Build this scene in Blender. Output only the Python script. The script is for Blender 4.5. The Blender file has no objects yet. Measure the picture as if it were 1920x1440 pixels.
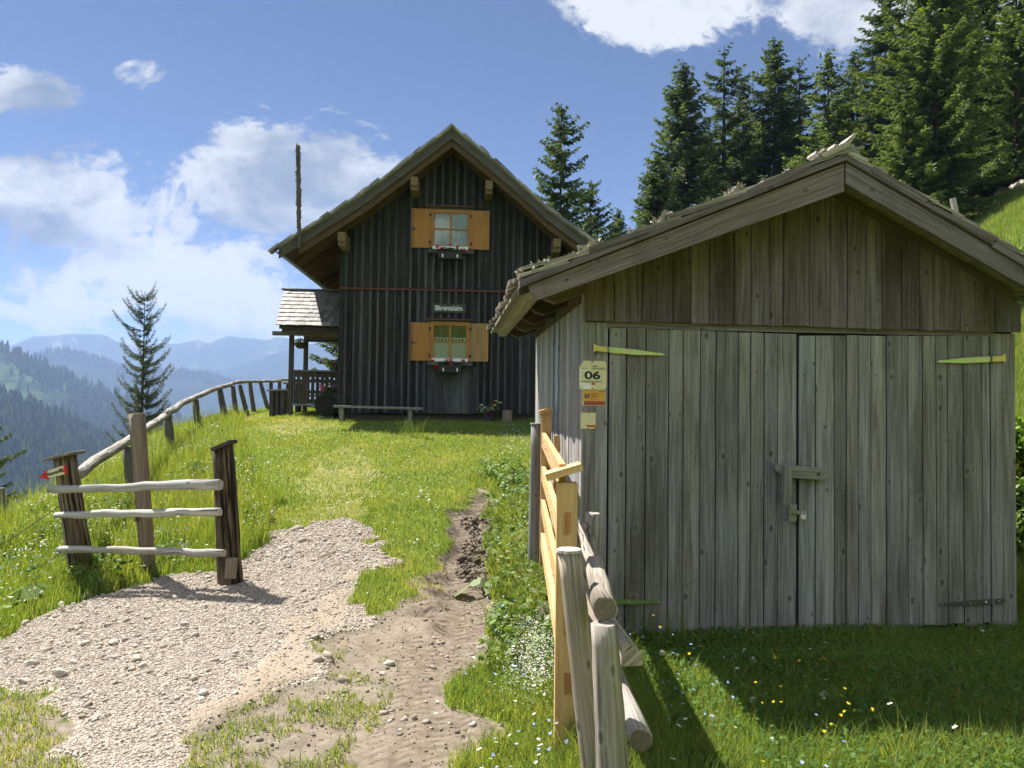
import bpy, math, random
import numpy as np
from mathutils import Vector, Matrix

random.seed(7)
RNG = np.random.default_rng(7)
scene = bpy.context.scene
COL = scene.collection

# ------------------------------------------------------------------ camera
F_PX, CX, CY = 1442.0, 960.0, 720.0
PITCH, ROLL, EYE = 0.0291, 0.012, 1.6
CAM = Vector((0, 0, EYE))
_F = Vector((0, math.cos(PITCH), math.sin(PITCH)))
_R0 = Vector((1, 0, 0)); _U0 = _R0.cross(_F)
_R = _R0 * math.cos(ROLL) + _U0 * math.sin(ROLL)
_U = _U0 * math.cos(ROLL) - _R0 * math.sin(ROLL)
cam_data = bpy.data.cameras.new("camera")
cam = bpy.data.objects.new("camera", cam_data); COL.objects.link(cam)
cam.matrix_world = Matrix(((_R.x, _U.x, -_F.x, CAM.x), (_R.y, _U.y, -_F.y, CAM.y), (_R.z, _U.z, -_F.z, CAM.z), (0, 0, 0, 1)))
cam_data.sensor_width = 36.0
cam_data.lens = 36.0 * F_PX / 1920.0
cam_data.clip_start = 0.05
cam_data.clip_end = 60000
scene.camera = cam

def ray(px, py):
    return _F + _R * ((px - CX) / F_PX) + _U * ((CY - py) / F_PX)
def P(px, py, d):
    r = ray(px, py)
    return CAM + r * (d / r.y)
def project(x, y, z):
    """world -> photograph pixels (arrays)"""
    x = np.asarray(x, float); y = np.asarray(y, float); z = np.asarray(z, float) - EYE
    zc = x * _F.x + y * _F.y + z * _F.z
    zc = np.where(np.abs(zc) < 1e-6, 1e-6, zc)
    px = CX + F_PX * (x * _R.x + y * _R.y + z * _R.z) / zc
    py = CY - F_PX * (x * _U.x + y * _U.y + z * _U.z) / zc
    return px, py, zc

# ------------------------------------------------------------------ sun, sky, exposure
SUN_EL = math.radians(55)
SUN_AZ = Vector((-0.755, 0.655))
SUN_AZ.normalize()
S_DIR = Vector((SUN_AZ.x * math.cos(SUN_EL), SUN_AZ.y * math.cos(SUN_EL), math.sin(SUN_EL)))
sun_data = bpy.data.lights.new("sun", 'SUN')
sun_data.energy = 5.0
sun_data.angle = math.radians(0.53)
sun_data.color = (1.0, 0.96, 0.90)
sun = bpy.data.objects.new("sun", sun_data); COL.objects.link(sun)
sun.rotation_euler = S_DIR.to_track_quat('Z', 'Y').to_euler()
sun.location = S_DIR * 100

scene.view_settings.view_transform = 'Standard'
scene.view_settings.look = 'None'
scene.view_settings.gamma = 1.0
scene.view_settings.use_curve_mapping = False
scene.view_settings.exposure = 1.5
scene.render.engine = 'CYCLES'
scene.cycles.use_denoising = True
try:
    scene.cycles.denoiser = 'OPENIMAGEDENOISE'
    scene.cycles.denoising_input_passes = 'RGB_ALBEDO_NORMAL'
except Exception:
    pass
scene.cycles.denoising_prefilter = 'FAST'
scene.cycles.adaptive_threshold = 0.015
scene.cycles.max_bounces = 6
scene.cycles.diffuse_bounces = 3
scene.cycles.glossy_bounces = 2
scene.cycles.transmission_bounces = 4
scene.cycles.transparent_max_bounces = 6
scene.cycles.volume_bounces = 0
scene.cycles.caustics_reflective = False
scene.cycles.caustics_refractive = False
scene.cycles.sample_clamp_indirect = 6.0

# ------------------------------------------------------------------ node helpers
class NT:
    def __init__(self, tree):
        self.t = tree
    def n(self, type_, ins=None, **props):
        nd = self.t.nodes.new(type_)
        for k, v in props.items():
            setattr(nd, k, v)
        if ins:
            for k, v in ins.items():
                self.set(nd.inputs[k], v)
        return nd
    def set(self, sock, v):
        if isinstance(v, bpy.types.NodeSocket):
            self.t.links.new(v, sock)
        elif isinstance(v, bpy.types.Node):
            self.t.links.new(v.outputs[0], sock)
        else:
            if isinstance(v, (tuple, list)) and len(v) == 3 and sock.type == 'RGBA':
                v = (*v, 1.0)
            sock.default_value = v
    def m(self, op, a, b=0.0, c=0.0, clamp=False):
        nd = self.t.nodes.new('ShaderNodeMath'); nd.operation = op; nd.use_clamp = clamp
        for i, v in enumerate((a, b, c)):
            self.set(nd.inputs[i], v)
        return nd.outputs[0]
    def vm(self, op, a, b=None, scale=None):
        nd = self.t.nodes.new('ShaderNodeVectorMath'); nd.operation = op
        self.set(nd.inputs[0], a)
        if b is not None: self.set(nd.inputs[1], b)
        if scale is not None: self.set(nd.inputs['Scale'], scale)
        return nd.outputs[0]
    def mix(self, fac, a, b, mode='MIX'):
        nd = self.t.nodes.new('ShaderNodeMix'); nd.data_type = 'RGBA'; nd.blend_type = mode
        nd.clamp_factor = True
        self.set(nd.inputs[0], fac); self.set(nd.inputs[6], a); self.set(nd.inputs[7], b)
        return nd.outputs[2]
    def step(self, x, lo, hi, a=0.0, b=1.0):
        nd = self.t.nodes.new('ShaderNodeMapRange'); nd.interpolation_type = 'SMOOTHSTEP'
        self.set(nd.inputs[0], x); self.set(nd.inputs[1], lo); self.set(nd.inputs[2], hi)
        self.set(nd.inputs[3], a); self.set(nd.inputs[4], b)
        return nd.outputs[0]
    def noise(self, vec, scale=1.0, detail=4.0, rough=0.55, out=0, dist=0.0):
        nd = self.n('ShaderNodeTexNoise', {'Scale': scale, 'Detail': detail, 'Roughness': rough, 'Distortion': dist})
        if vec is not None: self.set(nd.inputs['Vector'], vec)
        return nd.outputs[out]
    def ramp(self, fac, stops):
        nd = self.t.nodes.new('ShaderNodeValToRGB')
        el = nd.color_ramp.elements
        while len(el) < len(stops): el.new(0.5)
        for e, (p, c) in zip(el, stops):
            e.position = p; e.color = (*c, 1.0)
        self.set(nd.inputs[0], fac)
        return nd.outputs[0]
    def comb(self, x, y, z):
        nd = self.t.nodes.new('ShaderNodeCombineXYZ')
        for i, v in enumerate((x, y, z)): self.set(nd.inputs[i], v)
        return nd.outputs[0]
    def sep(self, v):
        nd = self.t.nodes.new('ShaderNodeSeparateXYZ'); self.set(nd.inputs[0], v)
        return nd.outputs

# ------------------------------------------------------------------ world: sky and clouds
world = bpy.data.worlds.new("World"); scene.world = world
world.use_nodes = True
wt = world.node_tree; wt.nodes.clear()
w = NT(wt)
sky = w.n('ShaderNodeTexSky'); sky.sky_type = 'NISHITA'; sky.sun_disc = False
sky.sun_elevation = SUN_EL
sky.sun_rotation = math.atan2(SUN_AZ.x, SUN_AZ.y)
sky.altitude = 1300; sky.air_density = 0.55; sky.dust_density = 0.25; sky.ozone_density = 4.0
bg_sky = w.n('ShaderNodeBackground', {'Color': sky.outputs[0], 'Strength': 0.05})
dirv = w.n('ShaderNodeTexCoord').outputs['Generated']
sx, sy, sz = w.sep(dirv)
ay = w.m('MAXIMUM', w.m('ABSOLUTE', sy), 0.12)
ga = w.m('DIVIDE', sx, ay)          # horizontal slope of the viewing direction
gb = w.m('DIVIDE', sz, ay)          # vertical slope
uv3 = w.comb(ga, w.m('MULTIPLY', gb, 1.5), w.m('MULTIPLY', w.m('SIGN', sy), 3.0))
warp = w.noise(uv3, 3.0, 3.0, 0.5, out=1)
uvw = w.vm('ADD', uv3, w.vm('SCALE', w.vm('SUBTRACT', warp, (0.5, 0.5, 0.5)), scale=0.22))
n1 = w.m('ADD', w.m('MULTIPLY', w.noise(uvw, 4.2, 12.0, 0.66), 0.62), w.m('ADD', w.m('MULTIPLY', w.noise(uvw, 14.0, 8.0, 0.66), 0.23), w.m('MULTIPLY', w.noise(uvw, 48.0, 5.0, 0.6), 0.15)))
# puffs: (a, b, ra, rb, gain)
def _ell(px, py, rx, ry, g):
    return ((px - 960) / F_PX, (764 - py) / F_PX, rx / F_PX, ry / F_PX, g)
PUFFS = [_ell(500, 345, 270, 135, 1.5), _ell(640, 410, 190, 130, 1.35), _ell(120, 400, 290, 145, 1.1), _ell(330, 480, 420, 150, 0.82), _ell(330, 390, 210, 100, 0.95),
         _ell(-250, 430, 300, 200, 1.2), _ell(60, 560, 380, 130, 0.62), _ell(450, 590, 420, 90, 0.55), _ell(30, 185, 120, 50, 0.65),
         _ell(250, 143, 50, 28, 0.35), _ell(1225, -12, 265, 82, 0.85), _ell(1590, 5, 135, 100, 0.8),
         _ell(1420, -70, 380, 80, 0.7), _ell(1750, -60, 380, 160, 1.0), _ell(2500, 200, 420, 260, 1.0), _ell(-700, 250, 300, 160, 1.0),
         _ell(1020, 480, 160, 50, 0.30)]
cov = None
for (a0, b0, ra, rb, g) in PUFFS:
    da = w.m('DIVIDE', w.m('SUBTRACT', ga, a0), ra)
    db = w.m('DIVIDE', w.m('SUBTRACT', gb, b0), rb)
    r2 = w.m('ADD', w.m('MULTIPLY', da, da), w.m('MULTIPLY', db, db))
    q1 = w.m('SUBTRACT', 1.0, r2)
    e = w.m('ADD', w.m('MULTIPLY', w.m('MAXIMUM', q1, 0.0), g), w.m('MAXIMUM', w.m('MINIMUM', q1, 0.0), -1.1))
    cov = e if cov is None else w.m('MAXIMUM', cov, e)
# unseen clouds behind the camera, made dense and bright to fill shaded fronts
back = w.m('LESS_THAN', sy, 0.0)
covb = w.m('MULTIPLY', w.m('SUBTRACT', w.noise(uvw, 0.9, 2.0, 0.5), 0.40), 4.0)
cov = w.m('ADD', w.m('MULTIPLY', cov, w.m('SUBTRACT', 1.0, back)), w.m('MULTIPLY', covb, back))
dens = w.m('ADD', w.m('MULTIPLY', cov, 0.62), w.m('MULTIPLY', w.m('SUBTRACT', n1, 0.5), 4.6))
mask = w.step(dens, 0.04, 0.42)
mask = w.m('MULTIPLY', mask, w.step(sz, -0.03, 0.03))
# self shading: compare with the density a little way towards the sun
uvs = w.vm('ADD', uvw, (-0.045, 0.10, 0.0))
n2 = w.noise(uvs, 4.2, 6.0, 0.55)
n3 = w.noise(uvw, 4.2, 6.0, 0.55)
lit = w.m('ADD', w.m('MULTIPLY', w.m('SUBTRACT', n3, n2), 3.0), 0.62)
lit = w.m('SUBTRACT', lit, w.m('MULTIPLY', w.step(dens, 0.40, 1.3), 0.50))
lit = w.step(lit, 0.05, 0.95)
ccol = w.mix(lit, (0.31, 0.38, 0.50), (0.97, 0.985, 1.0))
bg_cl = w.n('ShaderNodeBackground', {'Color': ccol, 'Strength': w.m('ADD', 0.335, w.m('MULTIPLY', back, 0.42))})  # extra strength of the unseen rear clouds fills the shaded fronts
mx = w.n('ShaderNodeMixShader', {0: w.m('MULTIPLY', mask, 0.96), 1: bg_sky.outputs[0], 2: bg_cl.outputs[0]})
wo = w.n('ShaderNodeOutputWorld'); wt.links.new(mx.outputs[0], wo.inputs[0])

# ------------------------------------------------------------------ numpy noise
def _hash(ix, iy, seed):
    h = (ix.astype(np.int64) * 374761393 + iy.astype(np.int64) * 668265263 + seed * 1274126177) & 0x7fffffff
    h = (h ^ (h >> 13)) * 1274126177 & 0x7fffffff
    h = h ^ (h >> 16)
    return (h & 0xffff) / 65535.0
def vnoise(x, y, seed=0):
    x = np.asarray(x, float); y = np.asarray(y, float)
    ix = np.floor(x); iy = np.floor(y)
    fx = x - ix; fy = y - iy
    fx = fx * fx * (3 - 2 * fx); fy = fy * fy * (3 - 2 * fy)
    a = _hash(ix, iy, seed); b = _hash(ix + 1, iy, seed); c = _hash(ix, iy + 1, seed); d = _hash(ix + 1, iy + 1, seed)
    return (a + (b - a) * fx) * (1 - fy) + (c + (d - c) * fx) * fy
def fbm(x, y, oct=4, seed=0, gain=0.5):
    s = 0.0; amp = 1.0; tot = 0.0
    for o in range(oct):
        s = s + amp * vnoise(x * 2 ** o + 17.3 * o, y * 2 ** o - 9.1 * o, seed + o); tot += amp; amp *= gain
    return s / tot
def sstep(x, a, b):
    t = np.clip((np.asarray(x, float) - a) / (b - a), 0, 1)
    return t * t * (3 - 2 * t)
def in_poly(px, py, poly):
    px = np.asarray(px); py = np.asarray(py)
    res = np.zeros(px.shape, bool)
    n = len(poly)
    for i in range(n):
        x0, y0 = poly[i]; x1, y1 = poly[(i + 1) % n]
        c = ((y0 > py) != (y1 > py))
        with np.errstate(divide='ignore', invalid='ignore'):
            xi = (x1 - x0) * (py - y0) / (y1 - y0 if y1 != y0 else 1e-9) + x0
        res ^= c & (px < xi)
    return res

# ------------------------------------------------------------------ object helpers
def link(o): COL.objects.link(o); return o
def tag(o, label=None, cat=None, group=None, kind=None):
    if label: o["label"] = label
    if cat: o["category"] = cat
    if group: o["group"] = group
    if kind: o["kind"] = kind
    return o
def thing(name, label, cat, loc, group=None):
    o = bpy.data.objects.new(name, None); link(o)
    o.location = loc; o.empty_display_size = 0.2
    return tag(o, label, cat, group)
def root_loc(p):
    l = Vector((0, 0, 0))
    while p is not None:
        l += Vector(p.location); p = p.parent
    return l

class MB:
    """collects faces with grain UVs (metres) and a random 'var' per piece"""
    def __init__(self):
        self.v = []; self.f = []; self.uv = []; self.var = []
    def poly(self, pts, g, off, var):
        pts = [Vector(p) for p in pts]
        n = Vector((0, 0, 0))
        for i in range(len(pts)):
            a = pts[i]; b = pts[(i + 1) % len(pts)]
            n += Vector(((a.y - b.y) * (a.z + b.z), (a.z - b.z) * (a.x + b.x), (a.x - b.x) * (a.y + b.y)))
        if n.length < 1e-12: return
        n.normalize()
        g = Vector(g)
        if abs(n.dot(g)) > 0.8:
            g = g.orthogonal()
        gg = (g - n * g.dot(n)).normalized()
        t = gg.cross(n)
        i0 = len(self.v)
        self.v += [tuple(p) for p in pts]
        self.f.append(list(range(i0, i0 + len(pts))))
        self.uv += [(p.dot(gg) + off[0], p.dot(t) + off[1]) for p in pts]
        self.var.append(var)
    def prism(self, front, ext, g, var=None):
        """front: outline (counter-clockwise seen from the front), ext: vector to the back"""
        var = random.random() if var is None else var
        off = (random.uniform(0, 40), random.uniform(0, 40))
        fr = [Vector(p) for p in front]; ext = Vector(ext); bk = [p + ext for p in fr]
        self.poly(fr, g, off, var)
        self.poly(bk[::-1], g, off, var)
        n = len(fr)
        for i in range(n):
            j = (i + 1) % n
            self.poly([fr[j], fr[i], bk[i], bk[j]], g, off, var)
    def box(self, c, ax, ay, az, g=None, var=None):
        """centre and three full-size edge vectors"""
        c = Vector(c); ax = Vector(ax); ay = Vector(ay); az = Vector(az)
        if g is None:
            g = max((ax, ay, az), key=lambda q: q.length).normalized()
        fr = [c - ax / 2 - ay / 2 - az / 2, c + ax / 2 - ay / 2 - az / 2, c + ax / 2 - ay / 2 + az / 2, c - ax / 2 - ay / 2 + az / 2]
        self.prism(fr, ay, g, var)
    def bar(self, a, b, wdt, hgt, up=(0, 0, 1), var=None):
        a = Vector(a); b = Vector(b); d = b - a
        s = d.cross(Vector(up)).normalized(); u = s.cross(d).normalized()
        self.box((a + b) / 2, d, s * wdt, u * hgt, d.normalized(), var)
    def tube(self, path, radii, n=10, jit=0.0, var=None, caps=True, seed=None, squash=1.0):
        var = random.random() if var is None else var
        rs = random.Random(seed if seed is not None else random.random())
        offu, offv = rs.uniform(0, 40), rs.uniform(0, 40)
        path = [Vector(p) for p in path]
        base = [1 + rs.uniform(-jit, jit) for _ in range(n)]
        rings = []; s = 0; ref = None
        rm = max(radii) if isinstance(radii, (list, tuple)) else radii
        for i, p in enumerate(path):
            d = (path[min(i + 1, len(path) - 1)] - path[max(i - 1, 0)]).normalized()
            if ref is None:
                ref = d.orthogonal().normalized()
            ref = (ref - d * ref.dot(d)).normalized(); bt = d.cross(ref)
            if i: s += (p - path[i - 1]).length
            r = radii[i] if isinstance(radii, (list, tuple)) else radii
            ring = []
            for k in range(n):
                a = 2 * math.pi * k / n
                rr = r * base[k] * (1 + rs.uniform(-jit, jit) * 0.45)
                ring.append(p + ref * (math.cos(a) * rr) + bt * (math.sin(a) * rr * squash))
            rings.append((ring, s, r))
        for i in range(len(rings) - 1):
            (r0, s0, q0), (r1, s1, q1) = rings[i], rings[i + 1]
            for k in range(n):
                j = (k + 1) % n
                i0 = len(self.v)
                self.v += [tuple(r0[k]), tuple(r0[j]), tuple(r1[j]), tuple(r1[k])]
                self.f.append([i0, i0 + 1, i0 + 2, i0 + 3])
                v0 = 2 * math.pi * k / n * rm + offv; v1 = 2 * math.pi * (k + 1) / n * rm + offv
                self.uv += [(s0 + offu, v0), (s0 + offu, v1), (s1 + offu, v1), (s1 + offu, v0)]
                self.var.append(var)
        if caps:
            for ring, rev in ((rings[0][0], True), (rings[-1][0], False)):
                rr = ring[::-1] if rev else ring
                d = (path[1] - path[0]).normalized()
                self.poly(rr, d.orthogonal(), (offu, offv), var)
    def lathe(self, c, prof, n=16, var=None):
        var = random.random() if var is None else var
        c = Vector(c)
        for (r0, z0), (r1, z1) in zip(prof, prof[1:]):
            for k in range(n):
                a0 = 2 * math.pi * k / n; a1 = 2 * math.pi * (k + 1) / n
                q = [c + Vector((r0 * math.cos(a0), r0 * math.sin(a0), z0)), c + Vector((r0 * math.cos(a1), r0 * math.sin(a1), z0)),
                     c + Vector((r1 * math.cos(a1), r1 * math.sin(a1), z1)), c + Vector((r1 * math.cos(a0), r1 * math.sin(a0), z1))]
                if r1 < 1e-6: q = q[:3]
                elif r0 < 1e-6: q = [q[0], q[2], q[3]]
                self.poly(q, (0, 0, 1), (0, 0), var)
    def build(self, name, mat, parent=None, loc=None, smooth=False, bevel=0.0, merge=True, label=None):
        base = root_loc(parent) if parent is not None else Vector(loc or (0, 0, 0))
        me = bpy.data.meshes.new(name)
        va = np.array(self.v, float) - np.array(base)
        me.from_pydata(va.tolist(), [], self.f)
        uvl = me.uv_layers.new(name="grain")
        uvl.data.foreach_set("uv", np.array(self.uv, np.float32).ravel())
        at = me.attributes.new("var", 'FLOAT', 'FACE')
        at.data.foreach_set("value", np.array(self.var, np.float32))
        if smooth or bevel:
            import bmesh
            bm = bmesh.new(); bm.from_mesh(me)
            bmesh.ops.remove_doubles(bm, verts=bm.verts, dist=1e-5)
            bm.to_mesh(me); bm.free()
        if smooth:
            me.polygons.foreach_set("use_smooth", [len(p.vertices) <= 4 for p in me.polygons])
        me.materials.append(mat)
        o = bpy.data.objects.new(name, me); link(o)
        if parent is not None: o.parent = parent
        elif loc is not None: o.location = loc
        if bevel:
            b = o.modifiers.new("bevel", 'BEVEL'); b.width = bevel; b.segments = 2; b.limit_method = 'ANGLE'
            b.angle_limit = math.radians(40)
        if label: o["label"] = label
        return o

def raw_mesh(name, verts, quads=None, tris=None, attrs=None, mat=None, smooth=False, parent=None, loc=None):
    """fast numpy mesh: quads/tris are (n,4)/(n,3) int arrays; attrs {name: per-vertex floats}"""
    verts = np.asarray(verts, np.float32)
    if loc is not None: verts = verts - np.asarray(loc, np.float32)
    me = bpy.data.meshes.new(name)
    parts = []
    starts = []
    s = 0
    for arr in (quads, tris):
        if arr is not None and len(arr):
            arr = np.asarray(arr, np.int32); k = arr.shape[1]
            parts.append(arr.ravel()); starts.append(s + np.arange(len(arr), dtype=np.int32) * k); s += arr.size
    loops = np.concatenate(parts); st = np.concatenate(starts)
    me.vertices.add(len(verts)); me.vertices.foreach_set("co", verts.ravel())
    me.loops.add(len(loops)); me.loops.foreach_set("vertex_index", loops)
    me.polygons.add(len(st)); me.polygons.foreach_set("loop_start", st)
    if smooth: me.polygons.foreach_set("use_smooth", np.ones(len(st), bool))
    for k, a in (attrs or {}).items():
        at = me.attributes.new(k, 'FLOAT', 'POINT'); at.data.foreach_set("value", np.asarray(a, np.float32))
    me.update(calc_edges=True)
    if mat: me.materials.append(mat)
    o = bpy.data.objects.new(name, me); link(o)
    if parent is not None: o.parent = parent
    if loc is not None: o.location = loc
    return o

class Frame:
    """a building's own axes: u along its front, v into its depth, w up"""
    def __init__(self, O, yaw_tan, side_tan):
        self.O = Vector(O)
        self.eu = Vector((1, yaw_tan, 0)).normalized()
        self.ev = Vector((-side_tan, 1, 0)).normalized()
        self.ew = Vector((0, 0, 1))
        self.n = self.eu.cross(self.ew).normalized()      # faces the viewer (towards -y)
    def pt(self, u, v, w): return self.O + self.eu * u + self.ev * v + self.ew * w
    def hit(self, px, py, v=0.0):
        o = self.O + self.ev * v
        r = ray(px, py)
        t = (o - CAM).dot(self.n) / r.dot(self.n)
        p = CAM + r * t - o
        return p.dot(self.eu), p.z
    def hp(self, px, py, v=0.0):
        u, w_ = self.hit(px, py, v); return self.pt(u, v, w_)

def text_mesh(name, s, size, origin, ex, ez, mat, parent, weight=0.0, depth=0.002, width=None, shear=0.0):
    """lettering as a thin mesh standing on a plane; origin is its lower left corner"""
    cu = bpy.data.curves.new("letters", 'FONT'); cu.body = s; cu.size = size; cu.extrude = depth; cu.offset = weight; cu.shear = shear
    o = bpy.data.objects.new("letters", cu); link(o)
    bpy.context.view_layer.update()
    me = bpy.data.meshes.new_from_object(o.evaluated_get(bpy.context.evaluated_depsgraph_get()))
    bpy.data.objects.remove(o); bpy.data.curves.remove(cu)
    co = np.array([v.co[:] for v in me.vertices])
    if width: co[:, 0] *= width / max(1e-6, co[:, 0].max())
    ex = np.array(Vector(ex).normalized()); ez = np.array(Vector(ez).normalized()); ny = np.cross(ex, ez)
    base = np.array(root_loc(parent))
    wc = np.array(origin) + co[:, :1] * ex + co[:, 1:2] * ez + co[:, 2:3] * ny - base
    me.vertices.foreach_set("co", wc.astype(np.float32).ravel())
    me.update()
    me.name = name; me.materials.clear(); me.materials.append(mat)
    ob = bpy.data.objects.new(name, me); link(ob); ob.parent = parent
    return ob
# ------------------------------------------------------------------ materials
def new_mat(name):
    m = bpy.data.materials.new(name); m.use_nodes = True
    t = m.node_tree; t.nodes.clear()
    k = NT(t)
    out = k.n('ShaderNodeOutputMaterial')
    b = k.n('ShaderNodeBsdfPrincipled')
    t.links.new(b.outputs[0], out.inputs[0])
    return m, k, b, out

def wood(name, dark, light, tint, rough=0.85, knots=1.0, grain=70.0, streak=0.5, var_amt=0.35, crack=0.0, bump=0.35, knot_col=None, crack_t=0.60, stain=0.0, stain_col=(0.02, 0.018, 0.014), spec=0.25):
    """planks and logs: grain runs along U of the 'grain' map (metres)"""
    m, k, b, out = new_mat(name)
    uv = k.n('ShaderNodeUVMap', uv_map="grain").outputs[0]
    u, v, _ = k.sep(uv)
    var = k.n('ShaderNodeAttribute', attribute_name="var").outputs['Fac']
    wob = k.m('MULTIPLY', k.m('SUBTRACT', k.noise(k.comb(k.m('MULTIPLY', u, 2.2), k.m('MULTIPLY', v, 5.0), var), 1.0, 2.0), 0.5), 0.035)
    v2 = k.m('ADD', v, wob)
    g1 = k.noise(k.comb(k.m('MULTIPLY', u, 2.0), k.m('MULTIPLY', v2, grain), k.m('MULTIPLY', var, 31.0)), 1.0, 5.0, 0.6)
    g2 = k.noise(k.comb(k.m('MULTIPLY', u, 0.9), k.m('MULTIPLY', v2, grain * 0.22), k.m('MULTIPLY', var, 17.0)), 1.0, 3.0, 0.55)
    c = k.mix(k.step(g1, 0.3, 0.7), dark, light)
    c = k.mix(k.m('MULTIPLY', k.step(g2, 0.45, 0.72), streak), c, tint)
    br = k.m('ADD', 1.0 - var_amt * 0.5, k.m('MULTIPLY', var, var_amt))
    c = k.mix(1.0, c, k.comb(br, br, br), 'MULTIPLY')
    hue = k.m('FRACT', k.m('MULTIPLY', var, 7.3))
    c = k.mix(1.0, c, k.mix(hue, (1.03, 1.0, 0.94), (0.95, 0.99, 1.04)), 'MULTIPLY')
    hgt = k.m('ADD', k.m('MULTIPLY', g1, 0.6), k.m('MULTIPLY', g2, 0.4))
    if stain:
        tc = k.n('ShaderNodeTexCoord').outputs['Object']
        ox, oy, oz = k.sep(tc)
        s1 = k.noise(k.comb(k.m('MULTIPLY', ox, 3.0), k.m('MULTIPLY', oy, 3.0), k.m('MULTIPLY', oz, 0.55)), 1.6, 4.0, 0.6)
        c = k.mix(k.m('MULTIPLY', k.step(s1, 0.48, 0.70), stain), c, stain_col)
    if knots:
        vo = k.n('ShaderNodeTexVoronoi', {'Vector': k.comb(k.m('MULTIPLY', u, 4.0), k.m('MULTIPLY', v2, 6.5), 0.0), 'Scale': 1.0, 'Randomness': 1.0}, voronoi_dimensions='2D')
        pick = k.sep(vo.outputs['Color'])[0]
        kr = k.sep(vo.outputs['Color'])[1]
        kd = k.m('SUBTRACT', 1.0, k.step(vo.outputs['Distance'], k.m('ADD', 0.015, k.m('MULTIPLY', kr, 0.05)), k.m('ADD', 0.035, k.m('MULTIPLY', kr, 0.09))))
        halo = k.m('SUBTRACT', k.step(vo.outputs['Distance'], 0.09, 0.12), k.step(vo.outputs['Distance'], 0.13, 0.26))
        c = k.mix(k.m('MULTIPLY', k.m('MULTIPLY', halo, k.m('GREATER_THAN', pick, 0.60)), 0.35 * knots), c, light)
        kf = k.m('MULTIPLY', k.m('MULTIPLY', kd, k.m('GREATER_THAN', pick, 0.66)), 0.85 * knots)
        c = k.mix(kf, c, knot_col or tuple(x * 0.25 for x in dark))
        hgt = k.m('SUBTRACT', hgt, k.m('MULTIPLY', kf, 0.25))
    if crack:
        cr = k.noise(k.comb(k.m('MULTIPLY', u, 1.6), k.m('MULTIPLY', v2, grain * 0.5), k.m('MULTIPLY', var, 57.0)), 1.0, 3.0, 0.65)
        cf = k.m('MULTIPLY', k.step(cr, crack_t, crack_t + 0.07), crack)
        c = k.mix(cf, c, tuple(x * 0.12 for x in dark))
        hgt = k.m('SUBTRACT', hgt, k.m('MULTIPLY', cf, 0.8))
    k.set(b.inputs['Base Color'], c)
    b.inputs['Roughness'].default_value = rough
    b.inputs['Specular IOR Level'].default_value = spec
    bp = k.n('ShaderNodeBump', {'Strength': bump, 'Distance': 0.006, 'Height': hgt})
    k.set(b.inputs['Normal'], bp.outputs[0])
    return m

def plain(name, col, rough=0.6, metal=0.0, noise_amt=0.25, scale=30.0, spec=0.4, bump=0.0):
    m, k, b, out = new_mat(name)
    tc = k.n('ShaderNodeTexCoord').outputs['Object']
    n = k.noise(tc, scale, 4.0, 0.6)
    f = k.m('ADD', 1.0 - noise_amt, k.m('MULTIPLY', n, 2 * noise_amt))
    k.set(b.inputs['Base Color'], k.mix(1.0, col, k.comb(f, f, f), 'MULTIPLY'))
    b.inputs['Roughness'].default_value = rough
    b.inputs['Metallic'].default_value = metal
    b.inputs['Specular IOR Level'].default_value = spec
    if bump:
        bp = k.n('ShaderNodeBump', {'Strength': bump, 'Distance': 0.01, 'Height': n})
        k.set(b.inputs['Normal'], bp.outputs[0])
    return m

def leafy(name, cols, trans=0.35, rough=0.6, tipcol=None, spec=0.2, tr_tint=(1.0, 1.0, 0.55)):
    """leaves, needles, grass: colour by the per-vertex 'var', paler towards 'tip'"""
    m, k, b, out = new_mat(name)
    var = k.n('ShaderNodeAttribute', attribute_name="var").outputs['Fac']
    stops = [(i / (len(cols) - 1), c) for i, c in enumerate(cols)]
    c = k.ramp(var, stops)
    if tipcol:
        tip = k.n('ShaderNodeAttribute', attribute_name="tip").outputs['Fac']
        c = k.mix(k.m('MULTIPLY', tip, 0.8), c, tipcol)
    k.set(b.inputs['Base Color'], c)
    b.inputs['Roughness'].default_value = rough
    b.inputs['Specular IOR Level'].default_value = spec
    tr = k.n('ShaderNodeBsdfTranslucent', {'Color': k.vm('MULTIPLY', c, tr_tint)})
    mx = k.n('ShaderNodeMixShader', {0: trans, 1: b.outputs[0], 2: tr.outputs[0]})
    k.t.links.new(mx.outputs[0], out.inputs[0])
    return m

M = {}
M['house_batten'] = wood('house_batten', (0.025, 0.025, 0.027), (0.066, 0.067, 0.071), (0.10, 0.10, 0.105), knots=0.4, grain=60, streak=0.5, var_amt=1.0)
M['house'] = wood('house_siding', (0.012, 0.012, 0.014), (0.034, 0.035, 0.039), (0.060, 0.061, 0.066), knots=0.8, grain=55, streak=0.55, var_amt=0.8, stain=0.6, stain_col=(0.030, 0.018, 0.011))
M['house_trim'] = wood('house_trim', (0.035, 0.037, 0.036), (0.10, 0.105, 0.10), (0.13, 0.13, 0.125), knots=0.4, var_amt=0.5)
M['soffit'] = wood('house_soffit', (0.055, 0.032, 0.016), (0.13, 0.080, 0.040), (0.09, 0.07, 0.045), knots=0.5, var_amt=0.6)
M['beam'] = wood('house_beam', (0.11, 0.075, 0.04), (0.20, 0.145, 0.08), (0.15, 0.13, 0.09), knots=0.4)
M['fascia'] = wood('fascia', (0.085, 0.069, 0.073), (0.205, 0.171, 0.180), (0.135, 0.110, 0.114), knots=0.6, grain=80, var_amt=0.4, stain=0.25)
M['house_fascia'] = wood('house_fascia', (0.050, 0.045, 0.041), (0.125, 0.114, 0.106), (0.085, 0.075, 0.066), knots=0.6, grain=80, var_amt=0.4)
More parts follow.
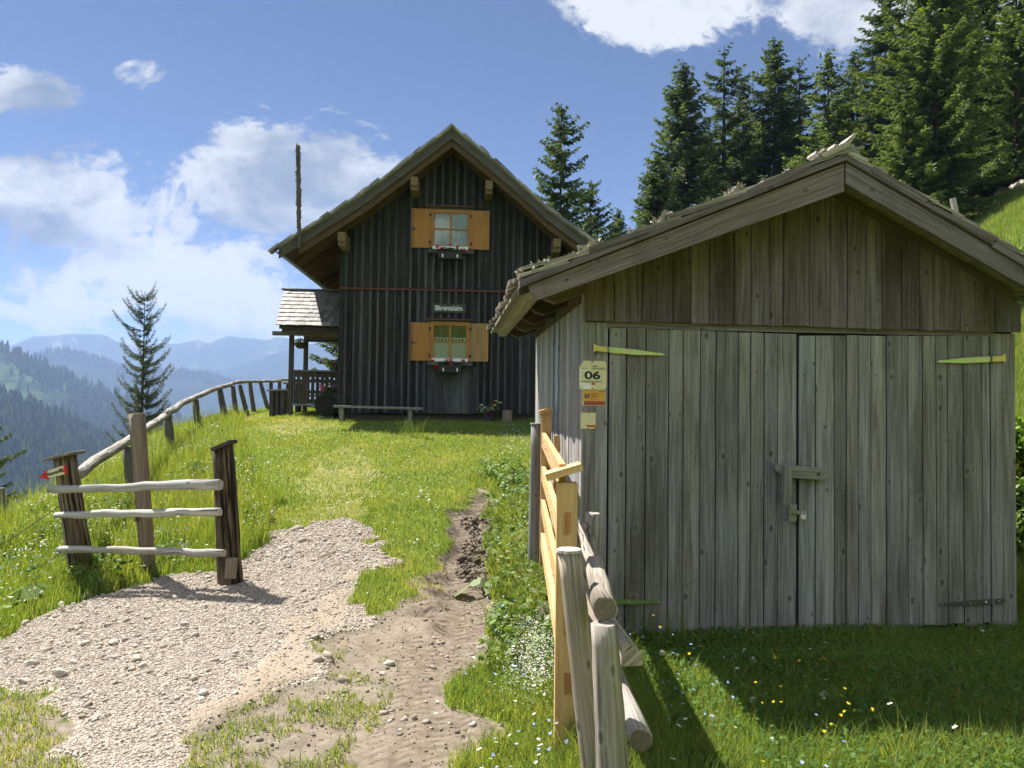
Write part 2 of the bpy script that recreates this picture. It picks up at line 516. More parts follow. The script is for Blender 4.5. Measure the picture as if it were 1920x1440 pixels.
M['shingle'] = wood('shingle', (0.13, 0.12, 0.11), (0.34, 0.32, 0.29), (0.20, 0.185, 0.165), knots=0.0, grain=110, var_amt=0.9, rough=0.7, spec=0.5)
M['shingle_old'] = wood('shingle_old', (0.16, 0.14, 0.12), (0.42, 0.38, 0.34), (0.25, 0.22, 0.18), knots=0.0, grain=90, var_amt=0.8, rough=0.95)
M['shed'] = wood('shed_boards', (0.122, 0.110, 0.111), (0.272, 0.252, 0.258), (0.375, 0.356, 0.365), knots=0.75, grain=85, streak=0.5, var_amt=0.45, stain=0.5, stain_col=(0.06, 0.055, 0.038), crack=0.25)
M['shed_gable'] = wood('shed_gable_boards', (0.064, 0.050, 0.054), (0.152, 0.123, 0.133), (0.205, 0.170, 0.180), knots=0.8, grain=85, streak=0.6, var_amt=0.75, stain=0.75, stain_col=(0.045, 0.034, 0.026), crack=0.25)  # own darker stain, with roof shade also put into the colour
M['shed_side'] = wood('shed_side_boards', (0.17, 0.165, 0.16), (0.40, 0.39, 0.38), (0.30, 0.24, 0.18), knots=0.4, grain=60, streak=0.5, var_amt=0.5, crack=0.4)
M['shed_under'] = wood('shed_rafters', (0.05, 0.040, 0.028), (0.12, 0.098, 0.070), (0.09, 0.07, 0.05), knots=0.3, var_amt=0.8)
M['lath'] = wood('shed_lath', (0.13, 0.12, 0.075), (0.26, 0.24, 0.16), (0.2, 0.18, 0.12), knots=0.3)
M['pine'] = wood('fresh_pine', (0.48, 0.28, 0.115), (0.62, 0.41, 0.20), (0.55, 0.335, 0.145), knots=0.7, grain=35, streak=0.5, var_amt=0.25, bump=0.1, rough=0.6, knot_col=(0.22, 0.09, 0.03))
M['pine_end'] = wood('pine_end_grain', (0.33, 0.15, 0.055), (0.44, 0.22, 0.08), (0.36, 0.18, 0.06), knots=0.0, grain=60, bump=0.1)
M['shutter'] = wood('shutter', (0.30, 0.130, 0.034), (0.41, 0.19, 0.050), (0.34, 0.155, 0.043), knots=0.5, grain=30, var_amt=0.25, bump=0.1, rough=0.55, knot_col=(0.18, 0.07, 0.02))
M['shutter_worn'] = wood('shutter_worn', (0.27, 0.16, 0.065), (0.38, 0.235, 0.10), (0.20, 0.155, 0.10), knots=0.5, grain=30, streak=0.9, var_amt=0.3, bump=0.1)
M['log_bark'] = wood('flecked_log', (0.15, 0.135, 0.115), (0.37, 0.345, 0.31), (0.10, 0.085, 0.07), knots=0.7, grain=60, streak=0.9, crack=0.9, crack_t=0.56, var_amt=0.3, bump=0.9)
M['rail'] = wood('pale_rail', (0.24, 0.225, 0.205), (0.50, 0.48, 0.45), (0.33, 0.28, 0.22), knots=0.7, grain=100, streak=0.7, crack=0.7, bump=0.7, var_amt=0.3)
M['log'] = wood('silver_log', (0.21, 0.18, 0.15), (0.44, 0.39, 0.34), (0.13, 0.105, 0.082), knots=0.7, grain=75, streak=0.8, crack=0.9, var_amt=0.3, bump=0.9)
M['post'] = wood('grey_post', (0.16, 0.135, 0.105), (0.36, 0.315, 0.255), (0.21, 0.165, 0.12), knots=0.8, grain=95, streak=0.6, crack=0.5, var_amt=0.3, bump=0.5)
M['post_dark'] = wood('rotten_post', (0.12, 0.085, 0.055), (0.34, 0.26, 0.18), (0.045, 0.028, 0.018), knots=0.3, grain=62, streak=1.0, crack=1.0, crack_t=0.53, var_amt=0.3, bump=1.0, stain=0.5, stain_col=(0.018, 0.012, 0.009))
M['post_black'] = wood('charred_post', (0.035, 0.022, 0.014), (0.20, 0.145, 0.09), (0.018, 0.012, 0.009), knots=0.3, grain=60, streak=1.0, crack=1.0, crack_t=0.50, var_amt=0.3, bump=1.0, stain=0.9, stain_col=(0.012, 0.009, 0.007))
M['post_brown'] = wood('brown_post', (0.14, 0.10, 0.07), (0.29, 0.225, 0.165), (0.19, 0.14, 0.10), knots=0.9, grain=95, streak=0.5, crack=0.45, var_amt=0.3)
M['grey_wood'] = wood('grey_wood', (0.10, 0.095, 0.085), (0.26, 0.25, 0.23), (0.18, 0.165, 0.145), knots=0.4, grain=60, crack=0.3)
M['fence_post'] = wood('fence_post', (0.050, 0.043, 0.035), (0.15, 0.135, 0.115), (0.09, 0.078, 0.062), knots=0.5, grain=80, crack=0.5)
M['dark_wood'] = wood('dark_wood', (0.030, 0.026, 0.022), (0.085, 0.076, 0.066), (0.06, 0.05, 0.042), knots=0.4, grain=60)
M['log_end'] = plain('log_end_grain', (0.17, 0.135, 0.10), 0.95, 0, 0.45, 70, 0.1, 0.6)
M['bark_pole'] = wood('bark_pole', (0.04, 0.03, 0.025), (0.13, 0.10, 0.085), (0.17, 0.145, 0.125), knots=0.0, grain=60, bump=1.0)
M['red_wood'] = plain('red_board', (0.095, 0.028, 0.022), 0.6)
M['black'] = plain('black_iron', (0.012, 0.012, 0.013), 0.5, 0.0)
M['void'] = plain('dark_inside', (0.010, 0.009, 0.008), 0.9, 0.0)
M['steel'] = plain('steel', (0.60, 0.58, 0.55), 0.4, 0.3, 0.2)
M['old_steel'] = plain('dull_steel', (0.24, 0.22, 0.20), 0.6, 0.1, 0.3)
M['gutter'] = plain('gutter_metal', (0.16, 0.165, 0.17), 0.45, 0.6, 0.2)
M['white'] = plain('white_paint', (0.74, 0.74, 0.71), 0.5, 0.0, 0.08)
M['ink'] = plain('black_ink', (0.014, 0.014, 0.016), 0.6, 0.0, 0.1)
M['grey_ink'] = plain('grey_ink', (0.10, 0.10, 0.11), 0.6, 0.0, 0.1)
M['sign_red'] = plain('sign_red', (0.50, 0.02, 0.022), 0.45, 0.0, 0.12)
M['sign_dullred'] = plain('faded_red', (0.33, 0.062, 0.055), 0.5, 0.0, 0.12)
M['sign_cream'] = plain('sign_cream', (0.66, 0.60, 0.38), 0.5, 0.0, 0.14, 18)
M['sign_torn'] = plain('torn_sticker', (0.76, 0.76, 0.72), 0.5, 0.0, 0.1, 18)
M['sign_orange'] = plain('sign_orange', (0.62, 0.34, 0.055), 0.5, 0.0, 0.12, 18)
M['sign_slate'] = plain('sign_slate', (0.09, 0.10, 0.13), 0.5, 0.0, 0.1)
M['clear'] = plain('clear_cover_edge', (0.55, 0.50, 0.46), 0.3, 0.0, 0.1)
M['cord'] = plain('blue_cord', (0.035, 0.15, 0.33), 0.6, 0.0, 0.2)
M['paint_white'] = plain('old_white_letter', (0.62, 0.62, 0.60), 0.7, 0.0, 0.2, 60)
M['stone'] = plain('pale_stone', (0.44, 0.41, 0.36), 0.9, 0.0, 0.35, 14, 0.2, 0.6)
M['wire'] = plain('rusty_wire', (0.06, 0.045, 0.035), 0.7, 0.3)
M['soil'] = plain('soil', (0.10, 0.07, 0.045), 0.95, 0, 0.4, 20, 0.1)

def zinc():
    m, k, b, out = new_mat('yellow_zinc')
    tc = k.n('ShaderNodeTexCoord').outputs['Object']
    n = k.noise(tc, 9.0, 3.0, 0.5)
    c = k.ramp(n, [(0.3, (0.62, 0.56, 0.20)), (0.48, (0.46, 0.60, 0.26)), (0.58, (0.55, 0.47, 0.35)), (0.72, (0.42, 0.60, 0.32))])
    k.set(b.inputs['Base Color'], c); b.inputs['Metallic'].default_value = 0.35; b.inputs['Roughness'].default_value = 0.42
    return m
M['zinc'] = zinc()
M['zinc_yellow'] = plain('yellow_hinge_plate', (0.62, 0.50, 0.16), 0.42, 0.3, 0.12)
M['green_paint'] = plain('green_hinge', (0.14, 0.21, 0.085), 0.5, 0.2, 0.25)
M['dull_paint'] = plain('dull_green_hinge', (0.055, 0.068, 0.055), 0.6, 0.1, 0.3)

def glass(name, tint=0.05):
    m, k, b, out = new_mat(name)
    gl = k.n('ShaderNodeBsdfGlossy', {'Color': (1, 1, 1), 'Roughness': 0.015})
    tr = k.n('ShaderNodeBsdfTransparent', {'Color': (0.86, 0.90, 0.88)})
    fr = k.n('ShaderNodeFresnel', {'IOR': 1.5})
    fac = k.m('ADD', k.m('MULTIPLY', fr.outputs[0], 0.9), tint)
    mx = k.n('ShaderNodeMixShader', {0: fac, 1: tr.outputs[0], 2: gl.outputs[0]})
    k.t.links.new(mx.outputs[0], out.inputs[0])
    return m
M['glass'] = glass('window_glass', 0.01)

def curtain(name, col):
    m, k, b, out = new_mat(name)
    tc = k.n('ShaderNodeTexCoord').outputs['Object']
    n = k.noise(tc, 7.0, 4.0, 0.6)
    k.set(b.inputs['Base Color'], k.mix(n, tuple(x * 0.75 for x in col), col))
    b.inputs['Roughness'].default_value = 0.9
    return m
M['curtain'] = curtain('window_curtain', (0.88, 0.85, 0.72))
M['lace'] = curtain('lace_curtain', (0.90, 0.87, 0.88))

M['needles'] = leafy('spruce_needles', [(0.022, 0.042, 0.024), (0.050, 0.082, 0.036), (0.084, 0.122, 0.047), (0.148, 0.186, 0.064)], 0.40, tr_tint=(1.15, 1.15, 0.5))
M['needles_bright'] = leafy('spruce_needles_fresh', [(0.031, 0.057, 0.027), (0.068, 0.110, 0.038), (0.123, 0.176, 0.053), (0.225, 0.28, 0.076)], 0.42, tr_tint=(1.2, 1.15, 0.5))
M['needles_grey'] = leafy('larch_needles', [(0.04, 0.055, 0.036), (0.075, 0.095, 0.055), (0.11, 0.13, 0.072), (0.16, 0.17, 0.095)], 0.3)
M['bark'] = plain('tree_bark', (0.055, 0.043, 0.035), 0.95, 0, 0.5, 12, 0.1, 0.5)
M['bush'] = leafy('bush_leaves', [(0.06, 0.11, 0.015), (0.12, 0.20, 0.024), (0.19, 0.29, 0.036), (0.25, 0.34, 0.05)], 0.4)
M['grass'] = leafy('grass_blades', [(0.054, 0.128, 0.034), (0.090, 0.180, 0.044), (0.130, 0.220, 0.055), (0.23, 0.27, 0.085), (0.40, 0.36, 0.17)], 0.5, tipcol=(0.17, 0.23, 0.06), tr_tint=(1.85, 1.48, 0.5))
M['clover'] = leafy('clover_leaves', [(0.045, 0.115, 0.024), (0.075, 0.165, 0.032), (0.11, 0.20, 0.04)], 0.45, tr_tint=(1.7, 1.4, 0.5))
M['weed'] = leafy('weed_leaves', [(0.05, 0.10, 0.018), (0.09, 0.16, 0.024), (0.16, 0.24, 0.04), (0.22, 0.27, 0.14)], 0.35)
M['gerleaf'] = leafy('geranium_leaves', [(0.02, 0.05, 0.012), (0.04, 0.09, 0.02), (0.07, 0.13, 0.03)], 0.3)
M['petal_red'] = leafy('red_petals', [(0.42, 0.012, 0.02), (0.60, 0.02, 0.03)], 0.3)
M['petal_pink'] = leafy('pink_petals', [(0.58, 0.06, 0.22), (0.70, 0.16, 0.34)], 0.3)
M['petal_magenta'] = leafy('magenta_petals', [(0.20, 0.02, 0.16), (0.36, 0.05, 0.24)], 0.3)
M['petal_white'] = leafy('white_petals', [(0.62, 0.62, 0.52), (0.80, 0.80, 0.74)], 0.3)
M['petal_yellow'] = leafy('yellow_petals', [(0.70, 0.50, 0.01), (0.80, 0.60, 0.02)], 0.3)
M['petal_blue'] = leafy('blue_petals', [(0.22, 0.32, 0.72), (0.45, 0.55, 0.85)], 0.3)
M['fluff'] = leafy('dandelion_fluff', [(0.72, 0.72, 0.68), (0.82, 0.82, 0.79)], 0.4)
# ------------------------------------------------------------------ the lie of the land
_BY = [-400, -120, -20, -6, -2, 0, 3.5, 5, 7, 10, 13, 16, 18, 22, 28, 34, 45, 70, 120, 300, 700, 5000]
_BZ = [40, 18, 2.5, 0.6, 0.05, -0.03, 0.0, 0.03, 0.18, 0.52, 0.86, 1.14, 1.24, 1.42, 1.50, 0.9, -2.5, -13, -40, -140, -260, -260]
_FY = [-40, 0, 2, 5, 7, 9.5, 14, 17.5, 20, 28, 34, 60]
_FX = [-9, -5.4, -5.2, -4.9, -4.6, -5.0, -6.3, -7.2, -7.7, -9.0, -9, -9]      # the fence along the edge of the slope
_RY = [-60, 0, 4, 8, 14, 20, 40, 80]
_RX = [5.0, 4.9, 4.8, 4.7, 5.0, 6.0, 7.0, 9.0]
POLY_GRAVEL = [(-500, 1230), (0, 1188), (60, 1162), (150, 1132), (240, 1104), (330, 1088), (420, 1082), (452, 1060), (500, 1012), (560, 990), (640, 984), (705, 1010),
               (748, 1055), (722, 1082), (690, 1100), (700, 1150), (716, 1172), (640, 1212), (560, 1258), (478, 1292), (420, 1340), (350, 1395), (250, 1460), (100, 1420), (150, 1350), (90, 1310), (0, 1290), (-500, 1330)]
POLY_DIRT = [(720, 1168), (792, 1128), (832, 1020), (852, 940), (868, 918), (900, 916), (925, 985), (934, 1060), (926, 1130), (924, 1190), (898, 1260), (872, 1350), (850, 1480), (840, 1700),
             (-400, 1700), (-300, 1560), (100, 1440), (230, 1440), (340, 1398), (430, 1335), (480, 1290), (560, 1258), (640, 1212)]
POLY_RUT = [(850, 935), (905, 916), (934, 1010), (930, 1110), (922, 1180), (812, 1180), (832, 1050), (848, 985)]
POLY_LUGS = [(876, 926), (905, 918), (930, 985), (934, 1070), (884, 1090), (878, 1010)]
POLY_TRACK = [(852, 930), (905, 916), (934, 1010), (932, 1110), (924, 1185), (898, 1275), (872, 1350), (850, 1480), (840, 1700), (560, 1700), (650, 1440), (735, 1290), (770, 1200), (812, 1120), (836, 1040)]
POLY_WHEEL = [(300, 1440), (400, 1310), (480, 1220), (560, 1165), (640, 1095), (700, 1100), (690, 1150), (600, 1215), (520, 1275), (440, 1335), (400, 1400), (370, 1440)]
POLY_PATCHL = [(-400, 1300), (0, 1290), (90, 1310), (165, 1345), (175, 1400), (140, 1460), (-400, 1500)]
POLY_LAWN = [(430, 760), (640, 745), (1000, 790), (1000, 850), (940, 860), (905, 905), (860, 905), (838, 985), (795, 1125), (720, 1170), (690, 1110), (748, 1058), (700, 1005), (640, 984), (560, 990), (510, 1005), (520, 960), (470, 900), (440, 850), (430, 800)]
POLY_PALE = [(545, 985), (560, 930), (590, 870), (640, 830), (700, 850), (690, 930), (650, 985)]
POLY_PALE2 = [(440, 790), (480, 772), (600, 780), (640, 800), (590, 812), (470, 806)]
POLY_TALL = [(-600, 700), (440, 700), (445, 770), (455, 860), (480, 910), (535, 965), (500, 1010), (452, 1055), (420, 1080), (330, 1086), (240, 1102), (150, 1130), (0, 1186), (-600, 1225)]

def H0(x, y):
    x = np.asarray(x, float); y = np.asarray(y, float)
    h = np.interp(y, _BY, _BZ)
    flat = np.interp(np.minimum(y, 24), _BY, _BZ)
    keep = sstep(x, -4, 6) * sstep(y, 20, 30)
    h = h * (1 - keep) + flat * keep
    near = sstep(y, -6, 0)
    h = h - np.interp(y, [0, 9, 14, 18, 24, 28], [0.055, 0.06, 0.14, 0.16, 0.08, 0.02]) * np.clip(np.interp(y, [5, 10, 14, 18], [-1.5, -2.4, -4.2, -5.4]) - x, 0, 6) * near
    s = np.interp(y, _FY, _FX) - x - 0.2
    sp = np.clip(s, 0, None)
    drop = 0.62 * sp * sp / (sp + 1.6)
    drop = np.where(drop > 180, 180 + (drop - 180) * 0.12, drop)
    h = h - drop * sstep(y, -60, -5)
    r = np.clip(x - np.interp(y, _RY, _RX), 0, None)
    rise = 0.68 * r * r / (r + 1.0)
    rise = np.where(rise > 25, 25 + (rise - 25) * 0.35, rise)
    h = h + np.minimum(rise, 120)
    return np.maximum(h, -285 + 8 * fbm(x / 160, y / 160, 3, 4))

def jitter_px(x, y, z, amp=0.16):
    px, py, zc = project(x, y, z)
    k = F_PX / np.maximum(zc, 0.5)
    px = px + (fbm(x * 2.6, y * 2.6, 3, 11) - 0.5) * 2 * amp * 2 * k
    py = py + (fbm(x * 2.6, y * 2.6, 3, 23) - 0.5) * 2 * amp * k
    return px, py, zc

def masks(x, y):
    z = H0(x, y)
    px, py, zc = jitter_px(x, y, z)
    ok = (zc > 0.6) & (y < 40)
    g = {}
    for n, p in (('gravel', POLY_GRAVEL), ('dirt', POLY_DIRT), ('rut', POLY_RUT), ('wheel', POLY_WHEEL), ('track', POLY_TRACK), ('lugs', POLY_LUGS), ('patch', POLY_PATCHL), ('lawn', POLY_LAWN), ('pale', POLY_PALE), ('pale2', POLY_PALE2), ('tall', POLY_TALL)):
        g[n] = in_poly(px, py, p) & ok
    g['px'] = px; g['py'] = py
    return g

def H(x, y):
    x = np.asarray(x, float); y = np.asarray(y, float)
    z = H0(x, y)
    nearw = np.exp(-((x + 1) ** 2 + (y - 6) ** 2) / 220.0)
    z = z + nearw * 0.10 * (fbm(x * 0.55, y * 0.55, 3, 3) - 0.5)
    return z
def Hs(x, y): return float(H(np.array([x]), np.array([y]))[0])

def build_ground():
    def axis(lo, hi, step, far, growth):
        mid = np.arange(lo, hi + 1e-6, step)
        a = []; d = step; p = hi
        while p < far:
            d *= growth; p += d; a.append(p)
        b = []; d = step; p = lo
        while p > -far:
            d *= growth; p -= d; b.append(p)
        return np.array(b[::-1] + list(mid) + a)
    xs = axis(-6.0, 3.2, 0.045, 4200, 1.075)
    ys = axis(2.2, 11.0, 0.045, 4200, 1.075)
    X, Y = np.meshgrid(xs, ys)
    x = X.ravel(); y = Y.ravel()
    g = masks(x, y)
    z = H(x, y)
    def soft(m):
        a = m.reshape(X.shape).astype(float)
        for _ in range(2):
            p = np.pad(a, 1, mode='edge')
            a = (p[:-2, 1:-1] + p[2:, 1:-1] + p[1:-1, :-2] + p[1:-1, 2:] + 2 * p[1:-1, 1:-1]) / 6
        return a.ravel()
    gr = soft(g['gravel']); di = np.maximum(soft(g['dirt']), soft(g['patch']) * 0.75); ru = soft(g['rut']); lu = soft(g['lugs'])
    ru2 = np.maximum(ru, soft(g['track']) * 0.75)
    dry = np.maximum(soft(g['pale']) * 0.6, soft(g['pale2']))
    near = sstep(y, 30, 12)
    z = z + gr * (0.03 + 0.05 * (fbm(x * 2.2, y * 2.2, 3, 31) - 0.5) + 0.02 * (fbm(x * 9, y * 9, 2, 33) - 0.5) * (1 - soft(g['wheel']))) * near
    z = z + di * (-0.015 + 0.055 * (fbm(x * 4, y * 4, 3, 41) - 0.5) + 0.022 * (fbm(x * 12, y * 12, 2, 43) - 0.5)) * near
    z = z - ru * 0.085 * near
    lug = np.sin((y + 0.35 * x) * 2 * math.pi / 0.17)
    z = z + lu * (0.045 * lug + 0.035 * (fbm(x * 9, y * 9, 2, 47) - 0.5)) * near
    nx, ny = len(xs), len(ys)
    idx = np.arange(nx * ny).reshape(ny, nx)
    q = np.stack([idx[:-1, :-1], idx[:-1, 1:], idx[1:, 1:], idx[1:, :-1]], -1).reshape(-1, 4)
    return raw_mesh('ground', np.stack([x, y, z], 1), quads=q, attrs={'gravel': gr, 'dirt': di, 'dry': dry, 'rut': ru2, 'fine': soft(g['wheel'])}, smooth=True), (xs, ys, z.reshape(X.shape))

def ground_mat():
    m, k, b, out = new_mat('ground_soil_and_turf')
    tc = k.n('ShaderNodeTexCoord').outputs['Object']
    at = lambda n: k.n('ShaderNodeAttribute', attribute_name=n).outputs['Fac']
    n1 = k.noise(tc, 1.3, 5.0, 0.6); n2 = k.noise(tc, 14.0, 5.0, 0.65); n3 = k.noise(tc, 55.0, 3.0, 0.6)
    turf = k.ramp(n2, [(0.3, (0.060, 0.085, 0.014)), (0.55, (0.11, 0.145, 0.022)), (0.75, (0.16, 0.185, 0.034))])
    straw = k.ramp(n2, [(0.3, (0.16, 0.15, 0.06)), (0.7, (0.30, 0.27, 0.12))])
    turf = k.mix(k.m('MULTIPLY', k.step(k.m('ADD', n1, k.m('MULTIPLY', at('dry'), 0.5)), 0.55, 0.95), 0.9), turf, straw)
    dirt = k.ramp(k.m('ADD', k.m('MULTIPLY', n2, 0.6), k.m('MULTIPLY', n1, 0.4)), [(0.3, (0.110, 0.090, 0.066)), (0.5, (0.182, 0.152, 0.113)), (0.68, (0.25, 0.214, 0.165))])
    dirt = k.mix(k.m('MULTIPLY', at('rut'), 0.65), dirt, k.ramp(n2, [(0.3, (0.085, 0.064, 0.046)), (0.7, (0.185, 0.146, 0.108))]))
    vo = k.n('ShaderNodeTexVoronoi', {'Vector': tc, 'Scale': 70.0, 'Randomness': 1.0})
    vcol = k.sep(vo.outputs['Color'])[0]
    gv = k.ramp(k.m('ADD', k.m('MULTIPLY', vcol, 0.55), k.m('MULTIPLY', n3, 0.45)), [(0.25, (0.25, 0.203, 0.155)), (0.5, (0.35, 0.296, 0.236)), (0.8, (0.45, 0.398, 0.33))])
    sand = k.ramp(n3, [(0.3, (0.235, 0.185, 0.135)), (0.7, (0.31, 0.255, 0.19))])
    fine = k.step(k.m('ADD', at('fine'), k.m('MULTIPLY', k.m('SUBTRACT', n2, 0.5), 1.0)), 0.30, 0.95)
    gv = k.mix(fine, gv, sand)
    c = k.mix(k.step(k.m('ADD', at('dirt'), k.m('MULTIPLY', k.m('SUBTRACT', n2, 0.5), 0.9)), 0.3, 0.6), turf, dirt)
    c = k.mix(k.step(k.m('ADD', at('gravel'), k.m('MULTIPLY', k.m('SUBTRACT', n2, 0.5), 0.7)), 0.35, 0.6), c, gv)
    k.set(b.inputs['Base Color'], c)
    b.inputs['Roughness'].default_value = 0.95; b.inputs['Specular IOR Level'].default_value = 0.1
    ox, oy, oz = k.sep(tc)
    trd = k.m('SINE', k.m('ADD', k.m('MULTIPLY', oy, 95.0), k.m('MULTIPLY', k.m('SINE', k.m('MULTIPLY', ox, 46.0)), 1.6)))
    n2 = k.m('ADD', n2, k.m('MULTIPLY', k.m('MULTIPLY', trd, at('rut')), 0.45))
    hgt = k.m('ADD', k.m('MULTIPLY', n2, 0.5), k.m('ADD', k.m('MULTIPLY', n3, 0.3), k.m('MULTIPLY', k.m('MULTIPLY', vo.outputs['Distance'], -0.8), k.m('MULTIPLY', at('gravel'), k.m('SUBTRACT', 1.0, fine)))))
    k.set(b.inputs['Normal'], k.n('ShaderNodeBump', {'Strength': 0.7, 'Distance': 0.03, 'Height': hgt}).outputs[0])
    return m
ground, GRID = build_ground()
ground.data.materials.append(ground_mat())
tag(ground, kind='structure')
_gx, _gy, _gz = GRID
def HG(x, y):
    """height of the built ground sheet"""
    x = np.asarray(x, float); y = np.asarray(y, float)
    i = np.clip(np.searchsorted(_gx, x) - 1, 0, len(_gx) - 2); j = np.clip(np.searchsorted(_gy, y) - 1, 0, len(_gy) - 2)
    fx = (x - _gx[i]) / (_gx[i + 1] - _gx[i]); fy = (y - _gy[j]) / (_gy[j + 1] - _gy[j])
    return (_gz[j, i] * (1 - fx) + _gz[j, i + 1] * fx) * (1 - fy) + (_gz[j + 1, i] * (1 - fx) + _gz[j + 1, i + 1] * fx) * fy
def hg(x, y): return float(HG(np.array([x]), np.array([y]))[0])
def on_ground(px, py, y0=2.5, y1=60.0):
    """world point where the viewing ray through a photograph pixel meets the ground"""
    r = ray(px, py); prev = y0
    for y in np.arange(y0, y1, 0.02):
        x = r.x / r.y * y; z = EYE + r.z / r.y * y
        if z <= hg(x, y): return Vector((x, y, hg(x, y)))
    return Vector((r.x / r.y * y1, y1, hg(r.x / r.y * y1, y1)))

# ------------------------------------------------------------------ far slopes, ridges and mountains
class Ridge:
    def __init__(self, D, prof, front, zf, amp, nse, pw=1.12, back=1.2):
        self.D = D; self.prof = prof; self.front = front; self.zf = zf; self.amp = amp; self.nse = nse; self.pw = pw; self.back = back
        self.px = [p[0] for p in prof]; self.py = [p[1] for p in prof]
    def at(self, px, t):
        px = np.asarray(px, float); t = np.asarray(t, float)
        py = np.interp(px, self.px, self.py)
        py = py + (fbm(px / 30.0, px * 0 + 3, 4, 5) - 0.5) * self.nse
        a = (px - CX) / F_PX; b = (762 - py) / F_PX
        ztop = EYE + b * self.D
        tf = np.clip(t, 0, 1)
        dist = np.where(t <= 1, self.D * (self.front + (1 - self.front) * tf), self.D * (1 + (t - 1) * (self.back - 1)))
        z = self.zf + (ztop - self.zf) * tf ** self.pw
        z = np.where(t > 1, ztop - (ztop - self.zf) * (t - 1) * 0.8, z)
        x = a * dist; y = dist
        s = self.D * 0.07
        z = z + self.amp * (fbm(x / s, y / s, 4, 9) - 0.5) * np.sin(math.pi * np.clip(tf, 0, 1)) * 2
        z = z + self.amp * 0.5 * (np.abs(fbm((x + y * 0.35) / (s * 0.35), y / (s * 1.6), 3, 19) - 0.5)) * np.sin(math.pi * tf)
        return np.stack([x, y, z], -1)
    def build(self, name, mat, n=260, m=46):
        pxs = np.linspace(self.px[0], self.px[-1], n); ts = np.concatenate([np.linspace(0, 1, m), [1.25, 1.6, 2.0]])
        A, B = np.meshgrid(pxs, ts)
        v = self.at(A.ravel(), B.ravel())
        idx = np.arange(len(ts) * n).reshape(len(ts), n)
        q = np.stack([idx[:-1, :-1], idx[:-1, 1:], idx[1:, 1:], idx[1:, :-1]], -1).reshape(-1, 4)
        return tag(raw_mesh(name, v, quads=q, mat=mat, smooth=True), kind='structure')

def slope_mat(name, forest, meadow, scale, cover, rock=None, diag=0.6, snow=0.0):
    m, k, b, out = new_mat(name)
    x, y, z = k.sep(k.n('ShaderNodeTexCoord').outputs['Object'])
    p = k.comb(k.m('MULTIPLY', k.m('ADD', x, k.m('MULTIPLY', z, diag * 2)), scale), k.m('MULTIPLY', y, scale * 0.5), k.m('MULTIPLY', z, scale * 0.8))
    n1 = k.noise(p, 1.0, 6.0, 0.62); n2 = k.noise(p, 9.0, 4.0, 0.7)
    f = k.m('ADD', n1, k.m('MULTIPLY', k.m('SUBTRACT', n2, 0.5), 0.28))
    c = k.mix(k.step(f, cover, cover + 0.08), forest, meadow)
    c = k.mix(k.m('MULTIPLY', n2, 0.5), c, tuple(v * 0.5 for v in forest))
    if rock: c = k.mix(k.m('MULTIPLY', k.step(n1, 0.58, 0.66), 0.6), c, rock)
    k.set(b.inputs['Base Color'], c); b.inputs['Roughness'].default_value = 1.0; b.inputs['Specular IOR Level'].default_value = 0.0
    return m

RG_NEAR = Ridge(1300, [(-900, 700), (-300, 735), (0, 752), (60, 770), (130, 800), (200, 835), (280, 885), (420, 960), (600, 1020)], 0.42, -150, 16, 5)
RG_SLOPE = Ridge(2200, [(-1100, 560), (-400, 610), (-100, 645), (0, 664), (50, 682), (105, 712), (140, 722), (190, 742), (240, 752), (330, 790), (450, 850), (600, 900), (800, 930)], 0.5, -230, 26, 4)
RG_MID = Ridge(3900, [(-900, 690), (-200, 700), (50, 690), (75, 676), (110, 667), (150, 673), (190, 684), (235, 700), (290, 704), (350, 706), (395, 712), (430, 722), (470, 728), (540, 736), (640, 748), (800, 752), (1100, 760), (1700, 770)], 0.62, -260, 40, 5)
RG_FAR2 = Ridge(5100, [(-1200, 640), (-200, 680), (100, 700), (300, 705), (420, 700), (500, 672), (560, 655), (600, 646), (630, 655), (700, 680), (900, 700), (1200, 690), (1800, 690)], 0.75, -250, 60, 6)
RG_FAR = Ridge(5800, [(-1400, 660), (-300, 665), (0, 662), (30, 655), (60, 642), (100, 639), (140, 635), (195, 637), (215, 648), (240, 650), (330, 652), (372, 642), (392, 649), (425, 636), (470, 640), (500, 643), (520, 636), (545, 640), (600, 655), (700, 668), (850, 660), (1000, 670), (1400, 676), (2000, 680)], 0.8, -250, 80, 3)
RG_FAR.build('mountains', slope_mat('mountain_slopes', (0.05, 0.07, 0.05), (0.12, 0.13, 0.08), 0.004, 0.55, rock=(0.30, 0.29, 0.27)), 420, 30)
RG_FAR2.build('mountains', slope_mat('mountain_forest', (0.022, 0.036, 0.022), (0.05, 0.07, 0.035), 0.004, 0.60), 300, 30)
RG_MID.build('hills', slope_mat('hill_forest', (0.020, 0.032, 0.018), (0.04, 0.06, 0.03), 0.008, 0.66), 360, 40)
RG_SLOPE.build('hills', slope_mat('hill_meadow', (0.026, 0.040, 0.018), (0.075, 0.115, 0.045), 0.011, 0.46), 360, 60)
RG_NEAR.build('hills', slope_mat('hill_wood_floor', (0.020, 0.032, 0.016), (0.05, 0.075, 0.028), 0.02, 0.60), 260, 40)

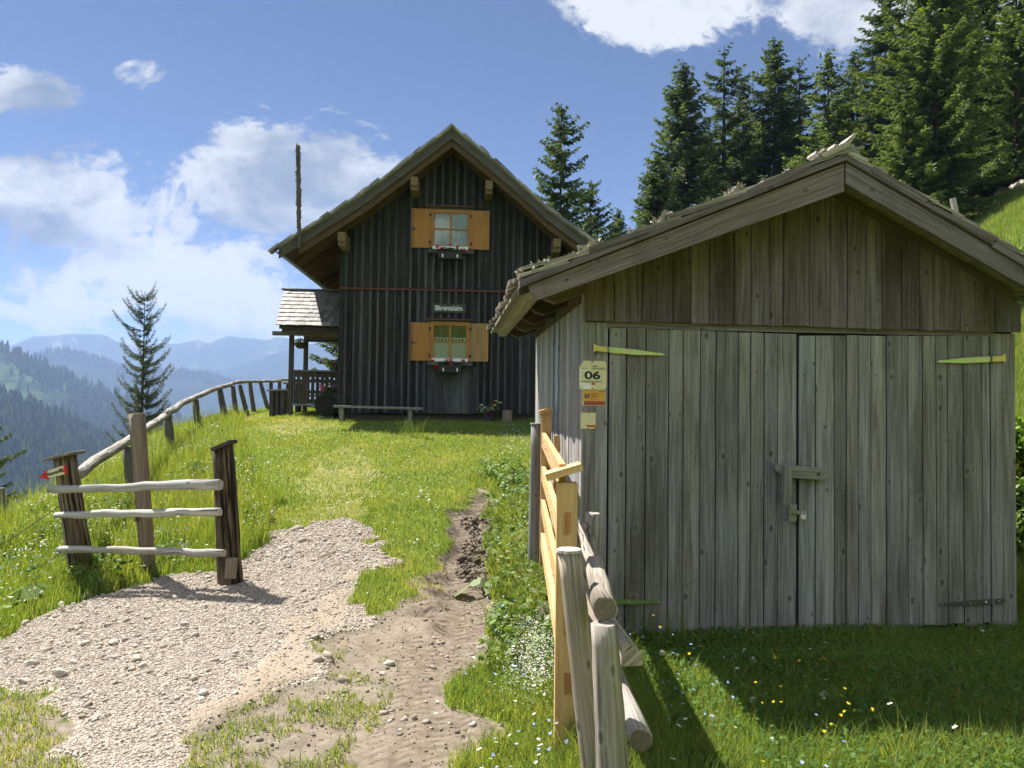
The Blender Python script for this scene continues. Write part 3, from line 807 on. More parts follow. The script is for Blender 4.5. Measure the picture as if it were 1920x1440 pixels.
def far_forest(name, rg, count, pxr, tr, hmin, hmax, seed, clear=0.0, cs=0.0, skyline=0):
    """one far-off wood: thousands of small firs merged into one mesh"""
    r = np.random.default_rng(seed)
    px = r.uniform(*pxr, count); t = r.uniform(tr[0], tr[1], count)
    if skyline:
        px = np.concatenate([px, r.uniform(*pxr, skyline)]); t = np.concatenate([t, r.uniform(0.985, 1.0, skyline)])
    p = rg.at(px, t)
    if clear:
        s = fbm((p[:, 0] + p[:, 2] * 1.4) * cs, p[:, 1] * cs * 0.55, 4, seed)
        s2 = fbm(p[:, 0] * cs * 5, p[:, 1] * cs * 5, 2, seed + 3)
        keep = (s + (s2 - 0.5) * 0.30 < clear) | (t > 0.97) & (px < 128)
        keep |= r.random(len(px)) < 0.03
        p = p[keep]
    n = len(p)
    h = r.uniform(hmin, hmax, n) * (0.75 + 0.5 * r.random(n)); rad = h * r.uniform(0.13, 0.20, n)
    K = 5
    prof = [(0.08, 1.0), (0.42, 0.72), (0.40, 0.95), (0.74, 0.34), (0.72, 0.5), (1.0, 0.0)]
    V = []; 
    ang0 = r.uniform(0, 6.28, n)
    for (hz, rr) in prof:
        for k in range(K):
            a = ang0 + 2 * math.pi * k / K
            jr = rad * rr * r.uniform(0.75, 1.25, n)
            V.append(np.stack([p[:, 0] + np.cos(a) * jr, p[:, 1] + np.sin(a) * jr, p[:, 2] + h * hz - (0.04 * h if rr else 0)], 1))
    V = np.stack(V, 1).reshape(-1, 3)
    L = len(prof); q = []
    for l in (0, 2, 4):
        for k in range(K):
            j = (k + 1) % K
            q.append([l * K + k, l * K + j, (l + 1) * K + j, (l + 1) * K + k])
    q = np.array(q)[None] + (np.arange(n) * L * K)[:, None, None]
    var = np.repeat(r.random(n), L * K)
    return tag(raw_mesh(name, V, quads=q.reshape(-1, 4), attrs={'var': var}, mat=M['needles']), kind='stuff')
far_forest('far_forest', RG_SLOPE, 9000, (-500, 700), (0.25, 1.0), 20, 33, 3, clear=0.50, cs=0.0065, skyline=260)
far_forest('valley_forest', RG_NEAR, 9000, (-400, 560), (0.02, 1.0), 15, 23, 4, skyline=200)
far_forest('ridge_forest', RG_MID, 2600, (-300, 1100), (0.90, 1.0), 20, 34, 5, skyline=500)

# ------------------------------------------------------------------ haze in the valley air
def haze():
    mb = MB(); mb.box((0, 1300, 130), (26000, 0, 0), (0, 12800, 0), (0, 0, 860))
    m, k, b, out = new_mat('valley_haze')
    k.t.nodes.remove(b)
    v = k.n('ShaderNodeVolumePrincipled', {'Color': (0.44, 0.62, 1.0), 'Density': 0.00016, 'Anisotropy': 0.0})
    k.t.links.new(v.outputs[0], out.inputs['Volume'])
    tag(mb.build('haze', m), kind='stuff')
haze()
# ------------------------------------------------------------------ the alpine house
HF = Frame(P(632, 780, 18.0), 0.09, 0.05)
hut = thing('alpine_hut', 'dark timber alpine house with a steep shingled gable roof and orange shutters', 'house', tuple(HF.O))
EU, EV, EW = HF.eu, HF.ev, HF.ew
VV = -0.75
prof_l = [HF.hit(x, y, VV) for x, y in ((848, 234), (752, 307), (690, 353), (592, 416), (523, 458))]
prof_r = [HF.hit(x, y, VV) for x, y in ((848, 234), (900, 277), (972, 338), (1024, 386), (1117, 456), (1166, 490))]
apex = prof_l[0]
roof_pts = prof_l[::-1] + prof_r[1:]
def roof_w(u): return float(np.interp(u, [p[0] for p in roof_pts], [p[1] for p in roof_pts]))
U_R = HF.hit(1066, 700)[0]
V_END = 6.6
W_BOT = HF.hit(848, 776)[1]
band_l = HF.hit(632, 541); band_r = HF.hit(1000, 549)
def band_w(u): return band_l[1] + (band_r[1] - band_l[1]) * (u - band_l[0]) / (band_r[0] - band_l[0])

# siding: boards with cover battens, two storeys
mb = MB(); bt = MB()
def board(m, u0, u1, w0, w1a, w1b, v0, th, var=None):
    m.prism([HF.pt(u0, v0, w0), HF.pt(u1, v0, w0), HF.pt(u1, v0, w1b), HF.pt(u0, v0, w1a)], EV * th, EW, var)
u = 0.0
while u < U_R - 0.03:
    wd = min(random.uniform(0.155, 0.205), U_R - u)
    u1 = u + wd
    mid = 0.5 * (u + u1)
    board(mb, u, u1 - 0.002, W_BOT, band_w(u) - 0.01, band_w(u1) - 0.01, random.uniform(-0.004, 0.004), 0.025, random.random() ** 1.3)
    board(mb, u, u1 - 0.002, band_w(u) + 0.005, roof_w(u) - 0.2, roof_w(u1) - 0.2, random.uniform(-0.004, 0.004), 0.025, random.random() ** 1.3)
    bw = random.uniform(0.05, 0.072); th = random.uniform(0.034, 0.046)
    board(bt, u1 - bw / 2, u1 + bw / 2, W_BOT + random.uniform(0, 0.02), band_w(u1) - 0.015, band_w(u1) - 0.015, -th, th - 0.006, 0.25 + 0.75 * random.random())
    up = roof_w(u1) - 0.2
    board(bt, u1 - bw / 2, u1 + bw / 2, band_w(u1) + random.uniform(0.035, 0.055), up, up, -th, th - 0.006, 0.15 + 0.75 * random.random())
    u = u1
siding = mb.build('siding', M['house'], hut)
bt.build('batten_cladding', M['house_batten'], siding)
# other walls and foundation
mb = MB()
wl = roof_w(0) - 0.2; wr = roof_w(U_R) - 0.2
mb.prism([HF.pt(0.005, 0.03, W_BOT), HF.pt(U_R - 0.005, 0.03, W_BOT), HF.pt(U_R - 0.005, 0.03, wr), HF.pt(apex[0], 0.03, apex[1] - 0.25), HF.pt(0.005, 0.03, wl)], EV * (V_END - 0.8), EW, 0.3)
mb.build('wall', M['house'], hut)
mb = MB(); mb.prism([HF.pt(0.06, 0.06, W_BOT - 1.1), HF.pt(U_R - 0.06, 0.06, W_BOT - 1.1), HF.pt(U_R - 0.06, 0.06, W_BOT - 0.003), HF.pt(0.06, 0.06, W_BOT - 0.003)], EV * (V_END - 0.9), EU)
mb.build('foundation', M['dark_wood'], hut)
mb = MB()
mb.prism([HF.pt(0.0, -0.055, band_w(0) - 0.012), HF.pt(U_R, -0.055, band_w(U_R) - 0.012), HF.pt(U_R, -0.055, band_w(U_R) + 0.030), HF.pt(0, -0.055, band_w(0) + 0.030)], EV * 0.05, EU)
mb.build('drip_board', M['red_wood'], hut)

# roof: shingle mat, barge boards, soffit, rafters, purlin ends
def strip(m, pts, lo, hi, v0, v1, g_along=True, var=None):
    """a band following a roof line between two offsets below the top line"""
    for (ua, wa), (ub, wb) in zip(pts, pts[1:]):
        if ua > ub: ua, wa, ub, wb = ub, wb, ua, wa
        d = (EU * (ub - ua) + EW * (wb - wa)).normalized()
        m.prism([HF.pt(ua, v0, wa - hi), HF.pt(ub, v0, wb - hi), HF.pt(ub, v0, wb - lo), HF.pt(ua, v0, wa - lo)], EV * (v1 - v0), d if g_along else EV, var)
roof = thing('roof', None, None, (0, 0, 0)); roof.parent = hut
mb = MB()
strip(mb, prof_l, 0.02, 0.09, VV - 0.02, V_END, var=0.4); strip(mb, prof_r, 0.02, 0.09, VV - 0.02, V_END, var=0.4)
# ragged shingle ends over the verge
for pts in (prof_l, prof_r):
    tot = 0
    for (ua, wa), (ub, wb) in zip(pts, pts[1:]):
        L = math.hypot(ub - ua, wb - wa); d = (EU * (ub - ua) + EW * (wb - wa)) / L
        nrm = d.cross(EV).normalized()
        if nrm.z < 0: nrm = -nrm
        s = 0
        while s < L:
            ln = random.uniform(0.22, 0.34); k = random.uniform(0.05, 0.11)
            c = HF.pt(ua, 0, wa) + d * (s + ln / 2) + nrm * (k / 2 - 0.055) + EV * (VV + 0.08 + random.uniform(-0.05, 0.02))
            tilt = (d - nrm * random.uniform(0.04, 0.12)).normalized()
            mb.box(c, tilt * ln, EV * 0.26, tilt.cross(EV).normalized() * k * 0.75, tilt)
            s += random.uniform(0.13, 0.22)
mb.build('shingle_cover', M['shingle'], roof)
for pts in (prof_l[:-1] + [prof_l[-1]], prof_r):
    mb = MB(); strip(mb, pts, 0.085, 0.315, VV, VV + 0.045, var=random.uniform(0.3, 0.6)); mb.build('barge_board', M['house_fascia'], roof)
    q = pts[:-1] + [((pts[-1][0] * 0.45 + pts[-2][0] * 0.55), (pts[-1][1] * 0.45 + pts[-2][1] * 0.55))]
    mb = MB(); strip(mb, q, 0.30, 0.49, VV + 0.05, VV + 0.16, var=random.uniform(0.3, 0.7)); mb.build('verge_rafter', M['soffit'], roof)  # darker soffit brown; the verge shadow is put into its colour
    mb = MB(); strip(mb, pts, 0.10, 0.14, VV + 0.05, V_END, False); mb.build('soffit', M['soffit'], roof)
    mb = MB(); strip(mb, q, 0.145, 0.46, -0.16, -0.045, var=0.5); mb.build('rafter', M['soffit'], roof)
# rafter tails under the left eave
for k in range(8):
    v0 = 0.55 + k * 0.72
    (ua, wa), (ub, wb) = prof_l[-1], prof_l[-3]
    mb = MB(); mb.bar(HF.pt(ua + 0.12, v0, wa - 0.20), HF.pt(0.0, v0, roof_w(0.0) - 0.24), 0.12, 0.15)
    mb.build('rafter', M['soffit'], roof)
for (px, py) in ((640, 447), (776.5, 343), (917, 350), (1045, 459)):
    uu, ww = HF.hit(px, py, -0.72)
    mb = MB()
    o = [(-0.085, -0.15), (0.085, -0.15), (0.085, 0.16), (-0.085, 0.16)]
    mb.prism([HF.pt(uu + a, -0.66, ww + b) for a, b in o], EV * 0.66, EV, 0.6)
    mb.prism([HF.pt(uu - 0.085, -0.72, ww - 0.06), HF.pt(uu + 0.085, -0.72, ww - 0.06), HF.pt(uu + 0.085, -0.72, ww + 0.15), HF.pt(uu - 0.085, -0.72, ww + 0.15)], EV * 0.06, EV, 0.6)
    mb.build('purlin', M['beam'], roof, bevel=0.01)
# gutter along the left eave
mb = MB()
ue, we = prof_l[-1]
n = 10; R = 0.075
for k in range(n):
    a0 = math.pi + math.pi * k / n; a1 = math.pi + math.pi * (k + 1) / n
    q0 = (math.cos(a0) * R, math.sin(a0) * R); q1 = (math.cos(a1) * R, math.sin(a1) * R)
    mb.prism([HF.pt(ue - 0.03 + q0[0], VV - 0.08, we - 0.12 + q0[1]), HF.pt(ue - 0.03 + q1[0], VV - 0.08, we - 0.12 + q1[1]),
              HF.pt(ue - 0.03 + q1[0] * 0.93, VV - 0.08, we - 0.12 + q1[1] * 0.93), HF.pt(ue - 0.03 + q0[0] * 0.93, VV - 0.08, we - 0.12 + q0[1] * 0.93)], EV * (V_END + 0.85), EV, 0.5)
gut = mb.build('gutter', M['gutter'], roof)
for k in range(7):
    mb = MB(); v0 = -0.4 + k * 1.05
    mb.bar(HF.pt(ue - 0.03 - R, v0, we - 0.11), HF.pt(ue + 0.12, v0, we - 0.12), 0.03, 0.012); mb.build('gutter_hook', M['gutter'], gut)

# windows with shutters, sills and drip boards
def rect(x0, y0, x1, y1, v=0.0):
    a = HF.hit(x0, y0, v); b = HF.hit(x1, y1, v); c = HF.hit(x0, y1, v); d = HF.hit(x1, y0, v)
    return 0.5 * (a[0] + c[0]), 0.5 * (b[1] + c[1]), 0.5 * (b[0] + d[0]), 0.5 * (a[1] + d[1])
def slab(m, r, v0, th, g=None, var=None):
    u0, w0, u1, w1 = r
    m.prism([HF.pt(u0, v0, w0), HF.pt(u1, v0, w0), HF.pt(u1, v0, w1), HF.pt(u0, v0, w1)], EV * th, g if g is not None else EW, var)
def window(fr, sh_l, sh_r, drip, sillw, sill, upper):
    win = thing('window', None, None, (0, 0, 0)); win.parent = hut
    u0, w0, u1, w1 = rect(*fr, -0.09)
    t = 0.085
    mb = MB()
    slab(mb, (u0, w0, u0 + t, w1), -0.095, 0.07); slab(mb, (u1 - t, w0, u1, w1), -0.095, 0.07)
    slab(mb, (u0 + t, w1 - t, u1 - t, w1), -0.094, 0.07, EU); slab(mb, (u0 + t, w0, u1 - t, w0 + t * 0.7), -0.094, 0.07, EU)
    mb.build('frame', M['shutter'], win)
    mb = MB(); um = 0.5 * (u0 + u1)
    slab(mb, (um - 0.022, w0 + t * 0.7, um + 0.022, w1 - t), -0.088, 0.03)
    wm = w0 + (w1 - w0) * 0.49
    slab(mb, (u0 + t, wm - 0.016, um - 0.022, wm + 0.016), -0.086, 0.03, EU); slab(mb, (um + 0.022, wm - 0.016, u1 - t, wm + 0.016), -0.086, 0.03, EU)
    mb.build('sash', M['shutter'], win)
    mb = MB(); slab(mb, (u0 + t * 0.6, w0 + t * 0.4, u1 - t * 0.6, w1 - t * 0.6), -0.070, 0.006); mb.build('pane', M['glass'], win)
    mb = MB(); slab(mb, (u0 + 0.02, w0 + 0.02, u1 - 0.02, w1 - 0.02), -0.036, 0.004); mb.build('dark_sheet', M['void'], win)  # dark sheet behind the glass; the room's shade is put into its colour
    mb = MB()
    iu0, iu1 = u0 + t * 0.7, u1 - t * 0.7
    def drape(m, wa, wb, n=44, amp=0.006, vv=-0.048):
        for i in range(n):
            a = iu0 + (iu1 - iu0) * i / n; b = iu0 + (iu1 - iu0) * (i + 1) / n
            va = vv + amp * math.sin(i * 1.1) ; vb = vv + amp * math.sin((i + 1) * 1.1)
            m.poly([HF.pt(a, va, wa), HF.pt(b, vb, wa), HF.pt(b, vb, wb), HF.pt(a, va, wb)], EW, (0, 0), 0.5)
    if upper:
        drape(mb, w0 + 0.03, w1 - 0.05); mb.build('curtain', M['curtain'], win)
    else:
        h = w1 - w0
        drape(mb, w0 + 0.03, w0 + h * 0.50)
        drape(mb, w0 + h * 0.50, w0 + h * 0.515, amp=0.001); drape(mb, w0 + h * 0.575, w0 + h * 0.60, amp=0.001)
        k = 10
        for i in range(k):
            a = iu0 + (iu1 - iu0) * i / k
            mb.poly([HF.pt(a, -0.048, w0 + h * 0.515), HF.pt(a + 0.035, -0.048, w0 + h * 0.515), HF.pt(a + 0.035, -0.048, w0 + h * 0.575), HF.pt(a, -0.048, w0 + h * 0.575)], EW, (0, 0), 0.5)
        mb.build('curtain', M['lace'], win)
    mb = MB(); r = rect(*sillw, -0.10); slab(mb, r, -0.115, 0.05, EU); mb.build('drip_rail', M['white'], win)
    mb = MB(); r = rect(*sill, -0.12); slab(mb, r, -0.16, 0.12, EU); mb.build('sill', M['house_trim'], win, bevel=0.006)
    mb = MB(); r = rect(*drip, -0.12)
    slab(mb, (r[0], r[1], r[2], r[1] + 0.035), -0.15, 0.12, EU); mb.build('drip_board', M['red_wood'], win)
    mb = MB(); slab(mb, (r[0] + 0.02, r[1] - 0.055, r[2] - 0.02, r[1] - 0.002), -0.09, 0.06, EU); mb.build('head_trim', M['house_trim'], win)
    for side, q, mt in ((-1, sh_l, 'shutter'), (1, sh_r, 'shutter' if upper else 'shutter_worn')):
        sh = thing('shutter', None, None, (0, 0, 0)); sh.parent = hut
        r = rect(*q, -0.08)
        r = (r[0] + 0.004, r[1], r[2] - 0.004, r[3])
        mb = MB(); k = 3
        for i in range(k):
            a = r[0] + (r[2] - r[0]) * i / k; b = r[0] + (r[2] - r[0]) * (i + 1) / k
            slab(mb, (a, r[1], b - 0.001, r[3]), -0.082, 0.032, EW, random.uniform(0.3, 0.7))
        mb.build('panel', M[mt], sh)
        for f in (0.14, 0.84):
            mb = MB(); wq = r[1] + (r[3] - r[1]) * f
            e = r[2] - 0.02 if side < 0 else r[0] - 0.02
            slab(mb, (e, wq - 0.035, e + 0.045, wq + 0.035), -0.102, 0.012); mb.build('hinge', M['black'], sh)
        if side < 0:
            mb = MB(); wq = r[1] + (r[3] - r[1]) * 0.47
            slab(mb, (r[0] + 0.030, r[1] + 0.03, r[0] + 0.042, r[3] - 0.03), -0.096, 0.010)
            slab(mb, (r[0] + 0.018, wq - 0.035, r[0] + 0.056, wq + 0.035), -0.104, 0.008); slab(mb, (r[0] + 0.05, wq - 0.009, r[0] + 0.125, wq + 0.009), -0.108, 0.012, EU)
            mb.build('latch_rod', M['black'], sh)
    return (u0, w0, u1, w1)
window((807, 393, 883, 465), (771, 391, 807, 464), (883, 395, 918, 468), (799, 382, 890, 388), (811, 462, 878, 468), (802, 468, 889, 475), True)
window((806, 603.5, 881, 677), (769.5, 604.5, 806, 676), (881, 606.5, 916, 678), (798, 594.5, 889, 600.5), (810, 672, 877, 678), (801, 678, 886, 686), False)
# board panel under the lower window
mb = MB(); r = rect(800, 687, 893, 775.5, -0.03); uu = r[0]
while uu < r[2] - 0.05:
    wd = random.uniform(0.13, 0.19); slab(mb, (uu, r[1], min(uu + wd, r[2]) - 0.004, r[3]), -0.048, 0.012, EW, 0.3 + 0.7 * random.random()); uu += wd
mb.build('apron_panel', M['house_batten'], hut)

# name board
r = rect(811.4, 569.5, 873, 586.3, -0.06)
nb = thing('name_board', 'grey wooden name board with white letters above the lower window', 'sign', tuple(HF.pt(r[0], -0.06, r[1])))
mb = MB(); slab(mb, r, -0.062, 0.028, EU, 0.4); mb.build('board', M['house_trim'], nb, bevel=0.004)
text_mesh('lettering', 'Bärentalalm', 0.165, HF.pt(r[0] + 0.055, -0.0645, r[1] + 0.055), EU, EW, M['paint_white'], nb, 0.003, 0.001, width=(r[2] - r[0]) - 0.13)

# flower clusters
def leaf_cloud(n, centre, radii, size, name, mat, parent, rs, cols=(0, 1), flat=0.3):
    r = np.random.default_rng(rs)
    c = np.array(centre); d = r.normal(size=(n, 3)); d /= np.linalg.norm(d, axis=1)[:, None]
    p = c + d * np.array(radii) * (r.random(n) ** 0.4)[:, None]
    a = r.normal(size=(n, 3)); a[:, 2] *= flat; a /= np.linalg.norm(a, axis=1)[:, None]
    b = r.normal(size=(n, 3)); b -= a * (a * b).sum(1)[:, None]; b /= np.linalg.norm(b, axis=1)[:, None]
    s = size * r.uniform(0.6, 1.3, n)[:, None]
    V = np.stack([p - a * s, p + b * s * 0.6, p + a * s, p - b * s * 0.6], 1).reshape(-1, 3) - np.array(root_loc(parent))
    q = np.arange(n * 4).reshape(n, 4)
    var = np.repeat(r.uniform(cols[0], cols[1], n), 4)
    return raw_mesh(name, V, quads=q, attrs={'var': var, 'tip': var * 0}, mat=M[mat], parent=parent)
def flower_box(r, v, label, reds, pinks, trail):
    u0, w0, u1, w1 = r
    t = thing('flower_box', label, 'flower box', tuple(HF.pt(0.5 * (u0 + u1), v, w0)), 'flower boxes at the windows')
    mb = MB()
    slab(mb, (u0, w0, u1, w1), v - 0.15, 0.14, EU); mb.build('trough', M['black'], t, bevel=0.01)
    for f in (0.2, 0.8):
        mb = MB(); uu = u0 + (u1 - u0) * f; slab(mb, (uu - 0.014, w0 + 0.03, uu + 0.014, w0 + 0.11), v - 0.158, 0.006); mb.build('bracket_clip', M['white'], t)
    leaf_cloud(260, HF.pt(0.5 * (u0 + u1), v - 0.08, w1 + 0.03), ((u1 - u0) * 0.58, 0.09, 0.075), 0.028, 'foliage', 'gerleaf', t, 5)
    for i, (f, h, rr) in enumerate(reds):
        leaf_cloud(70, HF.pt(u0 + (u1 - u0) * f, v - 0.14, w1 + h), (rr, rr * 0.8, rr), 0.016, 'blossom', 'petal_red', t, 20 + i)
    for i, (f, h, rr) in enumerate(pinks):
        leaf_cloud(60, HF.pt(u0 + (u1 - u0) * f, v - 0.14, w1 + h), (rr, rr * 0.8, rr), 0.015, 'blossom', 'petal_pink', t, 40 + i)
flower_box(rect(821, 473, 867, 487, -0.2), -0.165, 'black flower box with red geraniums under the upper gable window',
           [(-0.02, 0.11, 0.052), (0.16, 0.07, 0.055), (0.80, 0.11, 0.055), (1.06, 0.04, 0.055)], [(0.5, 0.16, 0.045)], 0)
flower_box(rect(823, 685, 866, 699, -0.2), -0.165, 'black flower box with red and pink geraniums under the lower window',
           [(-0.12, -0.05, 0.06), (-0.25, 0.10, 0.035), (0.52, 0.12, 0.05), (1.05, 0.11, 0.05)], [(0.33, 0.12, 0.05), (0.52, 0.03, 0.05)], 0)

# flag pole on the eave
fp = thing('flag_pole', 'knobbly bare spruce pole rising from the left eave of the house', 'pole', tuple(HF.hp(561, 464, -0.82)))
b0 = HF.hp(561, 466, -0.82); t0 = HF.hp(558.5, 273, -0.82)
mb = MB(); path = [b0.lerp(t0, i / 26) + Vector((random.uniform(-.008, .008), 0, 0)) for i in range(27)]
mb.tube(path, [0.052 - 0.016 * abs(1 - i / 13) * (1 if i < 13 else 0.4) + random.uniform(-.006, .008) for i in range(27)], 8, 0.22)
rs = random.Random(4)
for k in range(110):
    f = rs.uniform(0.16, 1.0); p = b0.lerp(t0, f); a = rs.uniform(0, 6.28)
    d = Vector((math.cos(a), math.sin(a), rs.uniform(-0.2, 0.6))).normalized()
    mb.tube([p + d * 0.03, p + d * rs.uniform(0.055, 0.085)], [0.016, 0.007], 5, 0.1)
mb.build('pole', M['bark_pole'], fp)

# bench along the front
def bench():
    v = -0.55
    a = HF.hit(627, 760, v); b = HF.hit(793, 764.5, v)
    t = thing('bench', 'long grey plank bench standing along the front wall of the house', 'bench', tuple(HF.pt(a[0], v, a[1] - 0.42)))
    mb = MB(); mb.prism([HF.pt(a[0], v - 0.17, a[1] - 0.05), HF.pt(b[0], v - 0.17, b[1] - 0.05), HF.pt(b[0], v - 0.17, b[1] + 0.004), HF.pt(a[0], v - 0.17, a[1] + 0.004)], EV * 0.34, EU, 0.8)
    mb.build('seat', M['grey_wood'], t, bevel=0.006)
    for px in (641.5, 770):
        uu = HF.hit(px, 775, v)[0]; g = HF.pt(uu, v, 0); zg = hg(g.x, g.y) - HF.O.z
        mb = MB(); mb.prism([HF.pt(uu - 0.045, v - 0.14, zg - 0.05), HF.pt(uu + 0.045, v - 0.14, zg - 0.05), HF.pt(uu + 0.05, v - 0.14, a[1] - 0.052), HF.pt(uu - 0.05, v - 0.14, a[1] - 0.052)], EV * 0.28, EW, 0.5)
        mb.build('leg', M['grey_wood'], t)
bench()

# hollow log planter at the corner
def planter():
    c = HF.hp(611, 759, 0.25)
    zg = hg(c.x, c.y)
    ax = (EV + EU * 0.10).normalized(); R = 0.275
    t = thing('log_planter', 'hollow log planter with pink flowers at the left corner of the house', 'planter', (c.x, c.y, zg))
    mb = MB(); n = 20
    e0 = c; e1 = c + ax * 1.7
    mb.tube([e0, e0 + ax * 0.5, e0 + ax * 1.1, e1], [R, R * 1.02, R * 0.98, R], n, 0.05, caps=False, seed=3)
    mb.build('log', M['grey_wood'], t, smooth=True)
    mb = MB(); mb.tube([e0 + ax * 0.012, e0 + ax * 1.69], [R * 0.985, R * 0.985], n, 0.02, seed=3, var=0.1); mb.build('dark_plug', M['void'], t)  # near-black plug; shade inside the hollow is put into its colour
    s0 = c + Vector((0.0, 0.4, -R))
    mb = MB(); mb.box((c.x, c.y + 0.25, (zg - 0.03 + c.z - R + 0.05) / 2), (0.30, 0, 0), (0, 0.25, 0), (0, 0, max(0.06, c.z - R + 0.05 - zg + 0.06))); mb.build('block', M['stone'], t, bevel=0.02)
    top = c + Vector((0, 0, R))
    leaf_cloud(420, top + ax * 0.7 + Vector((0, 0, 0.06)), (0.26, 0.75, 0.13), 0.035, 'foliage', 'gerleaf', t, 61)
    rs = random.Random(9)
    for k in range(9):
        f = rs.uniform(0.05, 1.3); q = top + ax * f + Vector((rs.uniform(-0.24, 0.12), 0, rs.uniform(0.06, 0.2)))
        leaf_cloud(80, q, (0.065, 0.06, 0.06), 0.018, 'blossom', 'petal_pink' if k % 3 else 'petal_red', t, 70 + k)
    leaf_cloud(70, top + ax * 0.6 + Vector((0.17, 0, 0.2)), (0.08, 0.1, 0.07), 0.02, 'blossom', 'petal_white', t, 90)
    leaf_cloud(60, top + ax * 0.5 + Vector((0.06, 0, 0.13)), (0.06, 0.08, 0.05), 0.02, 'blossom', 'petal_blue', t, 91)
planter()

# chopping stump and flowers by the right of the front
c = HF.hp(951, 778, -0.45); zg = hg(c.x, c.y)
st = thing('tree_stump', 'short sawn tree stump standing by the house wall behind the shed', 'stump', (c.x, c.y, zg))
top_z = HF.hp(951, 769, -0.45).z
mb = MB(); mb.tube([(c.x, c.y, zg - 0.05), (c.x, c.y, (zg + top_z) / 2), (c.x, c.y, top_z)], [0.125, 0.115, 0.112], 16, 0.05); mb.build('trunk_piece', M['post_brown'], st)
c = HF.hp(917, 774, -0.35); zg = hg(c.x, c.y)
fl = thing('flower_pot', 'pot of white and magenta flowers on the grass by the house wall', 'flowers', (c.x, c.y, zg))
mb = MB(); mb.lathe((c.x, c.y, zg - 0.02), [(0.10, 0), (0.15, 0.20), (0.16, 0.20), (0.14, 0.17), (0.0, 0.16)], 16); mb.build('pot', M['dark_wood'], fl)
leaf_cloud(420, (c.x, c.y, zg + 0.24), (0.27, 0.2, 0.15), 0.032, 'foliage', 'gerleaf', fl, 101)
leaf_cloud(130, (c.x + 0.05, c.y - 0.12, zg + 0.20), (0.17, 0.1, 0.09), 0.022, 'blossom', 'petal_magenta', fl, 102)
leaf_cloud(90, (c.x - 0.06, c.y - 0.12, zg + 0.30), (0.22, 0.1, 0.08), 0.020, 'blossom', 'petal_white', fl, 103)
for i, (dx, dz) in enumerate(((-0.19, 0.40), (0.16, 0.50), (0.24, 0.46), (0.12, 0.40))):
    leaf_cloud(22, (c.x + dx, c.y - 0.05, zg + dz), (0.05, 0.04, 0.02), 0.02, 'blossom', 'petal_yellow' if i % 2 else 'petal_white', fl, 110 + i)

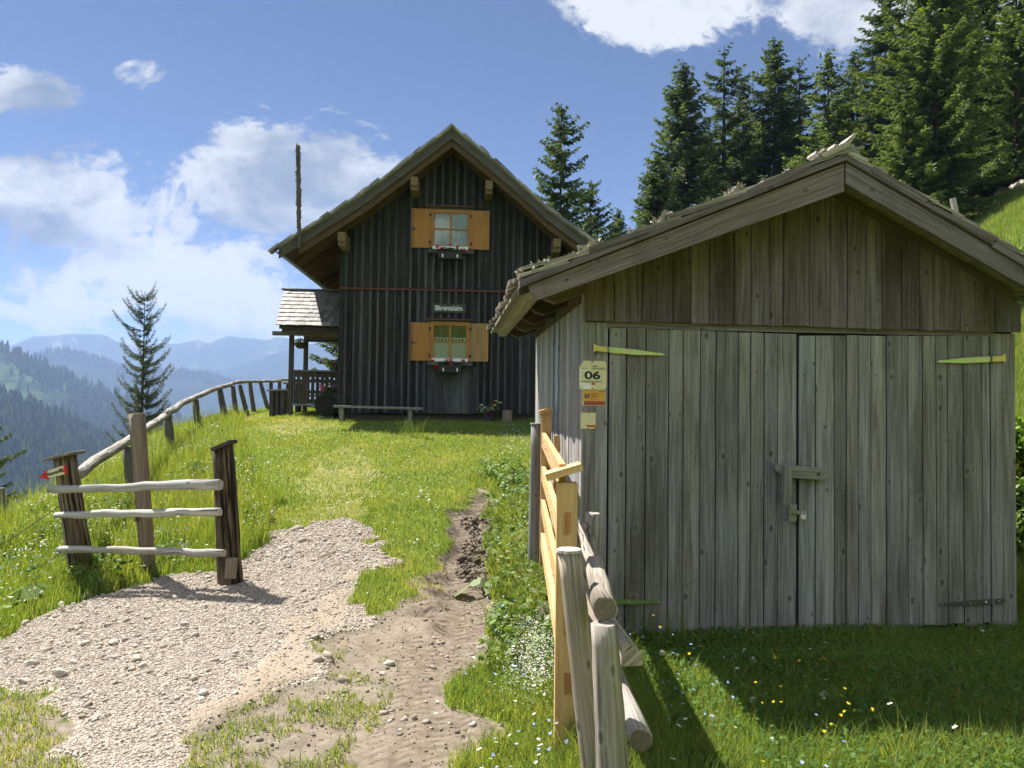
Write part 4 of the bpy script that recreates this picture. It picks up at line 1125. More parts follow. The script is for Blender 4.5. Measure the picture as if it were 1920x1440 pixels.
# ---- porch at the left side
def porch():
    p = thing('porch', None, None, (0, 0, 0)); p.parent = hut
    ve, vr = 0.95, 2.65
    el = HF.hit(519, 612, ve); rl = HF.hit(533, 546, vr)
    ue_, we_ = el; ur_, wr_ = rl
    sl = (EV * (vr - ve) + EW * (wr_ - we_)); L = sl.length; sl.normalize()
    nrm = EU.cross(sl).normalized()
    if nrm.z < 0: nrm = -nrm
    mb = MB(); rows = 9
    for i in range(rows):
        s0 = L * i / rows; f = i / rows
        uu = ue_ + (ur_ - ue_) * f - 0.02
        while uu < 0.0:
            wd = random.uniform(0.085, 0.15); u1 = min(uu + wd, 0.0)
            ln = L / rows * 1.55 + random.uniform(-0.012, 0.012)
            c = HF.pt(0, ve, we_) + EU * ((uu + u1) / 2) + sl * (s0 + ln / 2 + random.uniform(-0.012, 0.012)) + nrm * (0.035 + 0.006 * random.random())
            tl = (sl - nrm * 0.075).normalized()
            mb.box(c, EU * (u1 - uu - 0.004), tl * ln, EU.cross(tl).normalized() * 0.02, tl)
            uu = u1
    mb.box(HF.pt(ur_ * 0.5 - 0.03, vr + 0.01, wr_ + 0.05), EU * (-ur_ + 0.05), EV * 0.20, EW * 0.035, EU)
    mb.build('shingle_cover', M['shingle'], p)
    mb = MB()
    mb.prism([HF.pt(ue_ + 0.05, ve + 0.02, we_ - 0.01), HF.pt(0, ve + 0.02, we_ - 0.01), HF.pt(0, vr, wr_ - 0.01), HF.pt(ur_ + 0.05, vr, wr_ - 0.01)], -nrm * 0.05, EU)
    vb = vr + 1.7
    mb.prism([HF.pt(ur_, vr, wr_), HF.pt(0, vr, wr_), HF.pt(0, vb, we_), HF.pt(ue_, vb, we_)], -EW * 0.08, EU)
    mb.build('roof_deck', M['dark_wood'], p)
    mb = MB(); mb.box(HF.pt(ue_ / 2 + 0.05, ve + 0.10, we_ - 0.07), EU * (-ue_ - 0.1), EV * 0.06, EW * 0.11, EU); mb.build('eave_board', M['dark_wood'], p)
    vp = 1.55
    bl = HF.hit(512, 625, vp); 
    mb = MB(); mb.box(HF.pt(bl[0] / 2, vp - 0.02, bl[1]), EU * (-bl[0]), EV * 0.13, EW * 0.10, EU, 0.8); mb.build('beam', M['fascia'], p)
    mb = MB(); mb.box(HF.pt(bl[0] / 2 + 0.18, vp + 0.1, bl[1] + 0.11), EU * (-bl[0] - 0.4), EV * 0.12, EW * 0.12, EU, 0.2); mb.build('beam', M['dark_wood'], p)
    b2 = HF.hit(576, 638.5, 3.1)
    mb = MB(); mb.box(HF.pt(b2[0] / 2 - 0.05, 3.1, b2[1]), EU * (-b2[0]), EV * 0.10, EW * 0.07, EU); mb.build('beam', M['dark_wood'], p)
    for (px, vq, wtop) in ((546, vp, bl[1] - 0.05), (573, 3.1, bl[1] + 0.3)):
        uu = HF.hit(px, 690, vq)[0]; g = HF.pt(uu, vq, 0); zg = hg(g.x, g.y) - HF.O.z
        mb = MB(); mb.box(HF.pt(uu, vq, (wtop + zg - 0.1) / 2), EU * 0.11, EV * 0.11, EW * (wtop - zg + 0.1), EW); mb.build('post', M['dark_wood'], p, bevel=0.006)
    u0 = HF.hit(551, 700, vp)[0]
    wt_ = HF.hit(590, 697, vp)[1]; wb_ = HF.hit(590, 757, vp)[1]
    rl_ = MB(); k = 0; uu = u0; hw = wt_ - wb_
    bwid = 0.118
    while uu < -0.02:
        u1 = min(uu + bwid, 0.0); um = (uu + u1) / 2; g = random.uniform(-.004, .004); vr_ = random.random()
        m_ = MB()
        hs = [(0.14, 0.20), (0.30, 0.44), (0.60, 0.70), (0.74, 0.80)]
        hx = 0.020
        def pc(a, b, w0, w1):
            rl_.prism([HF.pt(a, vp + g, w0), HF.pt(b, vp + g, w0), HF.pt(b, vp + g, w1), HF.pt(a, vp + g, w1)], EV * 0.025, EW, vr_)
        pc(uu, um - hx, wb_, wt_); pc(um + hx, u1 - 0.004, wb_, wt_)
        last = 0.0
        for a, b in [(0.14, 0.22), (0.27, 0.31), (0.42, 0.66), (0.76, 0.83)]:
            pc(um - hx, um + hx, wb_ + hw * last, wb_ + hw * a); last = b
        pc(um - hx, um + hx, wb_ + hw * last, wt_)
        uu = u1
    rl = rl_.build('railing', M['dark_wood'], p)
    mb = MB(); mb.box(HF.pt(u0 / 2, vp + 0.01, wt_ + 0.022), EU * (-u0), EV * 0.13, EW * 0.04, EU, 0.9); mb.build('handrail', M['fascia'], rl)
    mb = MB(); mb.box(HF.pt(u0 / 2 - 0.04, vp + 0.9, wb_ - 0.03), EU * (-u0 + 0.1), EV * 1.9, EW * 0.05, EU, 0.5); mb.build('floor_deck', M['grey_wood'], p)
    # hanging basket (a thing of its own)
    c = HF.hp(564, 645, 2.3)
    hb = thing('hanging_basket', 'dark hanging flower basket under the porch roof of the house', 'flower basket', tuple(c))
    mb = MB(); mb.lathe(c + Vector((0, 0, -0.13)), [(0.0, 0), (0.09, 0.015), (0.15, 0.08), (0.17, 0.15), (0.0, 0.15)], 14); mb.build('bowl', M['dark_wood'], hb)
    leaf_cloud(320, c + Vector((0, 0, 0.03)), (0.20, 0.18, 0.12), 0.028, 'foliage', 'needles_grey', hb, 120)
    for a in (0, 2.1, 4.2):
        mb = MB(); mb.bar(c + Vector((0.16 * math.cos(a), 0.16 * math.sin(a), 0)), c + Vector((0, 0, 0.35)), 0.008, 0.008); mb.build('chain', M['black'], hb)
    # one geranium on the far railing end
    q = HF.hp(628, 681, 1.45)
    g = thing('geranium', 'red geranium standing on the porch rail beside the house corner', 'flower', (q.x, q.y, HF.O.z + wt_ + 0.04))
    mb = MB(); mb.lathe((q.x, q.y, HF.O.z + wt_ + 0.042), [(0.05, 0), (0.07, 0.11), (0.0, 0.10)], 12); mb.build('pot', M['dark_wood'], g)
    leaf_cloud(60, (q.x, q.y, HF.O.z + wt_ + 0.15), (0.08, 0.08, 0.05), 0.025, 'foliage', 'gerleaf', g, 131)
    leaf_cloud(80, (q.x - 0.01, q.y, q.z), (0.06, 0.06, 0.06), 0.018, 'blossom', 'petal_red', g, 130)
porch()

# garden bench and table beyond the porch
def garden_seats():
    d = 21.0
    c = P(520, 740, d); zg = hg(c.x, c.y)
    t = thing('garden_bench', 'small wooden bench with solid legs at the end of the rail fence', 'bench', (c.x, c.y, zg))
    a = P(503, 732, d); b = P(541, 731, d)
    mb = MB(); mb.box((a + b) / 2, b - a, (0, 0.32, 0), (0, 0, 0.045), None, 0.8); mb.build('seat', M['grey_wood'], t, bevel=0.005)
    for f in (0.24, 0.5, 0.76):
        q = a.lerp(b, f); mb = MB(); mb.box((q.x, q.y, (q.z - 0.02 + zg - 0.05) / 2), (0.11, 0, 0), (0, 0.26, 0), (0, 0, q.z - 0.022 - zg + 0.05)); mb.build('leg', M['dark_wood'], t)
    a = P(530, 718.5, d + 0.7); b = P(560, 718.5, d + 0.7); zg = hg((a.x + b.x) / 2, a.y)
    t = thing('garden_table', 'plank table behind the porch corner post beside the small bench', 'table', ((a.x + b.x) / 2, a.y, zg))
    mb = MB(); mb.box((a + b) / 2 + Vector((0, 0.35, 0)), b - a, (0, 0.7, 0), (0, 0, 0.05), None, 0.6); mb.build('tabletop', M['grey_wood'], t)
    for f in (0.2, 0.8):
        q = a.lerp(b, f); mb = MB(); mb.box((q.x, q.y + 0.35, (q.z - 0.03 + zg - 0.05) / 2), (0.08, 0, 0), (0, 0.4, 0), (0, 0, q.z - 0.027 - zg + 0.05)); mb.build('leg', M['dark_wood'], t)
garden_seats()
# ------------------------------------------------------------------ the shed
SF = Frame(P(1090, 1187, 5.2), 0.12, 0.085)
SF.O.z = 0.0
SU, SV, SW = SF.eu, SF.ev, SF.ew
shed = thing('shed', 'weathered grey plank shed with double doors and a low shingled gable roof', 'shed', tuple(SF.O))
def sboard(m, u0, u1, w0, wa, wb, v0, th, var=None):
    m.prism([SF.pt(u0, v0, w0), SF.pt(u1, v0, w0), SF.pt(u1, v0, wb), SF.pt(u0, v0, wa)], SV * th, SW, var)
SVV = -0.36
sl = [SF.hit(*q, SVV) for q in ((973, 519), (1240, 415), (1414, 344), (1580, 284))]
sr = [SF.hit(*q, SVV) for q in ((1580, 284), (1744, 374), (1872, 450), (1990, 522))]
s_apex = sl[-1]
s_pts = sl + sr[1:]
def s_w(u): return float(np.interp(u, [p[0] for p in s_pts], [p[1] for p in s_pts]))
SUR = SF.hit(1905, 900)[0]
S_LEN = 2.75
lowL = SF.hit(1092, 600.5, -0.03); lowR = SF.hit(1915, 624, -0.03)
def pan_w(u): return lowL[1] + (lowR[1] - lowL[1]) * (u - lowL[0]) / (lowR[0] - lowL[0])
# gable boards, standing proud of the doors
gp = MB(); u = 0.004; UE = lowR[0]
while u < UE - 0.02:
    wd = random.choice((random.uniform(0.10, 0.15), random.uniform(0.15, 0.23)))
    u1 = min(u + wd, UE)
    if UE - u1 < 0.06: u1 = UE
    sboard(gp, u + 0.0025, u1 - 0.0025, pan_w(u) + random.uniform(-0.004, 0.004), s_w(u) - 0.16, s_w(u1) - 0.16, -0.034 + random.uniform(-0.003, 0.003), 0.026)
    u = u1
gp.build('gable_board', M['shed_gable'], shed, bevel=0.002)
# near-black sheet behind all gaps, the unlit inside put into its colour
mb = MB()
mb.prism([SF.pt(0.02, 0.02, -0.1), SF.pt(SUR - 0.02, 0.02, -0.1), SF.pt(SUR - 0.02, 0.02, s_w(SUR) - 0.22), SF.pt(s_apex[0], 0.02, s_apex[1] - 0.24), SF.pt(0.02, 0.02, s_w(0) - 0.22)], SV * 0.02, SW)
mb.build('dark_backing', M['void'], shed)
# lintel beam
l0 = SF.hit(1139, 606, -0.004); l1 = SF.hit(1860, 632, -0.004)
mb = MB(); lt = SF.hit(1139, 615.5, -0.004)[1]; rt = SF.hit(1857, 631, -0.004)[1]
mb.prism([SF.pt(l0[0], -0.004, lt), SF.pt(l1[0], -0.004, rt), SF.pt(l1[0], -0.004, pan_w(l1[0]) + 0.02), SF.pt(l0[0], -0.004, pan_w(l0[0]) + 0.02)], SV * 0.02, SU, 0.9)
mb.build('lintel', M['fascia'], shed)
# jambs
uL = SF.hit(1139, 900, 0)[0]; uC = SF.hit(1495, 900, 0)[0]; uR = SF.hit(1857, 900, 0)[0]
def ground_w(u):
    p = SF.pt(u, 0, 0); return hg(p.x, p.y)
jb = MB(); mid = uL * 0.47
for a, b in ((0.0, mid), (mid, uL - 0.004)):
    sboard(jb, a + 0.001, b - 0.001, ground_w(a) - 0.05, pan_w(a) - 0.006, pan_w(b) - 0.006, 0.0, 0.025)
jb.build('jamb', M['shed'], shed, bevel=0.002)
jb = MB(); mid = uR + (SUR - uR) * 0.48
for a, b in ((uR + 0.006, mid), (mid, SUR)):
    sboard(jb, a + 0.001, b - 0.001, ground_w(a) - 0.05, pan_w(a) - 0.006, pan_w(b) - 0.006, 0.0, 0.025)
jb.build('jamb', M['shed'], shed, bevel=0.002)
# doors
def door(u0, u1, topl, topr, seed):
    rs = random.Random(seed)
    d = thing('door', None, None, (0, 0, 0)); d.parent = shed
    mb = MB(); u = u0
    while u < u1 - 0.02:
        wd = rs.uniform(0.085, 0.165); e = min(u + wd, u1)
        if u1 - e < 0.05: e = u1
        f0 = (u - u0) / (u1 - u0); f1 = (e - u0) / (u1 - u0)
        sboard(mb, u + rs.uniform(0.002, 0.005), e - rs.uniform(0.002, 0.005), 0.075 + rs.uniform(-0.012, 0.02), topl + (topr - topl) * f0 + rs.uniform(-.003, .003), topl + (topr - topl) * f1 + rs.uniform(-.003, .003), -0.004 + rs.uniform(-0.005, 0.004), 0.024, rs.random())
        u = e
    mb.build('door_leaf', M['shed'], d, bevel=0.002)
    return d
tl0 = SF.hit(1145, 615, 0)[1]; tl1 = SF.hit(1490, 626, 0)[1]; tr0 = SF.hit(1500, 629, 0)[1]; tr1 = SF.hit(1855, 630, 0)[1]
door_l = door(uL + 0.004, uC - 0.006, tl0, tl1, 11)
door_r = door(uC + 0.007, uR - 0.002, tr0, tr1, 12)
# nail heads in rows across the boards
mb = MB()
def nail(u, wv, v):
    c = SF.pt(u, v, wv); rr = random.uniform(0.0032, 0.0048)
    mb.prism([c + (SU * math.cos(x) + SW * math.sin(x)) * rr for x in [i * math.pi / 3 for i in range(6)]], SV * 0.004, SU)
for rowf in (0.055, 0.075):
    uu = 0.05
    while uu < UE - 0.04:
        nail(uu + random.uniform(-.012, .012), pan_w(uu) + rowf + random.uniform(-.012, .012), -0.0385); uu += random.uniform(0.06, 0.16)
for wv in (0.42, 1.05, 1.86):
    uu = uL + 0.04
    while uu < uR - 0.04:
        nail(uu + random.uniform(-.012, .012), wv + random.uniform(-.02, .02), -0.0105); uu += random.uniform(0.05, 0.15)
mb.build('nail_pattern', M['wire'], shed)
# strap hinges
def hinge(parent, px_plate, px_joint, px_tip, py0, py1, h, m_plate, m_strap, flip):
    """long strap hinge: plate on the jamb, knuckle, tapering strap with a spade tip"""
    v = -0.026
    a = SF.hit(px_plate, py0, v); j = SF.hit(px_joint, py0 + (py1 - py0) * abs(px_joint - px_plate) / abs(px_tip - px_plate), v); t = SF.hit(px_tip, py1, v)
    s = 1 if t[0] > a[0] else -1
    hg_ = thing('hinge', None, None, (0, 0, 0)); hg_.parent = parent
    def pl(m, pts, v0, th):
        if s < 0: pts = pts[::-1]
        m.prism([SF.pt(p[0], v0, p[1]) for p in pts], SV * th, SU)
    mb = MB()
    pl(mb, [(a[0], a[1] - h * 1.2), (a[0] + s * h * 0.55, a[1] - h * 0.72), (j[0] - s * 0.006, j[1] - h * 0.72), (j[0] - s * 0.006, j[1] + h * 0.72), (a[0] + s * h * 0.9, a[1] + h * 0.74), (a[0] + s * 0.012, a[1] + h * 1.25), (a[0], a[1] + h * 1.2)], v, 0.004)
    mb.build('hinge_plate', M[m_plate], hg_)
    mb = MB(); L = t[0] - j[0]; dw = t[1] - j[1]
    f = lambda q: (j[0] + L * q, j[1] + dw * q)
    def at(q, k): p = f(q); return (p[0], p[1] + k * h)
    pl(mb, [at(0.02, -0.78), at(0.5, -0.80), at(0.86, -0.32), at(0.90, -0.46), at(1.0, 0), at(0.90, 0.46), at(0.86, 0.30), at(0.45, 0.72), at(0.02, 0.78)], v + 0.001, 0.004)
    mb.build('hinge_strap', M[m_strap], hg_)
    mb = MB(); q = SF.pt(j[0], v - 0.003, j[1] - h * 0.75); mb.tube([q, q + SW * h * 1.5], 0.0065, 8); mb.build('knuckle', M['old_steel'], hg_)
    for q, k in ((-0.32, 0.1), (-0.62, 0.75), (-0.62, -0.6), (0.13, 0.05), (0.42, -0.1), (0.93, 0.0)):
        p = f(q) if q > 0 else (a[0] + (j[0] - a[0]) * (1 + q * 1.45), a[1])
        c = SF.pt(p[0], v - 0.002, p[1] + k * h)
        rr = 0.009 if q == 0.13 else 0.0042
        mb = MB(); mb.prism([c + (SU * math.cos(x) + SW * math.sin(x)) * rr for x in [i * math.pi / 4 for i in range(8)]], SV * 0.003, SU)
        mb.build('bolt_head', M['steel'], hg_)
hinge(door_l, 1113, 1141, 1249, 653, 665, 0.024, 'zinc_yellow', 'zinc', 0)
hinge(door_r, 1886, 1859, 1755, 672, 678, 0.026, 'zinc_yellow', 'zinc', 1)
hinge(door_l, 1104, 1132, 1243, 1127, 1129, 0.024, 'green_paint', 'green_paint', 0)
hinge(door_r, 1886, 1862, 1760, 1127, 1133, 0.023, 'dull_paint', 'dull_paint', 1)
# wooden turn button, keeper block, hasp
lat = thing('latch', None, None, (0, 0, 0)); lat.parent = door_l
def poly_front(m, pxs, v, th, g=None, var=None):
    pts = [SF.hp(x, y, v) for x, y in pxs]
    m.prism(pts, SV * th, g or SU, var)
mb = MB(); poly_front(mb, [(1454, 882), (1469, 894), (1479, 896), (1543, 901), (1555, 893), (1554, 884), (1545, 878), (1484, 872), (1478, 870.5), (1454, 870.5)], -0.058, 0.034, SU, 0.85); mb.build('turn_button', M['grey_wood'], lat, bevel=0.003)
mb = MB(); poly_front(mb, [(1469, 948), (1484, 936), (1486, 873), (1472, 874)], -0.10, 0.072, SW, 0.5); mb.build('keeper_block', M['grey_wood'], lat, bevel=0.003)
mb = MB(); c = SF.hp(1535, 889, -0.062); mb.prism([c + (SU * math.cos(x) + SW * math.sin(x)) * 0.011 for x in [i * math.pi / 4 for i in range(8)]], SV * 0.006, SU); mb.build('bolt_head', M['wire'], lat)
mb = MB(); poly_front(mb, [(1479, 978), (1494, 977), (1494, 945), (1481, 946)], -0.038, 0.010, SW); mb.build('hasp_block', M['old_steel'], lat)
mb = MB(); poly_front(mb, [(1480, 963.5), (1508, 965), (1510, 958), (1480, 956)], -0.050, 0.004, SU); mb.build('hasp', M['old_steel'], lat)
mb = MB(); poly_front(mb, [(1485, 963), (1493, 963.4), (1493, 957.4), (1485, 957)], -0.055, 0.004, SU); mb.build('hasp_patch', M['green_paint'], lat)
pc = SF.hp(1507, 974, -0.06)
pad = thing('padlock', 'small silver padlock hanging from the hasp between the shed doors', 'padlock', tuple(pc))
mb = MB(); poly_front(mb, [(1501.5, 973.5), (1510.5, 974.5), (1512, 966), (1502.5, 965)], -0.066, 0.018, SW); mb.build('lock_body', M['steel'], pad, bevel=0.003)
mb = MB(); q = SF.hp(1507, 965.5, -0.058)
mb.tube([q + (SU * math.cos(a) * 0.0125 + SW * (math.sin(a) * 0.016 + (0.006 if 0 < a < math.pi else 0))) for a in [i * math.pi / 10 for i in range(11)]], 0.0035, 6); mb.build('shackle', M['steel'], pad)

# long side wall with narrow silvery boards
mb = MB(); v = 0.0
while v < S_LEN - 0.01:
    wd = random.uniform(0.07, 0.13); e = min(v + wd, S_LEN)
    p = SF.pt(0, v, 0)
    off = random.uniform(-0.004, 0.004)
    top = s_w(0) - 0.19
    mb.prism([SF.pt(-0.012 + off, v + 0.002, hg(p.x, p.y) - 0.1), SF.pt(-0.012 + off, v + 0.002, top), SF.pt(-0.012 + off, e - 0.002, top), SF.pt(-0.012 + off, e - 0.002, hg(p.x, p.y) - 0.1)], SU * 0.022, SW)
    v = e
mb.build('side_wall', M['shed_side'], shed)
mb = MB()
mb.prism([SF.pt(SUR - 0.03, 0.026, -0.2), SF.pt(SUR, 0.026, -0.2), SF.pt(SUR, 0.026, s_w(SUR) - 0.2), SF.pt(SUR - 0.03, 0.026, s_w(SUR) - 0.2)], SV * (S_LEN - 0.03), SW)
mb.build('side_wall', M['shed_side'], shed)
mb = MB()
mb.prism([SF.pt(0.015, S_LEN - 0.03, -0.2), SF.pt(SUR - 0.035, S_LEN - 0.03, -0.2), SF.pt(SUR - 0.035, S_LEN - 0.03, s_w(SUR) - 0.22), SF.pt(s_apex[0], S_LEN - 0.03, s_apex[1] - 0.26), SF.pt(0.015, S_LEN - 0.03, s_w(0) - 0.22)], SV * 0.025, SW)
mb.build('back_wall', M['shed_side'], shed)

# roof
sroof = thing('roof', None, None, (0, 0, 0)); sroof.parent = shed
VE = S_LEN + 0.03
def sstrip(m, pts, lo, hi, v0, v1, along=True, var=None):
    for (ua, wa), (ub, wb) in zip(pts, pts[1:]):
        d = (SU * (ub - ua) + SW * (wb - wa)).normalized()
        m.prism([SF.pt(ua, v0, wa - hi), SF.pt(ub, v0, wb - hi), SF.pt(ub, v0, wb - lo), SF.pt(ua, v0, wa - lo)], SV * (v1 - v0), d if along else SV, var)
def shift(pts, du):
    (ua, wa), (ub, wb) = pts[0], pts[1]
    return [(ua + du, wa + (wb - wa) * du / (ub - ua))] + list(pts[1:])
mb = MB(); sstrip(mb, [sl[0], sl[-1]], 0.045, 0.07, SVV + 0.01, VE, False); sstrip(mb, [sr[0], sr[-1]], 0.045, 0.07, SVV + 0.01, VE, False); mb.build('roof_deck', M['lath'], sroof)
# barge boards and cover strips at the front verge
mb = MB(); pts = [(sl[0][0] + 0.055, sl[0][1] + 0.022), sl[-1]]
(ua, wa), (ub, wb) = pts
mb.prism([SF.pt(ua + 0.07, SVV - 0.03, wa - 0.165), SF.pt(ub - 0.005, SVV - 0.03, wb - 0.275), SF.pt(ub - 0.005, SVV - 0.03, wb - 0.085), SF.pt(ua, SVV - 0.03, wa - 0.080), SF.pt(ua + 0.02, SVV - 0.03, wa - 0.13)], SV * 0.035, (SU * (ub - ua) + SW * (wb - wa)).normalized(), 0.7)
mb.build('barge_board', M['fascia'], sroof, bevel=0.003)
(ua, wa), (ub, wb) = sr[0], sr[-1]
mb = MB(); mb.prism([SF.pt(ua + 0.002, SVV - 0.036, wa - 0.225), SF.pt(ub, SVV - 0.036, wb - 0.22), SF.pt(ub, SVV - 0.036, wb - 0.082), SF.pt(ua + 0.002, SVV - 0.036, wa - 0.084)], SV * 0.04, (SU * (ub - ua) + SW * (wb - wa)).normalized(), 0.8)
mb.build('barge_board', M['fascia'], sroof, bevel=0.003)
def lerp2(a, b, f): return (a[0] + (b[0] - a[0]) * f, a[1] + (b[1] - a[1]) * f)
for side, (a, b) in enumerate(((sl[0], sl[-1]), (sr[0], sr[-1]))):
    for f0, f1, lo, hi, vv in ((0.0, 1.0, 0.028, 0.058, -0.045), (0.0, 0.43 if side == 0 else 0.5, 0.052, 0.075, -0.056), (0.38 if side == 0 else 0.36, 0.74, 0.046, 0.074, -0.052), (0.70, 1.0, 0.044, 0.072, -0.057)):
        if side == 1 and lo < 0.03: f1 = 1.0
        mb = MB(); p0, p1 = lerp2(a, b, f0), lerp2(a, b, f1)
        sstrip(mb, [p0, p1], lo, hi, SVV + vv, SVV + 0.05, True); mb.build('cover_strip', M['fascia'], sroof)
mb = MB(); sstrip(mb, [sl[0], sl[-1]], 0.05, 0.12, SVV + 0.005, SVV + 0.03, True, 0.1); sstrip(mb, [sr[0], sr[-1]], 0.05, 0.12, SVV + 0.005, SVV + 0.03, True, 0.1); mb.build('shadow_strip', M['dark_wood'], sroof)  # dark strip; shadow between barge board and cover strips put into its colour
# thick shingle courses; the ragged butts show along the eave and over the verge
def shingles(a, b, side):
    d2 = (SU * (b[0] - a[0]) + SW * (b[1] - a[1])); L = d2.length; d = d2.normalized()
    nrm = d.cross(SV).normalized()
    if nrm.z < 0: nrm = -nrm
    mb = MB(); rows = 12
    for i in range(rows):
        s0 = L * i / rows
        v = SVV - 0.05
        while v < VE:
            wd = random.uniform(0.07, 0.14)
            for lay in range(2 if i == 0 else 1):
                ln = L / rows * 1.7 + random.uniform(-0.04, 0.04)
                out = random.uniform(-0.05, 0.015) - (0.0 if lay == 0 else -0.035)
                c = SF.pt(a[0], v + wd / 2 + random.uniform(-.006, .006), a[1]) + d * (s0 + ln / 2 + out) + nrm * (-0.032 + 0.022 + 0.020 * lay + random.uniform(-0.004, 0.007))
                t = (d - nrm * random.uniform(0.05, 0.10)).normalized()
                mb.box(c, t * ln, SV * (wd - 0.006), t.cross(SV).normalized() * random.uniform(0.014, 0.024), t)
            v += wd
    return mb
mb = shingles(sl[0], sl[-1], 0)
mb2 = shingles((sr[-1][0], sr[-1][1]), sr[0], 1)
mb.build('shingle_cover', M['shingle_old'], sroof); mb2.build('shingle_cover', M['shingle_old'], sroof)
# long loose verge shingles (layered boards seen from the front) and a curled ridge board
def px_board(pts, v, th, var=None, mat='fascia'):
    m = MB(); g = (SF.hp(*pts[1], v) - SF.hp(*pts[0], v)).normalized(); m.prism([SF.hp(x, y, v) for x, y in pts], SV * th, g, var); m.build('loose_shingle', M[mat], sroof)
px_board([(1105, 474), (1235, 430), (1320, 400), (1318, 396), (1235, 421), (1104, 462)], SVV - 0.055, 0.10, 0.3)
px_board([(1246, 416), (1335, 386), (1400, 365), (1400, 360), (1330, 376), (1244, 405)], SVV - 0.050, 0.12, 0.2)
px_board([(1400, 366), (1480, 332), (1565, 290), (1560, 283), (1475, 322), (1400, 357)], SVV - 0.05, 0.12, 0.5)
px_board([(1545, 297), (1590, 276), (1607, 251), (1602, 250), (1584, 267), (1540, 288)], SVV - 0.06, 0.16, 0.7, 'shingle_old')
px_board([(1578, 300), (1618, 302), (1612, 284), (1600, 270), (1590, 270), (1576, 285)], SVV - 0.045, 0.14, 0.4, 'shingle_old')
px_board([(1634, 322), (1735, 379), (1745, 373), (1640, 312)], SVV - 0.06, 0.12, 0.5)
px_board([(1745, 392), (1860, 452), (1873, 450), (1867, 444), (1750, 384)], SVV - 0.06, 0.12, 0.35)
px_board([(1860, 462), (1990, 540), (1990, 528), (1868, 453)], SVV - 0.06, 0.12, 0.5)
# lichen tufts on the roof edge
def lichen():
    r = np.random.default_rng(5); P_ = []
    for f in np.concatenate([r.uniform(0.0, 0.09, 36), r.uniform(0.20, 0.235, 18), r.uniform(0.42, 0.455, 20), r.uniform(0.64, 0.67, 16), r.uniform(0, 1, 10)]):
        q = lerp2(sl[0], sl[-1], f); P_.append(SF.pt(q[0], SVV - 0.05 + r.random() * 0.10, q[1] + 0.005 + 0.02 * r.random()))
    P_ = np.array([tuple(p) for p in P_]); n = len(P_) * 9
    p = np.repeat(P_, 9, 0) + r.normal(0, 0.010, (n, 3))
    d = r.normal(size=(n, 3)); d[:, 2] = np.abs(d[:, 2]) + 0.5; d /= np.linalg.norm(d, axis=1)[:, None]
    s = r.normal(size=(n, 3)) * 0.006
    V = np.stack([p - s, p + s, p + d * r.uniform(0.012, 0.035, n)[:, None]], 1).reshape(-1, 3) - np.array(root_loc(sroof))
    raw_mesh('lichen_crust', V, tris=np.arange(n * 3).reshape(n, 3), attrs={'var': np.repeat(r.random(n), 3), 'tip': np.zeros(n * 3)}, mat=M['lichen'], parent=sroof)['kind'] = 'stuff'
M['lichen'] = leafy('grey_lichen', [(0.20, 0.18, 0.15), (0.34, 0.31, 0.27), (0.26, 0.25, 0.18)], 0.1)
lichen()
# rafters and the eave plate
for k in range(5):
    v0 = 0.02 + k * 0.66
    (ua, wa), (ub, wb) = sl[0], sl[-1]
    d = (SU * (ub - ua) + SW * (wb - wa)).normalized(); g0 = (s_w(ua + 0.13)); e0 = ua + 0.16
    mb = MB()
    q = [(e0, s_w(e0) - 0.085), (e0 + 0.05, s_w(e0 + .05) - 0.175), (e0 + 0.13, s_w(e0 + .13) - 0.235), (s_apex[0] - 0.02, s_apex[1] - 0.26), (s_apex[0] - 0.02, s_apex[1] - 0.085)]
    mb.prism([SF.pt(a, v0 - 0.05, b) for a, b in q], SV * 0.10, d); mb.build('rafter', M['shed_under'], sroof, bevel=0.004)
    (ua, wa), (ub, wb) = sr[-1], sr[0]
    mb = MB(); q = [(ub + 0.02, wb - 0.26), (ua - 0.1, s_w(ua - .1) - 0.235), (ua - 0.1, s_w(ua - .1) - 0.085), (ub + 0.02, wb - 0.085)]
    mb.prism([SF.pt(a, v0 - 0.05, b) for a, b in q], SV * 0.10, (SU * (ub - ua) + SW * (wb - wa)).normalized()); mb.build('rafter', M['shed_under'], sroof)
ua = sl[0][0]
mb = MB(); mb.prism([SF.pt(ua + 0.10, SVV + 0.02, s_w(ua + .10) - 0.135), SF.pt(ua + 0.16, SVV + 0.02, s_w(ua + .16) - 0.16), SF.pt(ua + 0.16, SVV + 0.02, s_w(ua + .16) - 0.072), SF.pt(ua + 0.06, SVV + 0.02, s_w(ua + .06) - 0.072)], SV * (VE - SVV - 0.05), SV); mb.build('eave_lath', M['lath'], sroof)
mb = MB(); mb.box(SF.pt(0.03, S_LEN / 2 + 0.02, s_w(0.0) - 0.255), SU * 0.10, SV * (S_LEN - 0.06), SW * 0.10, SV); mb.build('wall_plate', M['shed_under'], sroof)

